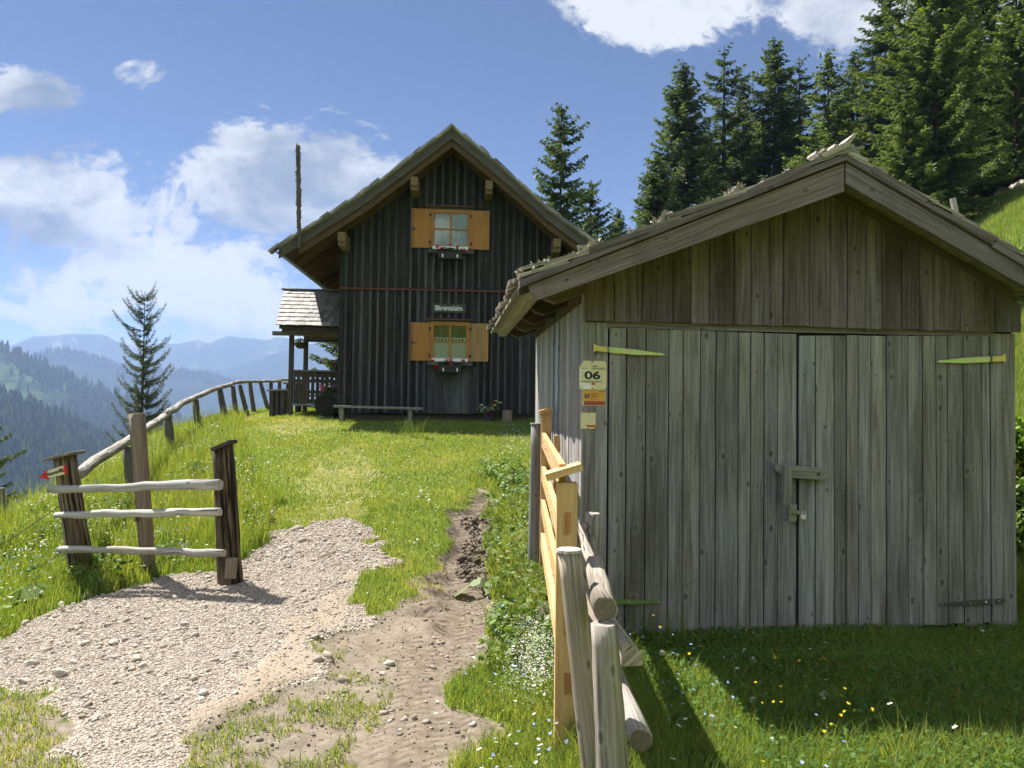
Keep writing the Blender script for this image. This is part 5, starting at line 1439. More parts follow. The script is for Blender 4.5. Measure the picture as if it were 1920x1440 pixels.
# ------------------------------------------------------------------ signs on the shed
def sign_rect(x0, y0, x1, y1, v):
    a = SF.hit(x0, y0, v); b = SF.hit(x1, y1, v)
    return a[0], b[1], b[0], a[1]
def quad(m, u0, w0, u1, w1, v, th=0.0008):
    m.prism([SF.pt(u0, v, w0), SF.pt(u1, v, w0), SF.pt(u1, v, w1), SF.pt(u0, v, w1)], SV * th, SU)
V0 = -0.004
u0, w0, u1, w1 = sign_rect(1086.5, 676, 1137, 731, V0)
W_, H_ = u1 - u0, w1 - w0
sg = thing('trail_sign', 'torn cream trail sign reading 06 on the left jamb of the shed', 'sign', tuple(SF.pt(u0, V0, w0)), 'signs on the shed front')
def rounded(u0, w0, u1, w1, r, cut):
    pts = []
    for (cx_, cy_, a0) in ((u0 + r * .6, w0 + r * .6, 180), (u1 - r, w0 + r, 270), (u1 - r, w1 - r, 0)):
        for i in range(6):
            a = math.radians(a0 + 18 * i); rr = r * (.6 if a0 == 180 else 1); pts.append((cx_ + rr * math.cos(a), cy_ + rr * math.sin(a)))
    pts += [(u0 + W_ * .51, w1), (u0 + W_ * .495, w1 - H_ * .075), (u0 + W_ * .44, w1 - H_ * .065), (u0 + W_ * .42, w1), (u0 + W_ * .135, w1), (u0 + W_ * .125, w1 - H_ * .05), (u0 + W_ * .03, w1 - H_ * .18), (u0, w1 - H_ * .20)]
    return pts
mb = MB(); pts = rounded(u0, w0, u1, w1, H_ * 0.13, 0)
mb.prism([SF.pt(a, V0, b) for a, b in pts], SV * 0.003, SU); mb.build('sign_plate', M['sign_cream'], sg)
mb = MB()
def torn(q): mb.prism([SF.pt(u0 + W_ * a, V0 - 0.0008, w0 + H_ * b) for a, b in q], SV * 0.0006, SU)
torn([(0.005, 0.66), (0.10, 0.645), (0.29, 0.67), (0.27, 0.73), (0.10, 0.745), (0.01, 0.765)])
torn([(0.27, 0.44), (0.30, 0.40), (0.42, 0.36), (0.47, 0.40), (0.50, 0.55), (0.33, 0.58), (0.25, 0.55)])
torn([(0.40, 0.02), (0.16, 0.03), (0.05, 0.15), (0.04, 0.24), (0.50, 0.22), (0.56, 0.18), (0.50, 0.06)])
torn([(0.015, 0.30), (0.06, 0.28), (0.06, 0.62), (0.01, 0.60)])
mb.build('torn_layer', M['sign_torn'], sg)
VT = V0 - 0.0018
def txt(s, fx, fy, size, width, wt, mat='ink', par=None, vt=VT): text_mesh('lettering', s, H_ * size, SF.pt(u0 + W_ * fx, vt, w0 + H_ * fy), SU, SW, M[mat], par or sg, wt, 0.0004, width=W_ * width if width else None)
txt("06", 0.19, 0.375, 0.36, 0.58, 0.0022)
txt("ERR.", 0.48, 0.785, 0.085, 0.20, 0.0, 'grey_ink')
txt("WEITW", 0.06, 0.70, 0.085, 0.22, 0.0, 'grey_ink'); txt("NDERWEG", 0.47, 0.70, 0.085, 0.48, 0.0, 'grey_ink')
txt("MARIAZELLERWE", 0.05, 0.25, 0.085, 0.78, 0.0, 'grey_ink')
mb = MB(); cxx, cyy, rr = u0 + W_ * 0.51, w0 + H_ * 0.165, H_ * 0.075
mb.prism([SF.pt(cxx + rr * math.cos(a), VT, cyy + rr * math.sin(a)) for a in [i * math.pi / 10 for i in range(11)]], SV * 0.0006, SU)
mb.prism([SF.pt(cxx - rr * .45 + rr * .38 * math.cos(a), VT, cyy - rr * 1.55 + rr * .38 * math.sin(a)) for a in [i * math.pi / 5 for i in range(10)]], SV * 0.0006, SU)
quad(mb, cxx - rr * .5, cyy - rr * 1.0, cxx + rr * .1, cyy - rr * 0.85, VT)
mb.build('red_emblem', M['sign_red'], sg)
# orange notice in a clear sleeve
u0, w0, u1, w1 = sign_rect(1091, 731.5, 1135, 761, V0); W_, H_ = u1 - u0, w1 - w0
so = thing('orange_notice', 'orange and dull red notice in a clear sleeve under the 06 trail sign', 'sign', tuple(SF.pt(u0, V0, w0)), 'signs on the shed front')
mb = MB(); quad(mb, u0, w0, u1, w1, V0, 0.003); mb.build('sleeve', M['clear'], so)
mb = MB(); quad(mb, u0 + W_ * .03, w0 + H_ * .30, u1 - W_ * .02, w1 - H_ * .01, V0 - 0.0012); mb.build('notice_sheet', M['sign_orange'], so)
mb = MB(); quad(mb, u0 + W_ * .09, w0 + H_ * .04, u1 - W_ * .02, w0 + H_ * .30, V0 - 0.0013); mb.build('red_band', M['sign_dullred'], so)
mb = MB(); k = [(0.11, .48), (0.31, .48), (0.31, .72), (0.26, .81), (0.24, .76), (0.26, .69), (0.26, .58), (0.16, .58), (0.16, .69), (0.18, .76), (0.16, .81), (0.11, .72)]
mb.prism([SF.pt(u0 + W_ * a, V0 - 0.0022, w0 + H_ * b) for a, b in k], SV * 0.0008, SU); mb.build('slate_emblem', M['sign_slate'], so)
mb = MB(); mb.prism([SF.pt(u0 + W_ * .21 + H_ * .065 * math.cos(a), V0 - 0.0026, w0 + H_ * .665 + H_ * .065 * math.sin(a)) for a in [i * math.pi / 6 for i in range(12)]], SV * 0.0008, SU); mb.build('red_dot', M['sign_red'], so)
mb = MB()
for i in range(7): quad(mb, u0 + W_ * .36, w0 + H_ * (.80 - .045 * i), u0 + W_ * random.uniform(.55, .9), w0 + H_ * (.815 - .045 * i), V0 - 0.0021)
quad(mb, u0 + W_ * .36, w0 + H_ * .385, u0 + W_ * .74, w0 + H_ * .405, V0 - 0.0021); quad(mb, u0 + W_ * .72, w0 + H_ * .89, u0 + W_ * .96, w0 + H_ * .93, V0 - 0.0021)
mb.build('faded_print', M['sign_dullred'], so)
# small cream plate
u0, w0, u1, w1 = sign_rect(1089, 773.5, 1116.5, 804, V0); W_, H_ = u1 - u0, w1 - w0
sp = thing('small_plate', 'small blank cream plate with red marks in its lower corner on the shed jamb', 'sign', tuple(SF.pt(u0, V0, w0)), 'signs on the shed front')
mb = MB(); quad(mb, u0, w0, u1, w1, V0, 0.003); mb.build('sign_plate', M['sign_cream'], sp)
mb = MB()
for q in ([(.32, .225), (.42, .165), (.98, .165), (.98, .225)], [(.44, .15), (.50, .11), (.95, .11), (.95, .15)], [(.50, .10), (.55, .05), (.57, .10)], [(.92, .01), (.97, .01), (.97, .10), (.88, .10)]):
    mb.prism([SF.pt(u0 + W_ * a, V0 - 0.0012, w0 + H_ * b) for a, b in q], SV * 0.0008, SU)
mb.build('red_marks', M['sign_red'], sp)
for s_, fx, fy in ((sp, .5, .96), (sp, .5, .03)):
    mb = MB(); c = SF.pt(u0 + W_ * fx, V0 - 0.002, w0 + H_ * fy); mb.prism([c + (SU * math.cos(a) + SW * math.sin(a)) * 0.003 for a in [i * math.pi / 3 for i in range(6)]], SV * 0.002, SU); mb.build('nail', M['wire'], s_)

# blue cords hanging down the side wall
def cord(v, drop, wig, label):
    x = -0.022
    top = s_w(0) - 0.22
    path = [SF.pt(x - 0.004 * (i % 2), v + wig * math.sin(i * 1.7), top - drop * i / 14) for i in range(15)]
    o = thing('cord', label, 'cord', tuple(path[-1]), 'blue cords on the shed side wall')
    mb = MB(); mb.tube(path, 0.0042, 6); mb.build('strand', M['cord'], o)
    mb = MB(); mb.tube([path[3] + SV * 0.02, path[3], path[3] - SV * 0.01 - SW * 0.03], 0.007, 6); mb.build('knot', M['cord'], o)
cord(1.02, 1.45, 0.012, 'knotted blue cord hanging on the silvery side wall, nearer the shed corner')
cord(1.32, 1.15, 0.006, 'thin blue cord hanging on the silvery side wall, farther from the shed corner')
# ------------------------------------------------------------------ gate, fences and posts
def post_tube(m, a, b, r0, r1, n=12, jit=0.08, seg=7, seed=None, square=False):
    a = Vector(a); b = Vector(b)
    path = [a.lerp(b, i / seg) for i in range(seg + 1)]
    m.tube(path, [r0 + (r1 - r0) * i / seg for i in range(seg + 1)], n, jit, seed=seed)
def wobble(a, b, n, amp, rs):
    a = Vector(a); b = Vector(b)
    return [a.lerp(b, i / n) + Vector((rs.uniform(-amp, amp), rs.uniform(-amp, amp), rs.uniform(-amp, amp))) * (0.4 if i in (0, n) else 1) for i in range(n + 1)]

# fresh timber gate, swung open along the shed wall
GX0 = P(1058, 1395, 3.66).x
g0 = Vector((GX0, 3.66, 0)); g1 = Vector((P(1023, 900, 6.35).x, 6.35, 0))
gd = (g1 - g0).normalized(); gn = Vector((gd.y, -gd.x, 0))
gate = thing('wooden_gate', 'new pale timber gate standing open between the path and the shed', 'gate', (g0.x, g0.y, hg(g0.x, g0.y)))
z_t0 = P(1058, 908, 3.66).z; z_t1 = P(1023, 772, 6.35).z
mb = MB(); mb.box((g0.x, g0.y, (z_t0 + hg(g0.x, g0.y) - 0.02) / 2 + 0.01), gn * 0.098, gd * 0.075, (0, 0, z_t0 - hg(g0.x, g0.y) + 0.02)); mb.build('stile', M['pine'], gate, bevel=0.003)
mb = MB(); zb = hg(g1.x, g1.y) + 0.0; mb.box((g1.x, g1.y, (z_t1 + zb) / 2), gn * 0.085, gd * 0.06, (0, 0, z_t1 - zb)); mb.build('stile', M['pine'], gate, bevel=0.003)
a = P(1023, 894, 3.62); b = P(1090, 874, 3.68)
mb = MB(); mb.box((a + b) / 2 + Vector((0, 0.02, 0)), b - a, (0, 0.16, 0), Vector((-(b - a).z, 0, (b - a).x)).normalized() * 0.034); mb.build('cap', M['pine'], gate, bevel=0.003)
a = P(1011, 774, 6.3); b = P(1036, 766, 6.3)
mb = MB(); mb.box((a + b) / 2 + Vector((0, 0.04, 0)), b - a, (0, 0.14, 0), Vector((-(b - a).z, 0, (b - a).x)).normalized() * 0.032); mb.build('cap', M['pine'], gate, bevel=0.003)
for i, (py, x_off) in enumerate(((812, 0), (875, 0), (937, 0), (1000, 0))):
    zf = P(1020, py, 6.3).z; zn = zf - 0.06
    mb = MB()
    pa = g0 + gd * 0.04 - gn * 0.020; pb = g1 - gd * 0.031 - gn * 0.020
    pa.z = zn - 0.055; pb.z = zf - 0.055
    mb.bar(pa, pb, 0.032, 0.115); mb.build('rail', M['pine'], gate, bevel=0.002)
for py in (981, 1172, 1282):
    c = P(1064, py, 3.62)
    mb = MB(); mb.box((c.x, g0.y - 0.0405, c.z), (0.030, 0, 0), (0, 0.006, 0), (0, 0, 0.098)); mb.build('tenon', M['pine_end'], gate)
for k in range(7):
    f = 0.12 + 0.125 * k
    for i, py in enumerate((812, 875, 937, 1000)):
        if (k + i) % 2: continue
        q = g0.lerp(g1, f) - gn * 0.040; q.z = P(1020, py, 6.3).z - 0.06 * (1 - f) - 0.05
        mb = MB(); mb.tube([q, q - gn * 0.006], 0.008, 8); mb.build('bolt', M['steel'], gate)
# pine block behind the gate
c = P(1043, 835, 5.9)
pp = thing('pine_stake', 'short pale timber stake standing between the open gate and the shed wall', 'stake', (c.x, c.y, hg(c.x, c.y)))
zt = P(1043, 816, 5.9).z
mb = MB(); mb.box((c.x, c.y, (zt + hg(c.x, c.y) - 0.05) / 2), (0.042, 0, 0), (0, 0.05, 0), (0, 0, zt - hg(c.x, c.y) + 0.05)); mb.build('shaft', M['pine'], pp, bevel=0.003)
# grey hinge post behind
zt = P(1005, 795, 6.5).z; c = P(1006, 900, 6.5); zb = hg(c.x, c.y)
hp_ = thing('gate_post', 'slim grey post with a white top just behind the open timber gate', 'post', (c.x, c.y, zb))
mb = MB(); post_tube(mb, (c.x - 0.01, c.y, zb - 0.1), (c.x, c.y, zt), 0.062, 0.052, 14, 0.03); mb.build('shaft', M['grey_wood'], hp_, smooth=True)
mb = MB(); mb.tube([(c.x, c.y, zt - 0.002), (c.x, c.y, zt + 0.008)], 0.058, 14); mb.build('post_cap', M['rail'], hp_)
mb = MB(); q = Vector((c.x + 0.035, c.y - 0.05, P(1008, 858, 6.45).z)); mb.box(q, (0.02, 0, 0), (0, 0.02, 0), (0, 0, 0.06)); mb.build('pintle', M['old_steel'], hp_)

# weathered log fence on the right of the gate
lf = thing('log_fence', 'old grey log fence running from the near corner back along the shed', 'fence', (0.45, 2.95, hg(0.45, 2.95)))
a = P(1117, 1475, 3.12); b = P(1067, 1034, 3.12)
a2 = a + (a - b) * 0.05
mb = MB(); post_tube(mb, a2, b, 0.050, 0.047, 14, 0.05, 9, seed=5); 
mb.build('post', M['post'], lf, smooth=True)
mb = MB(); mb.tube([b + Vector((0, 0, -0.002)), b + Vector((0, 0, 0.010))], [0.052, 0.050], 14, 0.05, seed=5); mb.build('post_top', M['rail'], lf)
a = P(1152, 1500, 2.85); b = P(1133, 1168, 2.85)
mb = MB(); post_tube(mb, a, b, 0.062, 0.046, 14, 0.10, 8, seed=6); mb.build('post', M['log'], lf, smooth=True)
rs = random.Random(2)
p0 = P(1134, 1142, 2.86); p1 = Vector((p0.x + 0.10, 4.75, P(1083, 990, 4.7).z))
mb = MB(); mb.tube(wobble(p0, p1, 12, 0.006, rs), [0.048 - 0.010 * i / 12 for i in range(13)], 14, 0.06, seed=7); mb.build('rail', M['log'], lf, smooth=True)
mb = MB(); d_ = (p1 - p0).normalized(); mb.tube([p0 - d_ * 0.002, p0 + d_ * 0.002], [0.040, 0.044], 14, 0.06, seed=7); mb.build('rail_end', M['log_end'], lf)
p0 = P(1186, 1232, 3.05); p1 = Vector((p0.x - 0.10, 5.0, p0.z - 0.06))
mb = MB(); mb.prism([p0 + Vector(q) for q in ((-0.045, 0, -0.040), (0.042, 0, -0.035), (0.040, 0, 0.012), (-0.018, 0, 0.055), (-0.045, 0, 0.058))], p1 - p0, (p1 - p0).normalized(), 0.7); mb.build('rail', M['log'], lf, bevel=0.006)
p0 = P(1201, 1388, 2.92); p1 = Vector((p0.x - 0.02, 4.9, p0.z + 0.02))
mb = MB(); mb.tube(wobble(p0, p1, 10, 0.005, rs), [0.046 - 0.006 * i / 10 for i in range(11)], 14, 0.07, seed=8); mb.build('rail', M['log'], lf, smooth=True)
mb = MB(); d_ = (p1 - p0).normalized(); mb.tube([p0 - d_ * 0.002, p0 + d_ * 0.002], [0.040, 0.043], 14, 0.07, seed=8); mb.build('rail_end', M['log_end'], lf)
pk = p1.copy()
mb = MB(); post_tube(mb, (pk.x + 0.02, 4.75, hg(pk.x, 4.75) - 0.1), (pk.x + 0.02, 4.75, 0.95), 0.055, 0.05, 12, 0.08, 6); mb.build('post', M['log'], lf, smooth=True)

# three-rail fence section left of the gravel
D1, D2 = 6.75, 6.35
fl = thing('rail_fence', 'old fence section with three thick posts and three pale rails beside the gravel', 'fence', (-3.2, 6.5, hg(-3.2, 6.5)))
def big_post(pxb, pyb, pxt, pyt, d, r0, r1, mat, seed, jit=0.12):
    t = P(pxt, pyt, d); bb = P(pxb, pyb, d)
    e = bb + (bb - t).normalized() * 0.3
    m = MB(); post_tube(m, e, t, r0, r1, 16, jit, 9, seed=seed); m.build('post', M[mat], fl, smooth=True)
    return t, bb
tl, bl_ = big_post(155, 1090, 121, 856, D1, 0.112, 0.092, 'post_dark', 21)
tm, bm_ = big_post(279, 1078, 257, 775, D1 - 0.02, 0.062, 0.070, 'post_brown', 22, 0.05)
tr_, br_ = big_post(430, 1075, 417, 836, D2, 0.100, 0.082, 'post_black', 23)
a = P(89, 863, D1 - 0.06); b = P(141, 849, D1 - 0.06)
mb = MB(); mb.box((a + b) / 2 + Vector((0, 0.05, 0.004)), b - a, (0, 0.26, 0), Vector((-(b - a).z, 0, (b - a).x)).normalized() * 0.022); mb.build('post_cap', M['grey_wood'], fl, bevel=0.004)
a = P(399, 843, D2 - 0.06); b = P(433, 828, D2 - 0.06)
mb = MB(); mb.box((a + b) / 2 + Vector((0, 0.05, 0)), b - a, (0, 0.20, 0), Vector((-(b - a).z, 0, (b - a).x)).normalized() * 0.03); mb.build('post_cap', M['dark_wood'], fl, bevel=0.004)
rs = random.Random(31)
for i, (xa, ya, xb, yb, r0, r1) in enumerate(((94, 917, 413, 909, 0.032, 0.042), (103, 966, 413, 959, 0.027, 0.033), (114, 1030, 421, 1037, 0.031, 0.033))):
    pa = P(xa, ya, D1 - 0.15); pb = P(xb, yb, D2 - 0.14)
    path = wobble(pa, pb, 12, 0.008, rs)
    mb = MB(); mb.tube(path, [r0 + (r1 - r0) * k / 12 + rs.uniform(-.0035, .0035) for k in range(13)], 12, 0.09, seed=40 + i); mb.build('rail', M['rail'], fl, smooth=True)
mb = MB(); mb.bar(P(256, 958, D1 - 0.1), P(256, 978, D1 - 0.1), 0.03, 0.02); mb.build('peg', M['post_dark'], fl)
# wedge board against the right post
a = P(432, 1083, D2 - 0.16); b = P(435, 1047, D2 - 0.12)
wb = thing('wedge_board', 'short split board leaning against the foot of the dark fence post', 'board', tuple(a))
mb = MB(); mb.box((a + b) / 2, (0.088, 0, 0), (0, 0.035, 0), (b - a) * 1.08, (0, 0, 1)); mb.build('board', M['post_brown'], wb, bevel=0.004)
# red arrow sign on the left post
asg = thing('arrow_sign', 'red tipped arrow sign on the left post of the three-rail fence', 'sign', tuple(P(105, 888, D1 - 0.13)))
DV = D1 - 0.14
def qpoly(m, pts, d, th=0.012, g=(1, 0, 0)): m.prism([P(x, y, d) for x, y in pts], Vector((0, th, 0)), g)
mb = MB(); qpoly(mb, [(88, 896), (112, 891.5), (124, 888), (121.5, 872), (108, 876.5), (87, 884)], DV); mb.build('cream_field', M['sign_cream'], asg)
mb = MB(); qpoly(mb, [(73, 895), (90, 899.5), (87, 881)], DV - 0.003, 0.016); mb.build('arrow_tip', M['sign_red'], asg)
mb = MB(); qpoly(mb, [(120.5, 888), (125, 889.5), (123, 872), (118.5, 872.5)], DV - 0.003, 0.016); mb.build('red_end', M['sign_red'], asg)
ex = (P(122, 875, DV) - P(88, 886, DV)).normalized(); ez = Vector((-ex.z, 0, ex.x)).normalized()
if ez.z < 0: ez = -ez
text_mesh('lettering', "Niederalpl", 0.040, P(89.5, 893, DV - 0.0035), ex, ez, M['ink'], asg, 0.0004, 0.0008, width=0.096)
text_mesh('lettering', "406", 0.052, P(111, 887, DV - 0.0035), ex, ez, M['ink'], asg, 0.001, 0.0008, width=0.042)

# long single-rail fence along the slope edge
FPOST = [(240, 838, 900, 9.6, 0.075), (313, 776, 860, 14.0, 0.075), (366, 750, 800, 17.4, 0.075), (411, 728, 783, 20.0, 0.075), (436, 724, 770, 22.5, 0.07), (449, 722, 764, 24.3, 0.07), (468, 718, 758, 26.0, 0.07), (488, 717, 755, 27.8, 0.07)]
lr = thing('pole_fence', 'long fence of grey poles on leaning posts following the edge of the meadow slope', 'fence', (-6.5, 15, hg(-6.5, 15)))
tops = []
rs = random.Random(12)
for i, (px, pt, pb, d, r) in enumerate(FPOST):
    t = P(px, pt, d); bq = P(px + (6 + 5 * (i % 2)), pb, d); e = bq + (bq - t).normalized() * 0.8
    tops.append(t)
    m = MB(); post_tube(m, e, t, r * 1.1, r, 10, 0.06, 5, seed=50 + i); m.build('post', M['fence_post'], lr, smooth=True)
RAIL = [(140, 893, 7.1, 0.066), (240, 826, 9.6, 0.062), (313, 774, 13.9, 0.062), (315, 772, 14.0, 0.055), (366, 745, 17.4, 0.055), (411, 726, 20.0, 0.055)]
def rail(pts, mat='log_bark', sub=4):
    path = []; rad = []
    for (a, b) in zip(pts, pts[1:]):
        A = P(*a[:3]); B = P(*b[:3])
        for k in range(sub):
            path.append(A.lerp(B, k / sub) + Vector((rs.uniform(-.01, .01), 0, rs.uniform(-.012, .012)))); rad.append(a[3] + (b[3] - a[3]) * k / sub)
    path.append(P(*pts[-1][:3])); rad.append(pts[-1][3])
    m = MB(); m.tube(path, rad, 12, 0.04, seed=rs.random()); m.build('rail', M[mat], lr, smooth=True)
rail([(140, 893, 7.1, 0.054), (190, 857, 8.2, 0.054), (240, 829, 9.6, 0.056), (312, 776, 13.9, 0.056)])
rail([(308, 780, 13.5, 0.064), (340, 757, 15.6, 0.062), (366, 745, 17.4, 0.060), (413, 726, 20.1, 0.056)])
rail([(412, 727, 20.0, 0.060), (432, 721, 22.3, 0.055), (450, 715, 24.4, 0.055)])
rail([(448, 716, 24.2, 0.06), (468, 715, 26.0, 0.055), (490, 716, 28.0, 0.05)])
rail([(486, 715.5, 27.6, 0.05), (505, 714.5, 29.0, 0.05), (528, 715, 29.5, 0.05)])
rail([(521, 712.5, 29.5, 0.05), (548, 712, 30.0, 0.05)])
for px, d in ((508, 29.2), (524, 29.6)):
    t = P(px, 716, d); m = MB(); post_tube(m, (t.x + 0.05, t.y, t.z - 1.5), t, 0.08, 0.07, 8, 0.05, 4); m.build('post', M['fence_post'], lr)
m = MB(); m.bar(P(238, 776, 9.0), P(285, 774, 9.1), 0.012, 0.012); m.build('iron_rod', M['wire'], lr)

# wire fence on the far left
wf = thing('wire_fence', 'thin rusty wire fence running left from the arrow sign post into the meadow', 'fence', (-5.5, 8, hg(-5.5, 8)))
c = P(4, 975, 9.4)
m = MB(); post_tube(m, (c.x, c.y, c.z - 0.3), P(1, 915, 9.4), 0.055, 0.05, 10, 0.06, 4); m.build('post', M['grey_wood'], wf)
for (y0, y1) in ((1000, 948), (1065, 1040)):
    a = P(-160, y0 + 90, 9.4); b = P(112, y1, D1 - 0.02)
    m = MB(); m.tube([a.lerp(b, i / 12) + Vector((0, 0, -0.10 * math.sin(math.pi * i / 12))) for i in range(13)], 0.004, 5); m.build('strand', M['wire'], wf)

# wire fence posts on the hillside at the upper right
hf = [(1790, 372, 410, 27.0), (1700, 352, 372, 40.0), (1903, 337, 352, 44.0)]
px, pt, pb, d = hf[0]
t = P(px - 4, pt, d); bq = P(px + 4, pb, d)
o = thing('hill_post', 'leaning grey pasture post on the green slope above the shed roof', 'post', tuple(bq))
m = MB(); post_tube(m, bq + (bq - t) * 0.6, t, 0.11, 0.10, 8, 0.05, 4); m.build('shaft', M['rail'], o)
# ------------------------------------------------------------------ spruces
def spruce_mesh(seed, Ht, R, spacing=0.36, per=6, twig=0.13, tl=0.34, droop=0.45, upturn=0.35, bare=0.06, ragged=0.25, power=0.85, slivers=3, lop=0.0, width=0.030, min_tip=0.12):
    """needle crown: whorls of drooping branches, each carrying side twigs and hanging twigs made of thin slivers"""
    r = np.random.default_rng(seed)
    branches = []
    z = Ht * bare
    while z < Ht * 0.985:
        t = z / Ht
        n = max(3, int(round(per * (1 - 0.35 * t))))
        a0 = r.uniform(0, 6.28)
        for k in range(n):
            if r.random() < ragged * 0.35: continue
            az = a0 + 2 * math.pi * k / n + r.normal(0, 0.22)
            L = (R * (1 - t) ** power + min_tip) * (1 + r.normal(0, ragged * 0.6)) * (1 + lop * math.cos(az - 1.0))
            if L < 0.08: continue
            branches.append((z + r.normal(0, spacing * 0.3), az, L, t))
        z += spacing * (0.55 + 0.6 * (1 - t)) * r.uniform(0.8, 1.2)
    V = []; VAR = []; wood_path = []
    for (z, az, L, t) in branches:
        n = max(2, int(L / twig))
        s = np.linspace(0.10, 1.0, n)
        dr = droop * (1 - 0.9 * t) * L
        cz = z + 0.18 * t * L * s - dr * (s ** 1.3) + upturn * L * s ** 3
        out = L * s
        ca, sa = math.cos(az), math.sin(az)
        px_, py_ = ca * out, sa * out
        wood_path.append((np.array([0, 0, z]), np.stack([px_, py_, cz], 1)))
        fall = 1.0 - 0.62 * s
        for side in (-1, 1, 0, 2):
            m = n * slivers
            ss = np.repeat(s, slivers)
            bx = np.repeat(px_, slivers); by = np.repeat(py_, slivers); bz = np.repeat(cz, slivers)
            ln = tl * (0.35 + 0.75 * np.repeat(fall, slivers)) * min(1.0, 0.35 + L * 0.6) * r.uniform(0.6, 1.3, m)
            if side in (-1, 1):
                ang = az + side * r.uniform(0.45, 1.25, m); dz = r.uniform(-0.75, 0.05, m)
            elif side == 0:
                ang = az + r.uniform(-0.7, 0.7, m); dz = r.uniform(-1.6, -0.5, m); ln = ln * 0.8
            else:
                ang = az + r.uniform(-0.5, 0.5, m); dz = r.uniform(-0.2, 0.45, m); ln = ln * 0.7
            d = np.stack([np.cos(ang), np.sin(ang), dz], 1); d /= np.linalg.norm(d, axis=1)[:, None]
            w_ = np.cross(d, r.normal(size=(m, 3))); w_ /= np.linalg.norm(w_, axis=1)[:, None] + 1e-9
            w_ *= width * r.uniform(0.7, 1.4, m)[:, None]
            p0 = np.stack([bx, by, bz], 1) + r.normal(0, 0.02, (m, 3))
            q = np.stack([p0 - w_ * 0.35, p0 + d * ln[:, None] * 0.55 - w_, p0 + d * ln[:, None], p0 + d * ln[:, None] * 0.5 + w_], 1)
            V.append(q.reshape(-1, 3))
            vv = np.clip(0.28 + 0.42 * ss + r.normal(0, 0.16, m), 0, 1)
            VAR.append(np.repeat(vv, 4))
    V = np.concatenate(V); VAR = np.concatenate(VAR)
    # trunk and limbs
    tv = MB(); n = 12
    tv.tube([(0, 0, -1.2 + (Ht + 1.2) * i / n) for i in range(n + 1)], [max(0.012, Ht * 0.0125 * (1 - i / n) ** 0.8) for i in range(n + 1)], 9, 0.06, seed=seed)
    for (b0, pts) in wood_path[::2]:
        if len(pts) < 3: continue
        tv.tube([b0] + [tuple(p) for p in pts[::max(1, len(pts) // 3)]], [0.022, 0.016, 0.012, 0.008, 0.006][:1 + len(pts[::max(1, len(pts) // 3)])] if 1 + len(pts[::max(1, len(pts) // 3)]) <= 5 else 0.012, 4, 0.0, caps=False, seed=1)
    return V, VAR, tv
def spruce_kind(seed, mat, **kw):
    V, VAR, tv = spruce_mesh(seed, **kw)
    c = raw_mesh('crown', V, quads=np.arange(len(V)).reshape(-1, 4), attrs={'var': VAR, 'tip': np.zeros(len(V))}, mat=M[mat])
    t = tv.build('trunk', M['bark'])
    cm, tm_ = c.data, t.data
    bpy.data.objects.remove(c); bpy.data.objects.remove(t)
    return cm, tm_, kw['Ht']
K_DENSE = spruce_kind(1, 'needles', Ht=18, R=2.95, per=8, spacing=0.36, twig=0.14, tl=0.48, droop=0.42, upturn=0.30, width=0.032, power=0.75)
K_DENSE2 = spruce_kind(2, 'needles', Ht=18, R=2.7, per=7, spacing=0.38, twig=0.14, tl=0.48, droop=0.5, upturn=0.30, ragged=0.45, width=0.032, power=0.75)
K_SPARSE = spruce_kind(3, 'needles', Ht=18, R=2.4, per=6, spacing=0.48, twig=0.14, tl=0.46, droop=0.5, upturn=0.35, ragged=0.6, width=0.030, slivers=3, power=0.7)
K_BRIGHT = spruce_kind(4, 'needles_bright', Ht=18, R=4.0, per=8, spacing=0.42, twig=0.16, tl=0.52, droop=0.40, upturn=0.26, ragged=0.35, power=0.6, bare=0.03, width=0.038)
K_OPEN = spruce_kind(5, 'needles_grey', Ht=8, R=1.05, per=6, spacing=0.215, twig=0.05, tl=0.16, droop=0.12, upturn=0.40, ragged=0.5, power=0.38, slivers=3, width=0.0095, bare=0.02, min_tip=0.20)
K_MID = spruce_kind(6, 'needles', Ht=9, R=1.75, per=7, spacing=0.27, twig=0.085, tl=0.27, droop=0.34, upturn=0.28, ragged=0.55, power=0.72, slivers=3, width=0.022)
K_FIR = spruce_kind(8, 'needles_bright', Ht=14, R=2.7, per=7, spacing=0.42, twig=0.15, tl=0.42, droop=0.22, upturn=0.2, ragged=0.4, power=0.8, width=0.034)
def tree(kind, label, px_top, py_top, d, group, base_z=None, wide=1.0, rot=None, px_base=None):
    t = P(px_top, py_top, d); zb = hg(t.x, t.y) if base_z is None else base_z
    o = thing('spruce_tree', label, 'tree', (t.x, t.y, zb - 0.2), group)
    k = (t.z - zb + 0.2) / kind[2]
    o.scale = (k * wide, k * wide, k); o.rotation_euler = (0, 0, rot if rot is not None else random.uniform(0, 6.28))
    for me, nm in ((kind[0], 'crown'), (kind[1], 'trunk')):
        ch = bpy.data.objects.new(nm, me); link(ch); ch.parent = o
    return o
G1 = 'spruces standing on the slope behind the shed'
tree(K_DENSE, 'dark pointed spruce, leftmost of the row behind the shed roof', 1281, 112, 44, G1, wide=1.15)
tree(K_DENSE, 'low bushy spruce at the left foot of the row behind the shed', 1232, 285, 42, G1, wide=1.3)
tree(K_SPARSE, 'tall thin spruce second from the left in the row behind the shed', 1358, 86, 47, G1, wide=1.25)
tree(K_DENSE2, 'narrow spruce tip just right of the tall thin spruce behind the shed', 1393, 146, 50, G1, wide=1.1)
tree(K_DENSE2, 'tall spruce with a ragged top in the middle of the row behind the shed', 1453, 70, 46, G1, wide=1.25)
tree(K_SPARSE, 'slightly shorter ragged spruce beside the middle spruce of the row', 1499, 106, 47, G1, wide=1.3)
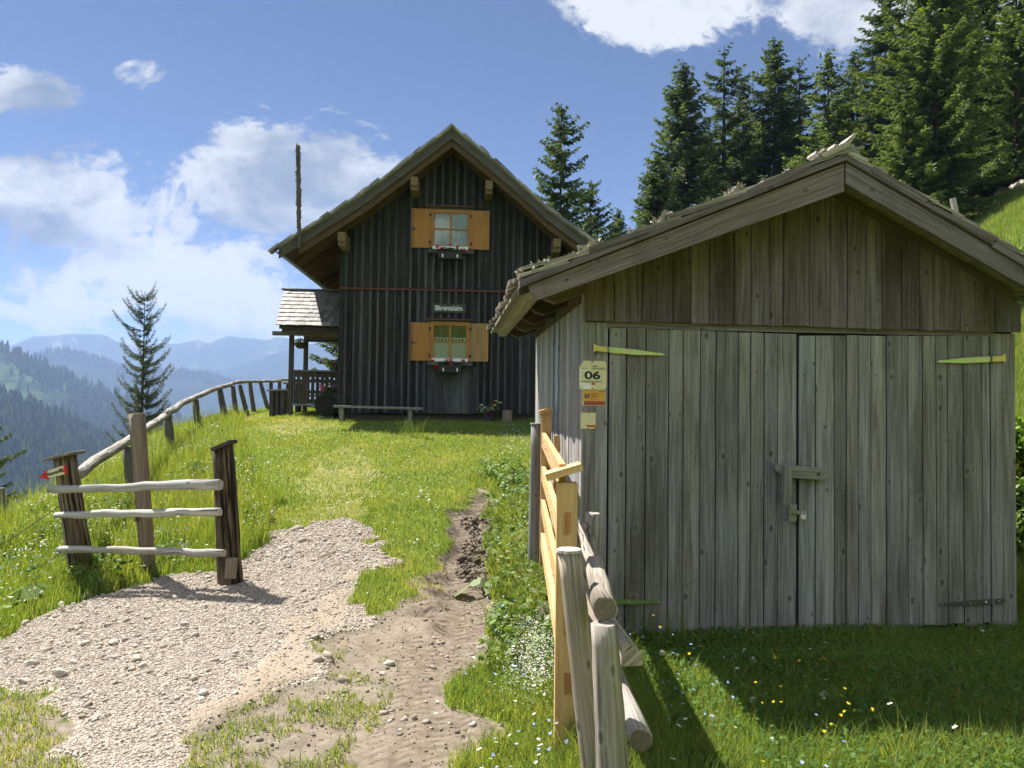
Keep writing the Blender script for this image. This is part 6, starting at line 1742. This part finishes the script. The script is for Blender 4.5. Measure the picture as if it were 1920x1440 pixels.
tree(K_DENSE, 'dark spruce filling the row low between the two ragged spruces', 1420, 215, 52, G1, wide=1.2)
tree(K_FIR, 'fresh green spruce behind the peak of the shed roof', 1553, 90, 41, G1, wide=1.1)
tree(K_DENSE2, 'dark spruce tip right behind the fresh green one at the roof peak', 1600, 98, 46, G1, wide=1.2)
tree(K_DENSE2, 'tall olive spruce cut off by the top edge, left of the big bright spruce', 1662, -40, 42, G1, wide=1.25)
tree(K_BRIGHT, 'big bright green spruce reaching out of the picture above the shed roof', 1752, -120, 34, G1, wide=1.0)
tree(K_DENSE, 'dark spruce standing in shade to the right of the big bright spruce', 1842, -150, 38, G1, wide=1.1)
tree(K_FIR, 'spruce with yellowish branch tips at the right picture edge', 1905, -100, 35, G1, wide=1.05)
tree(K_DENSE2, 'shaded spruce at the far right beyond the picture edge trees', 1960, -60, 40, G1, wide=1.2)
tree(K_DENSE, 'dark spruce deep in the stand behind the big bright spruce', 1712, 10, 47, G1, wide=1.2)
tree(K_DENSE, 'dark spruce closing the low gap between the left spruce and the thin one', 1330, 240, 50, G1, wide=1.35)
tree(K_DENSE2, 'dark spruce standing low behind the middle of the row', 1480, 200, 53, G1, wide=1.4)
tree(K_DENSE, 'dark background spruce deep in the stand at the upper right', 1800, -40, 50, G1, wide=1.3)
tree(K_DENSE, 'background spruce closing the gap behind the roof peak', 1575, 190, 54, G1, wide=1.4)
tree(K_FIR, 'low young spruce with fresh branches at the lower edge of the stand', 1700, 170, 33, G1, wide=1.25)
tree(K_DENSE, 'dark spruce closing the stand behind the right picture edge', 1890, 20, 52, G1, wide=1.4)
G2 = 'spruces behind the house'
tree(K_MID, 'sparse pointed spruce rising behind the right side of the house roof', 1053, 194, 31, G2, wide=0.92)
tree(K_MID, 'smaller spruce touching the sparse pointed one behind the house roof', 1108, 338, 33, G2, wide=1.0)
tree(K_DENSE, 'tiny distant spruce in the gap between the house and the shed roof', 1159, 388, 62, G2, wide=1.0)
tree(K_MID, 'spruce whose branches show through the open porch', 655, 520, 27, G2, wide=1.25, base_z=-0.8)
tree(K_OPEN, 'open grey spruce with upswept branches standing beyond the pole fence', 272, 546, 22, None, wide=0.74, base_z=-2.6)
tree(K_MID, 'half visible spruce at the left picture edge above the meadow', -52, 650, 15, None, wide=0.85, base_z=-2.2, rot=1.0)

# ------------------------------------------------------------------ shrubs
def shrub(label, px, py, d, rx, ry, rz, n, size, seed, mat='bush', lift=0.0):
    c = P(px, py, d); zb = hg(c.x, c.y); c = Vector((c.x, c.y, zb + rz * 0.8 + lift))
    o = thing('shrub', label, 'shrub', (c.x, c.y, zb))
    r = np.random.default_rng(seed)
    blobs = []
    for i in range(9):
        a = r.uniform(0, 6.28); f = r.uniform(0.2, 0.75)
        blobs.append((c.x + math.cos(a) * rx * f, c.y + math.sin(a) * ry * f, c.z + r.uniform(-0.4, 0.5) * rz, r.uniform(0.3, 0.55)))
    V = []; var = []
    for (x, y, z, k) in blobs:
        m = n // 9
        d_ = r.normal(size=(m, 3)); d_ /= np.linalg.norm(d_, axis=1)[:, None]
        p = np.array([x, y, z]) + d_ * np.array([rx, ry, rz]) * k * (r.random(m) ** 0.35)[:, None]
        a = r.normal(size=(m, 3)); a /= np.linalg.norm(a, axis=1)[:, None]
        b = np.cross(a, r.normal(size=(m, 3))); b /= np.linalg.norm(b, axis=1)[:, None]
        s = size * r.uniform(0.6, 1.4, m)[:, None]
        V.append(np.stack([p - a * s, p + b * s * 0.55, p + a * s, p - b * s * 0.55], 1).reshape(-1, 3)); var.append(np.repeat(r.uniform(0, 1, m), 4))
    V = np.concatenate(V) - np.array(o.location); var = np.concatenate(var)
    raw_mesh('foliage', V, quads=np.arange(len(V)).reshape(-1, 4), attrs={'var': var, 'tip': var * 0}, mat=M[mat], parent=o)
    tv = MB()
    for i in range(7):
        b = blobs[i]; tv.tube([(c.x + r.normal(0, .08), c.y + r.normal(0, .08), zb - 0.15), ((c.x + b[0]) / 2, (c.y + b[1]) / 2, (zb + b[2]) / 2), b[:3]], [0.03, 0.02, 0.01], 6)
    tv.build('stem', M['bark'], o)
shrub('bright green bush on the hillside at the right edge above the shed roof', 1912, 478, 15.0, 1.1, 1.1, 0.75, 9000, 0.05, 3)
shrub('leafy green bush behind the right corner of the shed', 1925, 905, 8.6, 0.75, 0.8, 0.6, 5000, 0.045, 4)
shrub('dark broad leaved bush low at the right corner of the shed', 1925, 1060, 7.4, 0.55, 0.6, 0.5, 3500, 0.045, 5, 'weed')
# ------------------------------------------------------------------ grass, flowers, gravel
def sample_ring(y0, y1, dens, rng, xlo=-0.78, xhi=0.78):
    area = 0.5 * (y1 * y1 - y0 * y0) * (xhi - xlo)
    n = int(area * dens)
    y = np.sqrt(rng.uniform(y0 * y0, y1 * y1, n)); x = y * rng.uniform(xlo, xhi, n)
    return x, y
def in_building(x, y):
    p = np.stack([x, y], 1)
    res = np.zeros(len(x), bool)
    for fr, u0, u1, v0, v1 in ((SF, 0.0, SUR, 0.0, S_LEN), (HF, 0.03, U_R, 0.05, V_END - 0.6)):
        o = np.array(fr.O[:2]); e = np.array([fr.eu.x, fr.eu.y]); f = np.array([fr.ev.x, fr.ev.y])
        A = np.linalg.inv(np.stack([e, f], 1))
        q = (p - o) @ A.T
        res |= (q[:, 0] > u0) & (q[:, 0] < u1) & (q[:, 1] > v0) & (q[:, 1] < v1)
    return res
def blades(name, x, y, h, wd, lean, var, mat, rng, bend=0.35):
    n = len(x)
    z = HG(x, y) - 0.008
    az = rng.uniform(0, 2 * math.pi, n); ln = lean * rng.uniform(0.2, 1.0, n) * h
    dx, dy = np.cos(az) * ln, np.sin(az) * ln
    wa = rng.uniform(0, math.pi, n); wx, wy = np.cos(wa) * wd * 0.5, np.sin(wa) * wd * 0.5
    b = np.stack([x, y, z], 1); W = np.stack([wx, wy, wx * 0], 1)
    mid = b + np.stack([dx * bend, dy * bend, h * 0.55], 1); tip = b + np.stack([dx, dy, h * (1 - 0.25 * lean * rng.random(n))], 1)
    V = np.stack([b - W, b + W, mid + W * 0.75, mid - W * 0.75, tip], 1).reshape(-1, 3)
    i0 = np.arange(n)[:, None] * 5
    q = i0 + np.array([[0, 1, 2, 3]]); t = i0 + np.array([[3, 2, 4]])
    va = np.repeat(var, 5); tp = np.tile(np.array([0, 0, 0.45, 0.45, 1.0]), n)
    return tag(raw_mesh(name, V, quads=q, tris=t, attrs={'var': va, 'tip': tp}, mat=M[mat]), kind='stuff')
rg = np.random.default_rng(21)
gx, gy, gh, gw, gl, gv = [], [], [], [], [], []
for (y0, y1, dens, lod) in ((2.5, 4.2, 6500, 1.0), (4.2, 6.5, 5200, 1.0), (6.5, 9.5, 3400, 1.25), (9.5, 14, 1800, 1.6), (14, 20, 1000, 2.1), (20, 30, 330, 3.2), (30, 44, 120, 5.0)):
    x, y = sample_ring(y0, y1, dens, rg)
    k = masks(x, y)
    n = len(x)
    bare = k['gravel'] | k['dirt'] | k['rut'] | k['track']
    pat = fbm(x * 1.6, y * 1.6, 3, 55); pat2 = fbm(x * 5.0, y * 5.0, 2, 56)
    tall = k['tall']; lawn = k['lawn']; edge = rg.random(n) < sstep(fbm(x * 2.2, y * 2.2, 3, 58) + 0.12 * rg.normal(size=n), 0.35, 0.75)
    pale = (k['pale'] | k['pale2']) & edge
    keep = np.ones(n, bool)
    keep &= ~in_building(x, y)
    # sparse tufts on the bare soil
    tuft = (fbm(x * 2.3, y * 2.3, 3, 61) > 0.53) & (fbm(x * 8, y * 8, 2, 62) > 0.40) & k['dirt'] & ~k['rut'] & ~k['track'] & ~k['gravel']
    patch = k['patch'] & (fbm(x * 3, y * 3, 3, 63) > 0.44)
    keep &= (~bare) | (tuft & (rg.random(n) < 0.85)) 
    keep &= ~(k['patch'] & ~patch)
    keep &= ~(k['gravel'])
    keep &= ~(pale & (rg.random(n) < 0.30))
    right = (k['px'] > 925) & (y < 9) & ~tall
    shed_front = (x > 0.75) & (y < 5.6)
    h = np.full(n, 0.11)
    h = np.where(lawn, 0.065, h); h = np.where(pale, 0.045, h)
    h = np.where(tall, (0.14 + 0.20 * pat) * (1 + 0.9 * (rg.random(n) < 0.06)), h)
    h = np.where(tall & (k['py'] > 1050) & (y < 8), h * 0.55, h)
    h = np.where(right & ~shed_front, 0.17 + 0.10 * pat, h)
    h = np.where(shed_front, np.where(y > 3.6, 0.075 + 0.07 * pat, 0.12 + 0.08 * pat), h)
    h = np.where((k['px'] > 880) & (k['py'] > 1180) & (k['px'] < 1060), 0.10, h)
    h = np.where(tuft, 0.055, h); h = np.where(k['patch'], 0.05, h)
    hill = (x > 5.0) | ((y > 20) & ~lawn)
    h = np.where(hill, 0.24, h)
    h = np.where((x > 0.5) & (x < 4.4) & (y > 4.75) & (y < 5.9), 0.055 + 0.03 * pat, h)
    h = h * rg.uniform(0.5, 1.25, n) * (1 + 0.5 * (rg.random(n) < 0.03))
    var = np.clip(0.42 + 0.55 * (pat - 0.5) + 0.35 * (pat2 - 0.5) + rg.normal(0, 0.15, n), 0, 1)
    var = np.where(pale, np.clip(var + 0.20, 0, 1), var); var = np.where(lawn, np.clip(var + 0.08, 0, 1), var)
    var = np.where(tuft | k['patch'], np.clip(var + 0.15, 0, 1), var)
    var = np.where(rg.random(n) < 0.03, 0.95, var)
    wd = (0.0036 + 0.0022 * rg.random(n)) * lod
    lean = np.where(tall | hill, 0.5, 0.75)
    for lst, a in ((gx, x), (gy, y), (gh, h), (gw, wd), (gl, lean), (gv, var)): lst.append(a[keep])
gx, gy, gh, gw, gl, gv = (np.concatenate(a) for a in (gx, gy, gh, gw, gl, gv))
blades('grass', gx, gy, gh, gw, gl, gv, 'grass', rg)
print('grass blades', len(gx))

# tall seed stalks and clumps seen against the light
def clump(cx, cy, n, r, h, var, rng): 
    a = rng.uniform(0, 6.28, n); q = r * np.sqrt(rng.random(n))
    return cx + np.cos(a) * q, cy + np.sin(a) * q, h * rng.uniform(0.5, 1.1, n), np.clip(rng.normal(var, 0.1, n), 0, 1)
cx_, cy_, ch_, cv_ = [], [], [], []
for (px, py, n, r, h) in ((1205, 1195, 60, 0.10, 0.30), (1260, 1210, 60, 0.14, 0.26), (1560, 1345, 70, 0.07, 0.20), (1395, 1340, 40, 0.10, 0.2), (1470, 1360, 50, 0.12, 0.18), (1700, 1370, 40, 0.12, 0.2), (1010, 1120, 80, 0.15, 0.25), (960, 1240, 150, 0.12, 0.22), (975, 1210, 120, 0.10, 0.22), (770, 815, 60, 0.25, 0.42), (820, 812, 60, 0.2, 0.40), (905, 815, 30, 0.2, 0.3), (240, 1085, 90, 0.14, 0.30), (160, 1100, 80, 0.14, 0.25), (205, 1100, 60, 0.15, 0.22), (1085, 1410, 60, 0.10, 0.16), (1110, 1430, 60, 0.1, 0.14)):
    q = on_ground(px, py)
    a, b, c, v = clump(q.x, q.y, n, r, h, 0.5, rg)
    cx_.append(a); cy_.append(b); ch_.append(c); cv_.append(v)
blades('grass_clumps', np.concatenate(cx_), np.concatenate(cy_), np.concatenate(ch_), 0.0045, 0.55, np.concatenate(cv_), 'grass', rg)

# broad leaves: clover before the shed, weeds by the track
def leaves(name, x, y, h, size, var, mat, rng, tilt=0.5, sides=6):
    n = len(x); z = HG(x, y) + h
    nrm = rng.normal(0, tilt, (n, 3)); nrm[:, 2] = 1; nrm /= np.linalg.norm(nrm, axis=1)[:, None]
    a = np.cross(nrm, rng.normal(size=(n, 3))); a /= np.linalg.norm(a, axis=1)[:, None]; b = np.cross(nrm, a)
    c = np.stack([x, y, z], 1); V = []
    for k in range(sides):
        t = 2 * math.pi * k / sides; rr = size * (1.0 if k % 2 == 0 else 0.82)
        V.append(c + a * (np.cos(t) * rr)[:, None] * 1.15 + b * (np.sin(t) * rr)[:, None] * 0.85 + nrm * (0.12 * size * math.cos(2 * t))[:, None])
    V = np.stack(V, 1).reshape(-1, 3)
    idx = np.arange(n * sides).reshape(n, sides)
    return tag(raw_mesh(name, V, quads=np.concatenate([idx[:, [0, 1, 2, 3]], idx[:, [0, 3, 4, 5]]]), attrs={'var': np.repeat(var, sides), 'tip': np.zeros(n * sides)}, mat=M[mat]), kind='stuff')
x = rg.uniform(0.8, 4.4, 34000); y = rg.uniform(3.2, 5.7, 34000)
k = (fbm(x * 1.8, y * 1.8, 3, 71) + 0.25 * rg.normal(size=len(x)) > 0.40) & ~in_building(x, y) & (x < 0.86 * y)
x, y = x[k], y[k]
leaves('clover_cover', x, y, rg.uniform(0.02, 0.105, len(x)) * np.where(y > 4.8, 0.4, 1.0), rg.uniform(0.007, 0.016, len(x)), rg.random(len(x)), 'clover', rg)
x, y = sample_ring(3.0, 11, 700, rg); k = masks(x, y)
s = ((k['px'] > 920) & (x < 0.42) & (y > 4.6)) | (k['tall'] & (fbm(x * 2, y * 2, 3, 75) > 0.62))
s &= ~(k['gravel'] | k['dirt'])
x, y = x[s], y[s]
leaves('weed_cover', x, y, rg.uniform(0.05, 0.22, len(x)), rg.uniform(0.012, 0.034, len(x)), rg.random(len(x)) * 0.85, 'weed', rg, 0.7)

def plant_broad(label, px, py, n, size, hgt, seed, pale=0.0):
    q = on_ground(px, py); o = thing('broad_leaf_plant', label, 'plant', tuple(q))
    r = np.random.default_rng(seed); V = []; F = []; va = []
    st = MB()
    for i in range(n):
        a = r.uniform(0, 6.28); rad = r.uniform(0.02, 0.11) * (size / 0.06); h = hgt * r.uniform(0.4, 1.0)
        c = np.array([q.x + math.cos(a) * rad, q.y + math.sin(a) * rad, q.z + h])
        st.tube([tuple(q), tuple((np.array(q) + c) / 2 + np.array([0, 0, 0.02])), tuple(c)], [0.004, 0.003, 0.002], 5)
        nr = np.array([math.cos(a) * 0.6, math.sin(a) * 0.6, 1.0]) + r.normal(0, 0.25, 3); nr /= np.linalg.norm(nr)
        e = np.array([math.cos(a), math.sin(a), -0.5]); e -= nr * e.dot(nr); e /= np.linalg.norm(e); f = np.cross(nr, e)
        s = size * r.uniform(0.6, 1.2); i0 = len(V); m = 12
        V.append(c)
        for k in range(m):
            t = 2 * math.pi * k / m; rr = s * (1 + 0.12 * math.sin(5 * t) + 0.25 * math.cos(t))
            V.append(c + e * (math.cos(t) * rr + s * 0.4) + f * math.sin(t) * rr * 0.85 - nr * 0.18 * s * (abs(math.sin(t)) - 0.3))
        F += [[i0, i0 + 1 + k, i0 + 1 + (k + 1) % m] for k in range(m)]
        va += [min(1, max(pale, r.uniform(0.2, 0.7)))] * (m + 1)
    raw_mesh('leaf_rosette', np.array(V) - np.array(q), tris=np.array(F), attrs={'var': va, 'tip': np.zeros(len(V))}, mat=M['weed'], parent=o)
    st.build('stem', M['weed'], o)
plant_broad('grey backed coltsfoot leaves hanging beside the muddy wheel track', 906, 1118, 7, 0.075, 0.16, 1, 0.9)
plant_broad('broad green leaves between the wheel track and the open gate', 985, 1090, 9, 0.055, 0.2, 2)
plant_broad('bright green leaf rosette in the meadow left of the arrow sign post', 58, 1128, 8, 0.07, 0.16, 3)
plant_broad('large leaved plant in the tall grass behind the upper pale rail', 362, 900, 12, 0.09, 0.25, 4)
plant_broad('low broad leaves at the foot of the boulders beside the gate', 960, 1160, 8, 0.05, 0.15, 5)

# small flowers of the meadow
def petals(name, x, y, h, size, mat, rng, k=5):
    n = len(x); z = HG(x, y) + h
    c = np.repeat(np.stack([x, y, z], 1), k, 0)
    t = np.tile(2 * math.pi * np.arange(k) / k, n) + np.repeat(rng.uniform(0, 6.28, n), k)
    s = np.repeat(size * rng.uniform(0.7, 1.3, n), k)
    tl_ = np.repeat(rng.normal(0, 0.3, (n, 2)), k, 0)
    d = np.stack([np.cos(t), np.sin(t), 0.25 + tl_[:, 0] * np.cos(t) + tl_[:, 1] * np.sin(t)], 1); e = np.stack([-np.sin(t), np.cos(t), np.zeros(n * k)], 1)
    V = np.stack([c, c + (d * 0.6 + e * 0.4) * s[:, None], c + d * s[:, None], c + (d * 0.6 - e * 0.4) * s[:, None]], 1).reshape(-1, 3)
    v = np.repeat(rng.random(n), k * 4)
    return tag(raw_mesh(name, V, quads=np.arange(n * k * 4).reshape(-1, 4), attrs={'var': v, 'tip': v * 0}, mat=M[mat]), kind='stuff')
def scatter(dens, cond, rng, y0=2.8, y1=16):
    x, y = sample_ring(y0, y1, dens, rng); k = masks(x, y)
    s = cond(x, y, k) & ~(k['gravel'] | k['dirt'] | in_building(x, y))
    return x[s], y[s]
front = lambda x, y: (x > 0.62) & (y < 4.8)
x, y = scatter(34, lambda x, y, k: (k['tall'] & (fbm(x * 1.5, y * 1.5, 2, 81) > 0.52)) | (front(x, y) & (x < 1.75) & (fbm(x * 2.4, y * 2.4, 2, 88) > 0.47)), rg)
petals('yellow_flowers', x, y, rg.uniform(0.14, 0.30, len(x)), 0.009, 'petal_yellow', rg)
x, y = scatter(140, lambda x, y, k: (k['tall'] & (fbm(x * 1.2, y * 1.2, 2, 83) > 0.56)) | (front(x, y) & (x < 1.5) & (fbm(x * 2.4, y * 2.4, 2, 89) > 0.50) & (rg.random(len(x)) < 0.5)) | ((k['px'] > 930) & (x < 0.4) & (rg.random(len(x)) < 0.35)), rg)
petals('blue_flowers', x, y, rg.uniform(0.10, 0.24, len(x)), 0.008, 'petal_blue', rg)
x, y = scatter(150, lambda x, y, k: (k['tall'] & (fbm(x * 1.4, y * 1.4, 2, 85) > 0.54)) | (k['lawn'] & (rg.random(len(x)) < 0.22)) | (front(x, y) & (rg.random(len(x)) < 0.05)) | ((k['px'] > 930) & (x < 0.4) & (rg.random(len(x)) < 0.3)), rg)
hh = np.where(masks(x, y)['lawn'], 0.07, rg.uniform(0.12, 0.28, len(x)))
petals('white_flowers', x, y, hh, 0.011, 'petal_white', rg)
# foamy white bedstraw beside the gate
q0, q1 = on_ground(1000, 1225), on_ground(1010, 1335)
n = 1900; f = rg.random(n)
x = q0.x + (q1.x - q0.x) * f + rg.normal(0, 0.10, n); y = q0.y + (q1.y - q0.y) * f + rg.normal(0, 0.10, n)
petals('bedstraw_blossom', x, y, 0.05 + 0.20 * rg.random(n), 0.0042, 'petal_white', rg, 4)
x = q0.x + rg.normal(-0.08, 0.25, 500) + 0.1 ; y = q0.y + rg.normal(0.5, 0.3, 500); s = x < 0.16; 
petals('bedstraw_blossom', x[s], y[s], 0.05 + 0.15 * rg.random(s.sum()), 0.0048, 'petal_white', rg, 4)

# dandelion clocks, one by one
def dandelion_meshes():
    r = np.random.default_rng(3); n = 170
    d = r.normal(size=(n, 3)); d /= np.linalg.norm(d, axis=1)[:, None]
    a = np.cross(d, r.normal(size=(n, 3))); a /= np.linalg.norm(a, axis=1)[:, None]; b = np.cross(d, a)
    V = []; F = []
    for i in range(n):
        i0 = len(V); tip = d[i] * 0.019
        for k in range(5):
            t = 2 * math.pi * k / 5; V.append(tip + (a[i] * math.cos(t) + b[i] * math.sin(t)) * 0.0042 + d[i] * 0.001)
        F += [[i0, i0 + 1, i0 + 2], [i0, i0 + 2, i0 + 3], [i0, i0 + 3, i0 + 4]]
    o = raw_mesh('seed_head', np.array(V), tris=np.array(F), attrs={'var': np.full(len(V), 0.6), 'tip': np.zeros(len(V))}, mat=M['fluff']); h = o.data; bpy.data.objects.remove(o)
    mb = MB(); mb.tube([(0, 0, -1), (0.01, 0, -0.5), (0, 0, 0)], [0.0028, 0.0024, 0.002], 6, var=0.6); o = mb.build('stem', M['weed']); s = o.data; bpy.data.objects.remove(o)
    return h, s
DH, DS = dandelion_meshes()
DAND = [(319, 862, .3), (389, 878, .35), (378, 868, .35), (391, 888, .3), (441, 860, .25), (467, 860, .25), (503, 868, .25), (442, 895, .3), (473, 921, .2), (488, 921, .2), (444, 936, .2), (387, 950, .3), (369, 972, .3), (510, 961, .2), (491, 982, .2), (494, 975, .2), (288, 1059, .25), (115, 1136, .15),
        (68, 940, .3), (65, 1015, .3), (80, 1018, .3), (975, 943, .25), (958, 942, .2), (956, 995, .2), (1017, 1263, .2), (945, 1060, .2), (1241, 1230, .2), (1412, 1247, .12), (1540, 1321, .12), (1546, 1315, .12), (1412, 1325, .15), (1335, 1358, .15), (1448, 1405, .1), (398, 798, .3), (408, 800, .3), (340, 842, .3), (790, 925, .08), (805, 943, .08)]
for (px, py, hgt) in DAND:
    q = on_ground(px, py + hgt * 60)
    zc = P(px, py, q.y); h = max(0.05, zc.z - q.z)
    o = thing('dandelion_clock', 'white dandelion seed head standing in the grass', 'flower', (zc.x, q.y, q.z + h), 'dandelion clocks scattered over the meadow')
    a = bpy.data.objects.new('seed_head', DH); link(a); a.parent = o; sc = 0.95 if q.y < 6 else 1.25; a.scale = (sc, sc, sc)
    a = bpy.data.objects.new('stem', DS); link(a); a.parent = o; a.scale = (1, 1, h + 0.03)

# ------------------------------------------------------------------ gravel, clods and boulders
def stone_templates(k, rng):
    t = (1 + 5 ** 0.5) / 2
    ico = np.array([(-1, t, 0), (1, t, 0), (-1, -t, 0), (1, -t, 0), (0, -1, t), (0, 1, t), (0, -1, -t), (0, 1, -t), (t, 0, -1), (t, 0, 1), (-t, 0, -1), (-t, 0, 1)]) / 1.9
    F = np.array([(0, 11, 5), (0, 5, 1), (0, 1, 7), (0, 7, 10), (0, 10, 11), (1, 5, 9), (5, 11, 4), (11, 10, 2), (10, 7, 6), (7, 1, 8), (3, 9, 4), (3, 4, 2), (3, 2, 6), (3, 6, 8), (3, 8, 9), (4, 9, 5), (2, 4, 11), (6, 2, 10), (8, 6, 7), (9, 8, 1)])
    return [ico * rng.uniform(0.62, 1.25, (12, 1)) for _ in range(k)], F
ST, SFC = stone_templates(14, np.random.default_rng(5))
ST = np.array(ST)
def stones(name, x, y, size, mat, rng, flat=0.7, sink=0.35, var=None):
    n = len(x); z = HG(x, y)
    t = ST[rng.integers(0, len(ST), n)] * np.stack([rng.uniform(0.7, 1.35, n), rng.uniform(0.7, 1.2, n), rng.uniform(0.45, 0.85, n) * flat / 0.7], 1)[:, None, :]
    a = rng.uniform(0, 6.28, n); ca, sa = np.cos(a)[:, None], np.sin(a)[:, None]
    tx = rng.normal(0, 0.3, n)[:, None]
    X = t[:, :, 0] * ca - t[:, :, 1] * sa; Y = t[:, :, 0] * sa + t[:, :, 1] * ca; Z = t[:, :, 2] + tx * X * 0.7
    s = size[:, None]
    V = np.stack([x[:, None] + X * s, y[:, None] + Y * s, z[:, None] + Z * s + s * (0.5 - sink) * flat], 2).reshape(-1, 3)
    F = (SFC[None] + (np.arange(n) * 12)[:, None, None]).reshape(-1, 3)
    v = np.repeat(var if var is not None else rng.random(n), 12)
    return tag(raw_mesh(name, V, tris=F, attrs={'var': v}, mat=M[mat]), kind='stuff')
def stone_mat(name, c0, c1, c2):
    m, k, b, out = new_mat(name)
    var = k.n('ShaderNodeAttribute', attribute_name="var").outputs['Fac']
    n = k.noise(k.n('ShaderNodeTexCoord').outputs['Object'], 60.0, 3.0, 0.6)
    c = k.ramp(var, [(0.0, c0), (0.5, c1), (1.0, c2)])
    k.set(b.inputs['Base Color'], k.mix(k.m('MULTIPLY', n, 0.5), c, tuple(q * 0.7 for q in c1)))
    b.inputs['Roughness'].default_value = 0.95; b.inputs['Specular IOR Level'].default_value = 0.1
    return m
M['gravel'] = stone_mat('gravel_stones', (0.245, 0.202, 0.158), (0.35, 0.30, 0.245), (0.485, 0.435, 0.375))
M['clod'] = stone_mat('soil_clods', (0.105, 0.084, 0.062), (0.165, 0.137, 0.10), (0.235, 0.20, 0.155))
X, Y, S = [], [], []
for (y0, y1, dens, s0) in ((2.6, 4.6, 11500, 0.0038), (4.6, 6.6, 10000, 0.0043), (6.6, 8.6, 7000, 0.0054)):
    x, y = sample_ring(y0, y1, dens, rg, -0.9, 0.2); k = masks(x, y); c = k['gravel']
    wheel = k['wheel'] & (rg.random(len(x)) < 0.3 + 1.2 * fbm(x * 3, y * 3, 2, 95))
    c &= ~(wheel & (rg.random(len(x)) < 0.72))
    X.append(x[c]); Y.append(y[c]); S.append(s0 * np.exp(rg.normal(0, 0.45, c.sum())))
X = np.concatenate(X); Y = np.concatenate(Y); S = np.concatenate(S)
big = rg.random(len(X)) < 0.025; S[big] *= rg.uniform(1.8, 3.4, big.sum())
stones('gravel', X, Y, S, 'gravel', rg)
print('gravel stones', len(X))
x, y = sample_ring(2.6, 9, 500, rg, -0.8, 0.1); k = masks(x, y); c = k['dirt'] & ~k['gravel']
x, y = x[c], y[c]
stones('soil_crumbs', x, y, 0.0046 * np.exp(rg.normal(0, 0.5, len(x))), 'clod', rg, 0.8, var=0.4 + 0.6 * rg.random(len(x)))
x, y = sample_ring(3.0, 9, 3000, rg, -0.3, 0.05); k = masks(x, y); c = k['lugs']
x, y = x[c], y[c]
stones('track_clods', x, y, 0.011 * np.exp(rg.normal(0, 0.5, len(x))), 'clod', rg, 0.8, var=0.35 * rg.random(len(x)))
x, y = sample_ring(2.6, 6, 110, rg, -0.8, 0.1); k = masks(x, y); c = k['dirt'] & ~k['gravel'] & (fbm(x * 2, y * 2, 2, 91) > 0.5)
x, y = x[c], y[c]
stones('loose_stones', x, y, 0.012 * np.exp(rg.normal(0, 0.4, len(x))), 'gravel', rg)

def rock(label, px, py, size, seed, group=None, flat=0.7, d=None, mat='gravel'):
    q = on_ground(px, py); r = np.random.default_rng(seed)
    import bmesh
    bm = bmesh.new(); bmesh.ops.create_icosphere(bm, subdivisions=3, radius=1.0)
    dirs = r.normal(size=(10, 3)); dirs /= np.linalg.norm(dirs, axis=1)[:, None]; cut = r.uniform(0.55, 0.9, 10)
    for v in bm.verts:
        p = np.array(v.co)
        for dn, c in zip(dirs, cut):
            e = p @ dn - c
            if e > 0: p = p - dn * e * 0.92
        p = p * (1 + 0.10 * (float(fbm(np.array([p[0] * 2 + seed]), np.array([p[1] * 2 + p[2] * 3]), 3, seed)[0]) - 0.5))
        v.co = p * np.array([1.15, 0.9, flat]) * size
    me = bpy.data.meshes.new('rock'); bm.to_mesh(me); bm.free()
    at = me.attributes.new('var', 'FLOAT', 'POINT'); at.data.foreach_set('value', np.full(len(me.vertices), 0.75, np.float32))
    me.materials.append(M[mat]); o = bpy.data.objects.new('rock', me); link(o)
    o.location = (q.x, q.y, q.z + size * flat * 0.35); o.rotation_euler = (0, 0, r.uniform(0, 6.28))
    tag(o, label, 'rock', group)
GR = 'larger stones lying in the gravel'
for (px, py, s, seed, lab) in ((258, 1240, 0.040, 1, 'white angular stone near the middle of the gravel'), (212, 1208, 0.034, 2, 'tan stone above the white stone in the gravel'), (187, 1212, 0.024, 3, 'small round stone left of the tan stone in the gravel'),
        (160, 1209, 0.032, 4, 'flat tan stone at the left of the gravel stones'), (112, 1268, 0.048, 5, 'large flat stone at the lower left of the gravel'), (60, 1248, 0.036, 6, 'rounded stone near the left edge of the gravel'), (48, 1173, 0.040, 7, 'stone on the grassy upper left rim of the gravel'),
        (165, 1122, 0.050, 8, 'grey block at the foot of the left fence post'), (345, 1172, 0.036, 9, 'brownish stone in the upper gravel'), (382, 1140, 0.030, 10, 'pale stone right of the brownish gravel stone'), (45, 1282, 0.034, 11, 'stone at the lower left rim beside the worn turf'),
        (440, 1382 - 80, 0.022, 12, 'lone small stone on the right flank of the gravel'), (180, 1352, 0.030, 13, 'dark stone at the lower rim of the gravel'), (268, 1250, 0.026, 16, 'stone touching the white angular stone')):
    rock(lab, px, py, s, seed, GR)
rock('white boulder behind the grey gate post', 985, 1012, 0.13, 21, 'pale boulders along the gate', 0.6, mat='gravel')
rock('tall white boulder under the open gate', 1018, 1085, 0.12, 22, 'pale boulders along the gate', 1.2, mat='gravel')
rock('rounded pale boulder below the tall one under the gate', 1006, 1130, 0.11, 23, 'pale boulders along the gate', 0.9, mat='gravel')
rock('pinkish boulder low against the gate rails', 1026, 1160, 0.10, 24, 'pale boulders along the gate', 0.9, mat='gravel')
rock('white boulder on the hillside at the right picture edge', 1913, 352, 0.45, 31, 'white boulders on the hillside', 0.6, mat='gravel')
rock('small white boulder lower on the hillside meadow', 1877, 366, 0.30, 32, 'white boulders on the hillside', 0.9, mat='gravel')
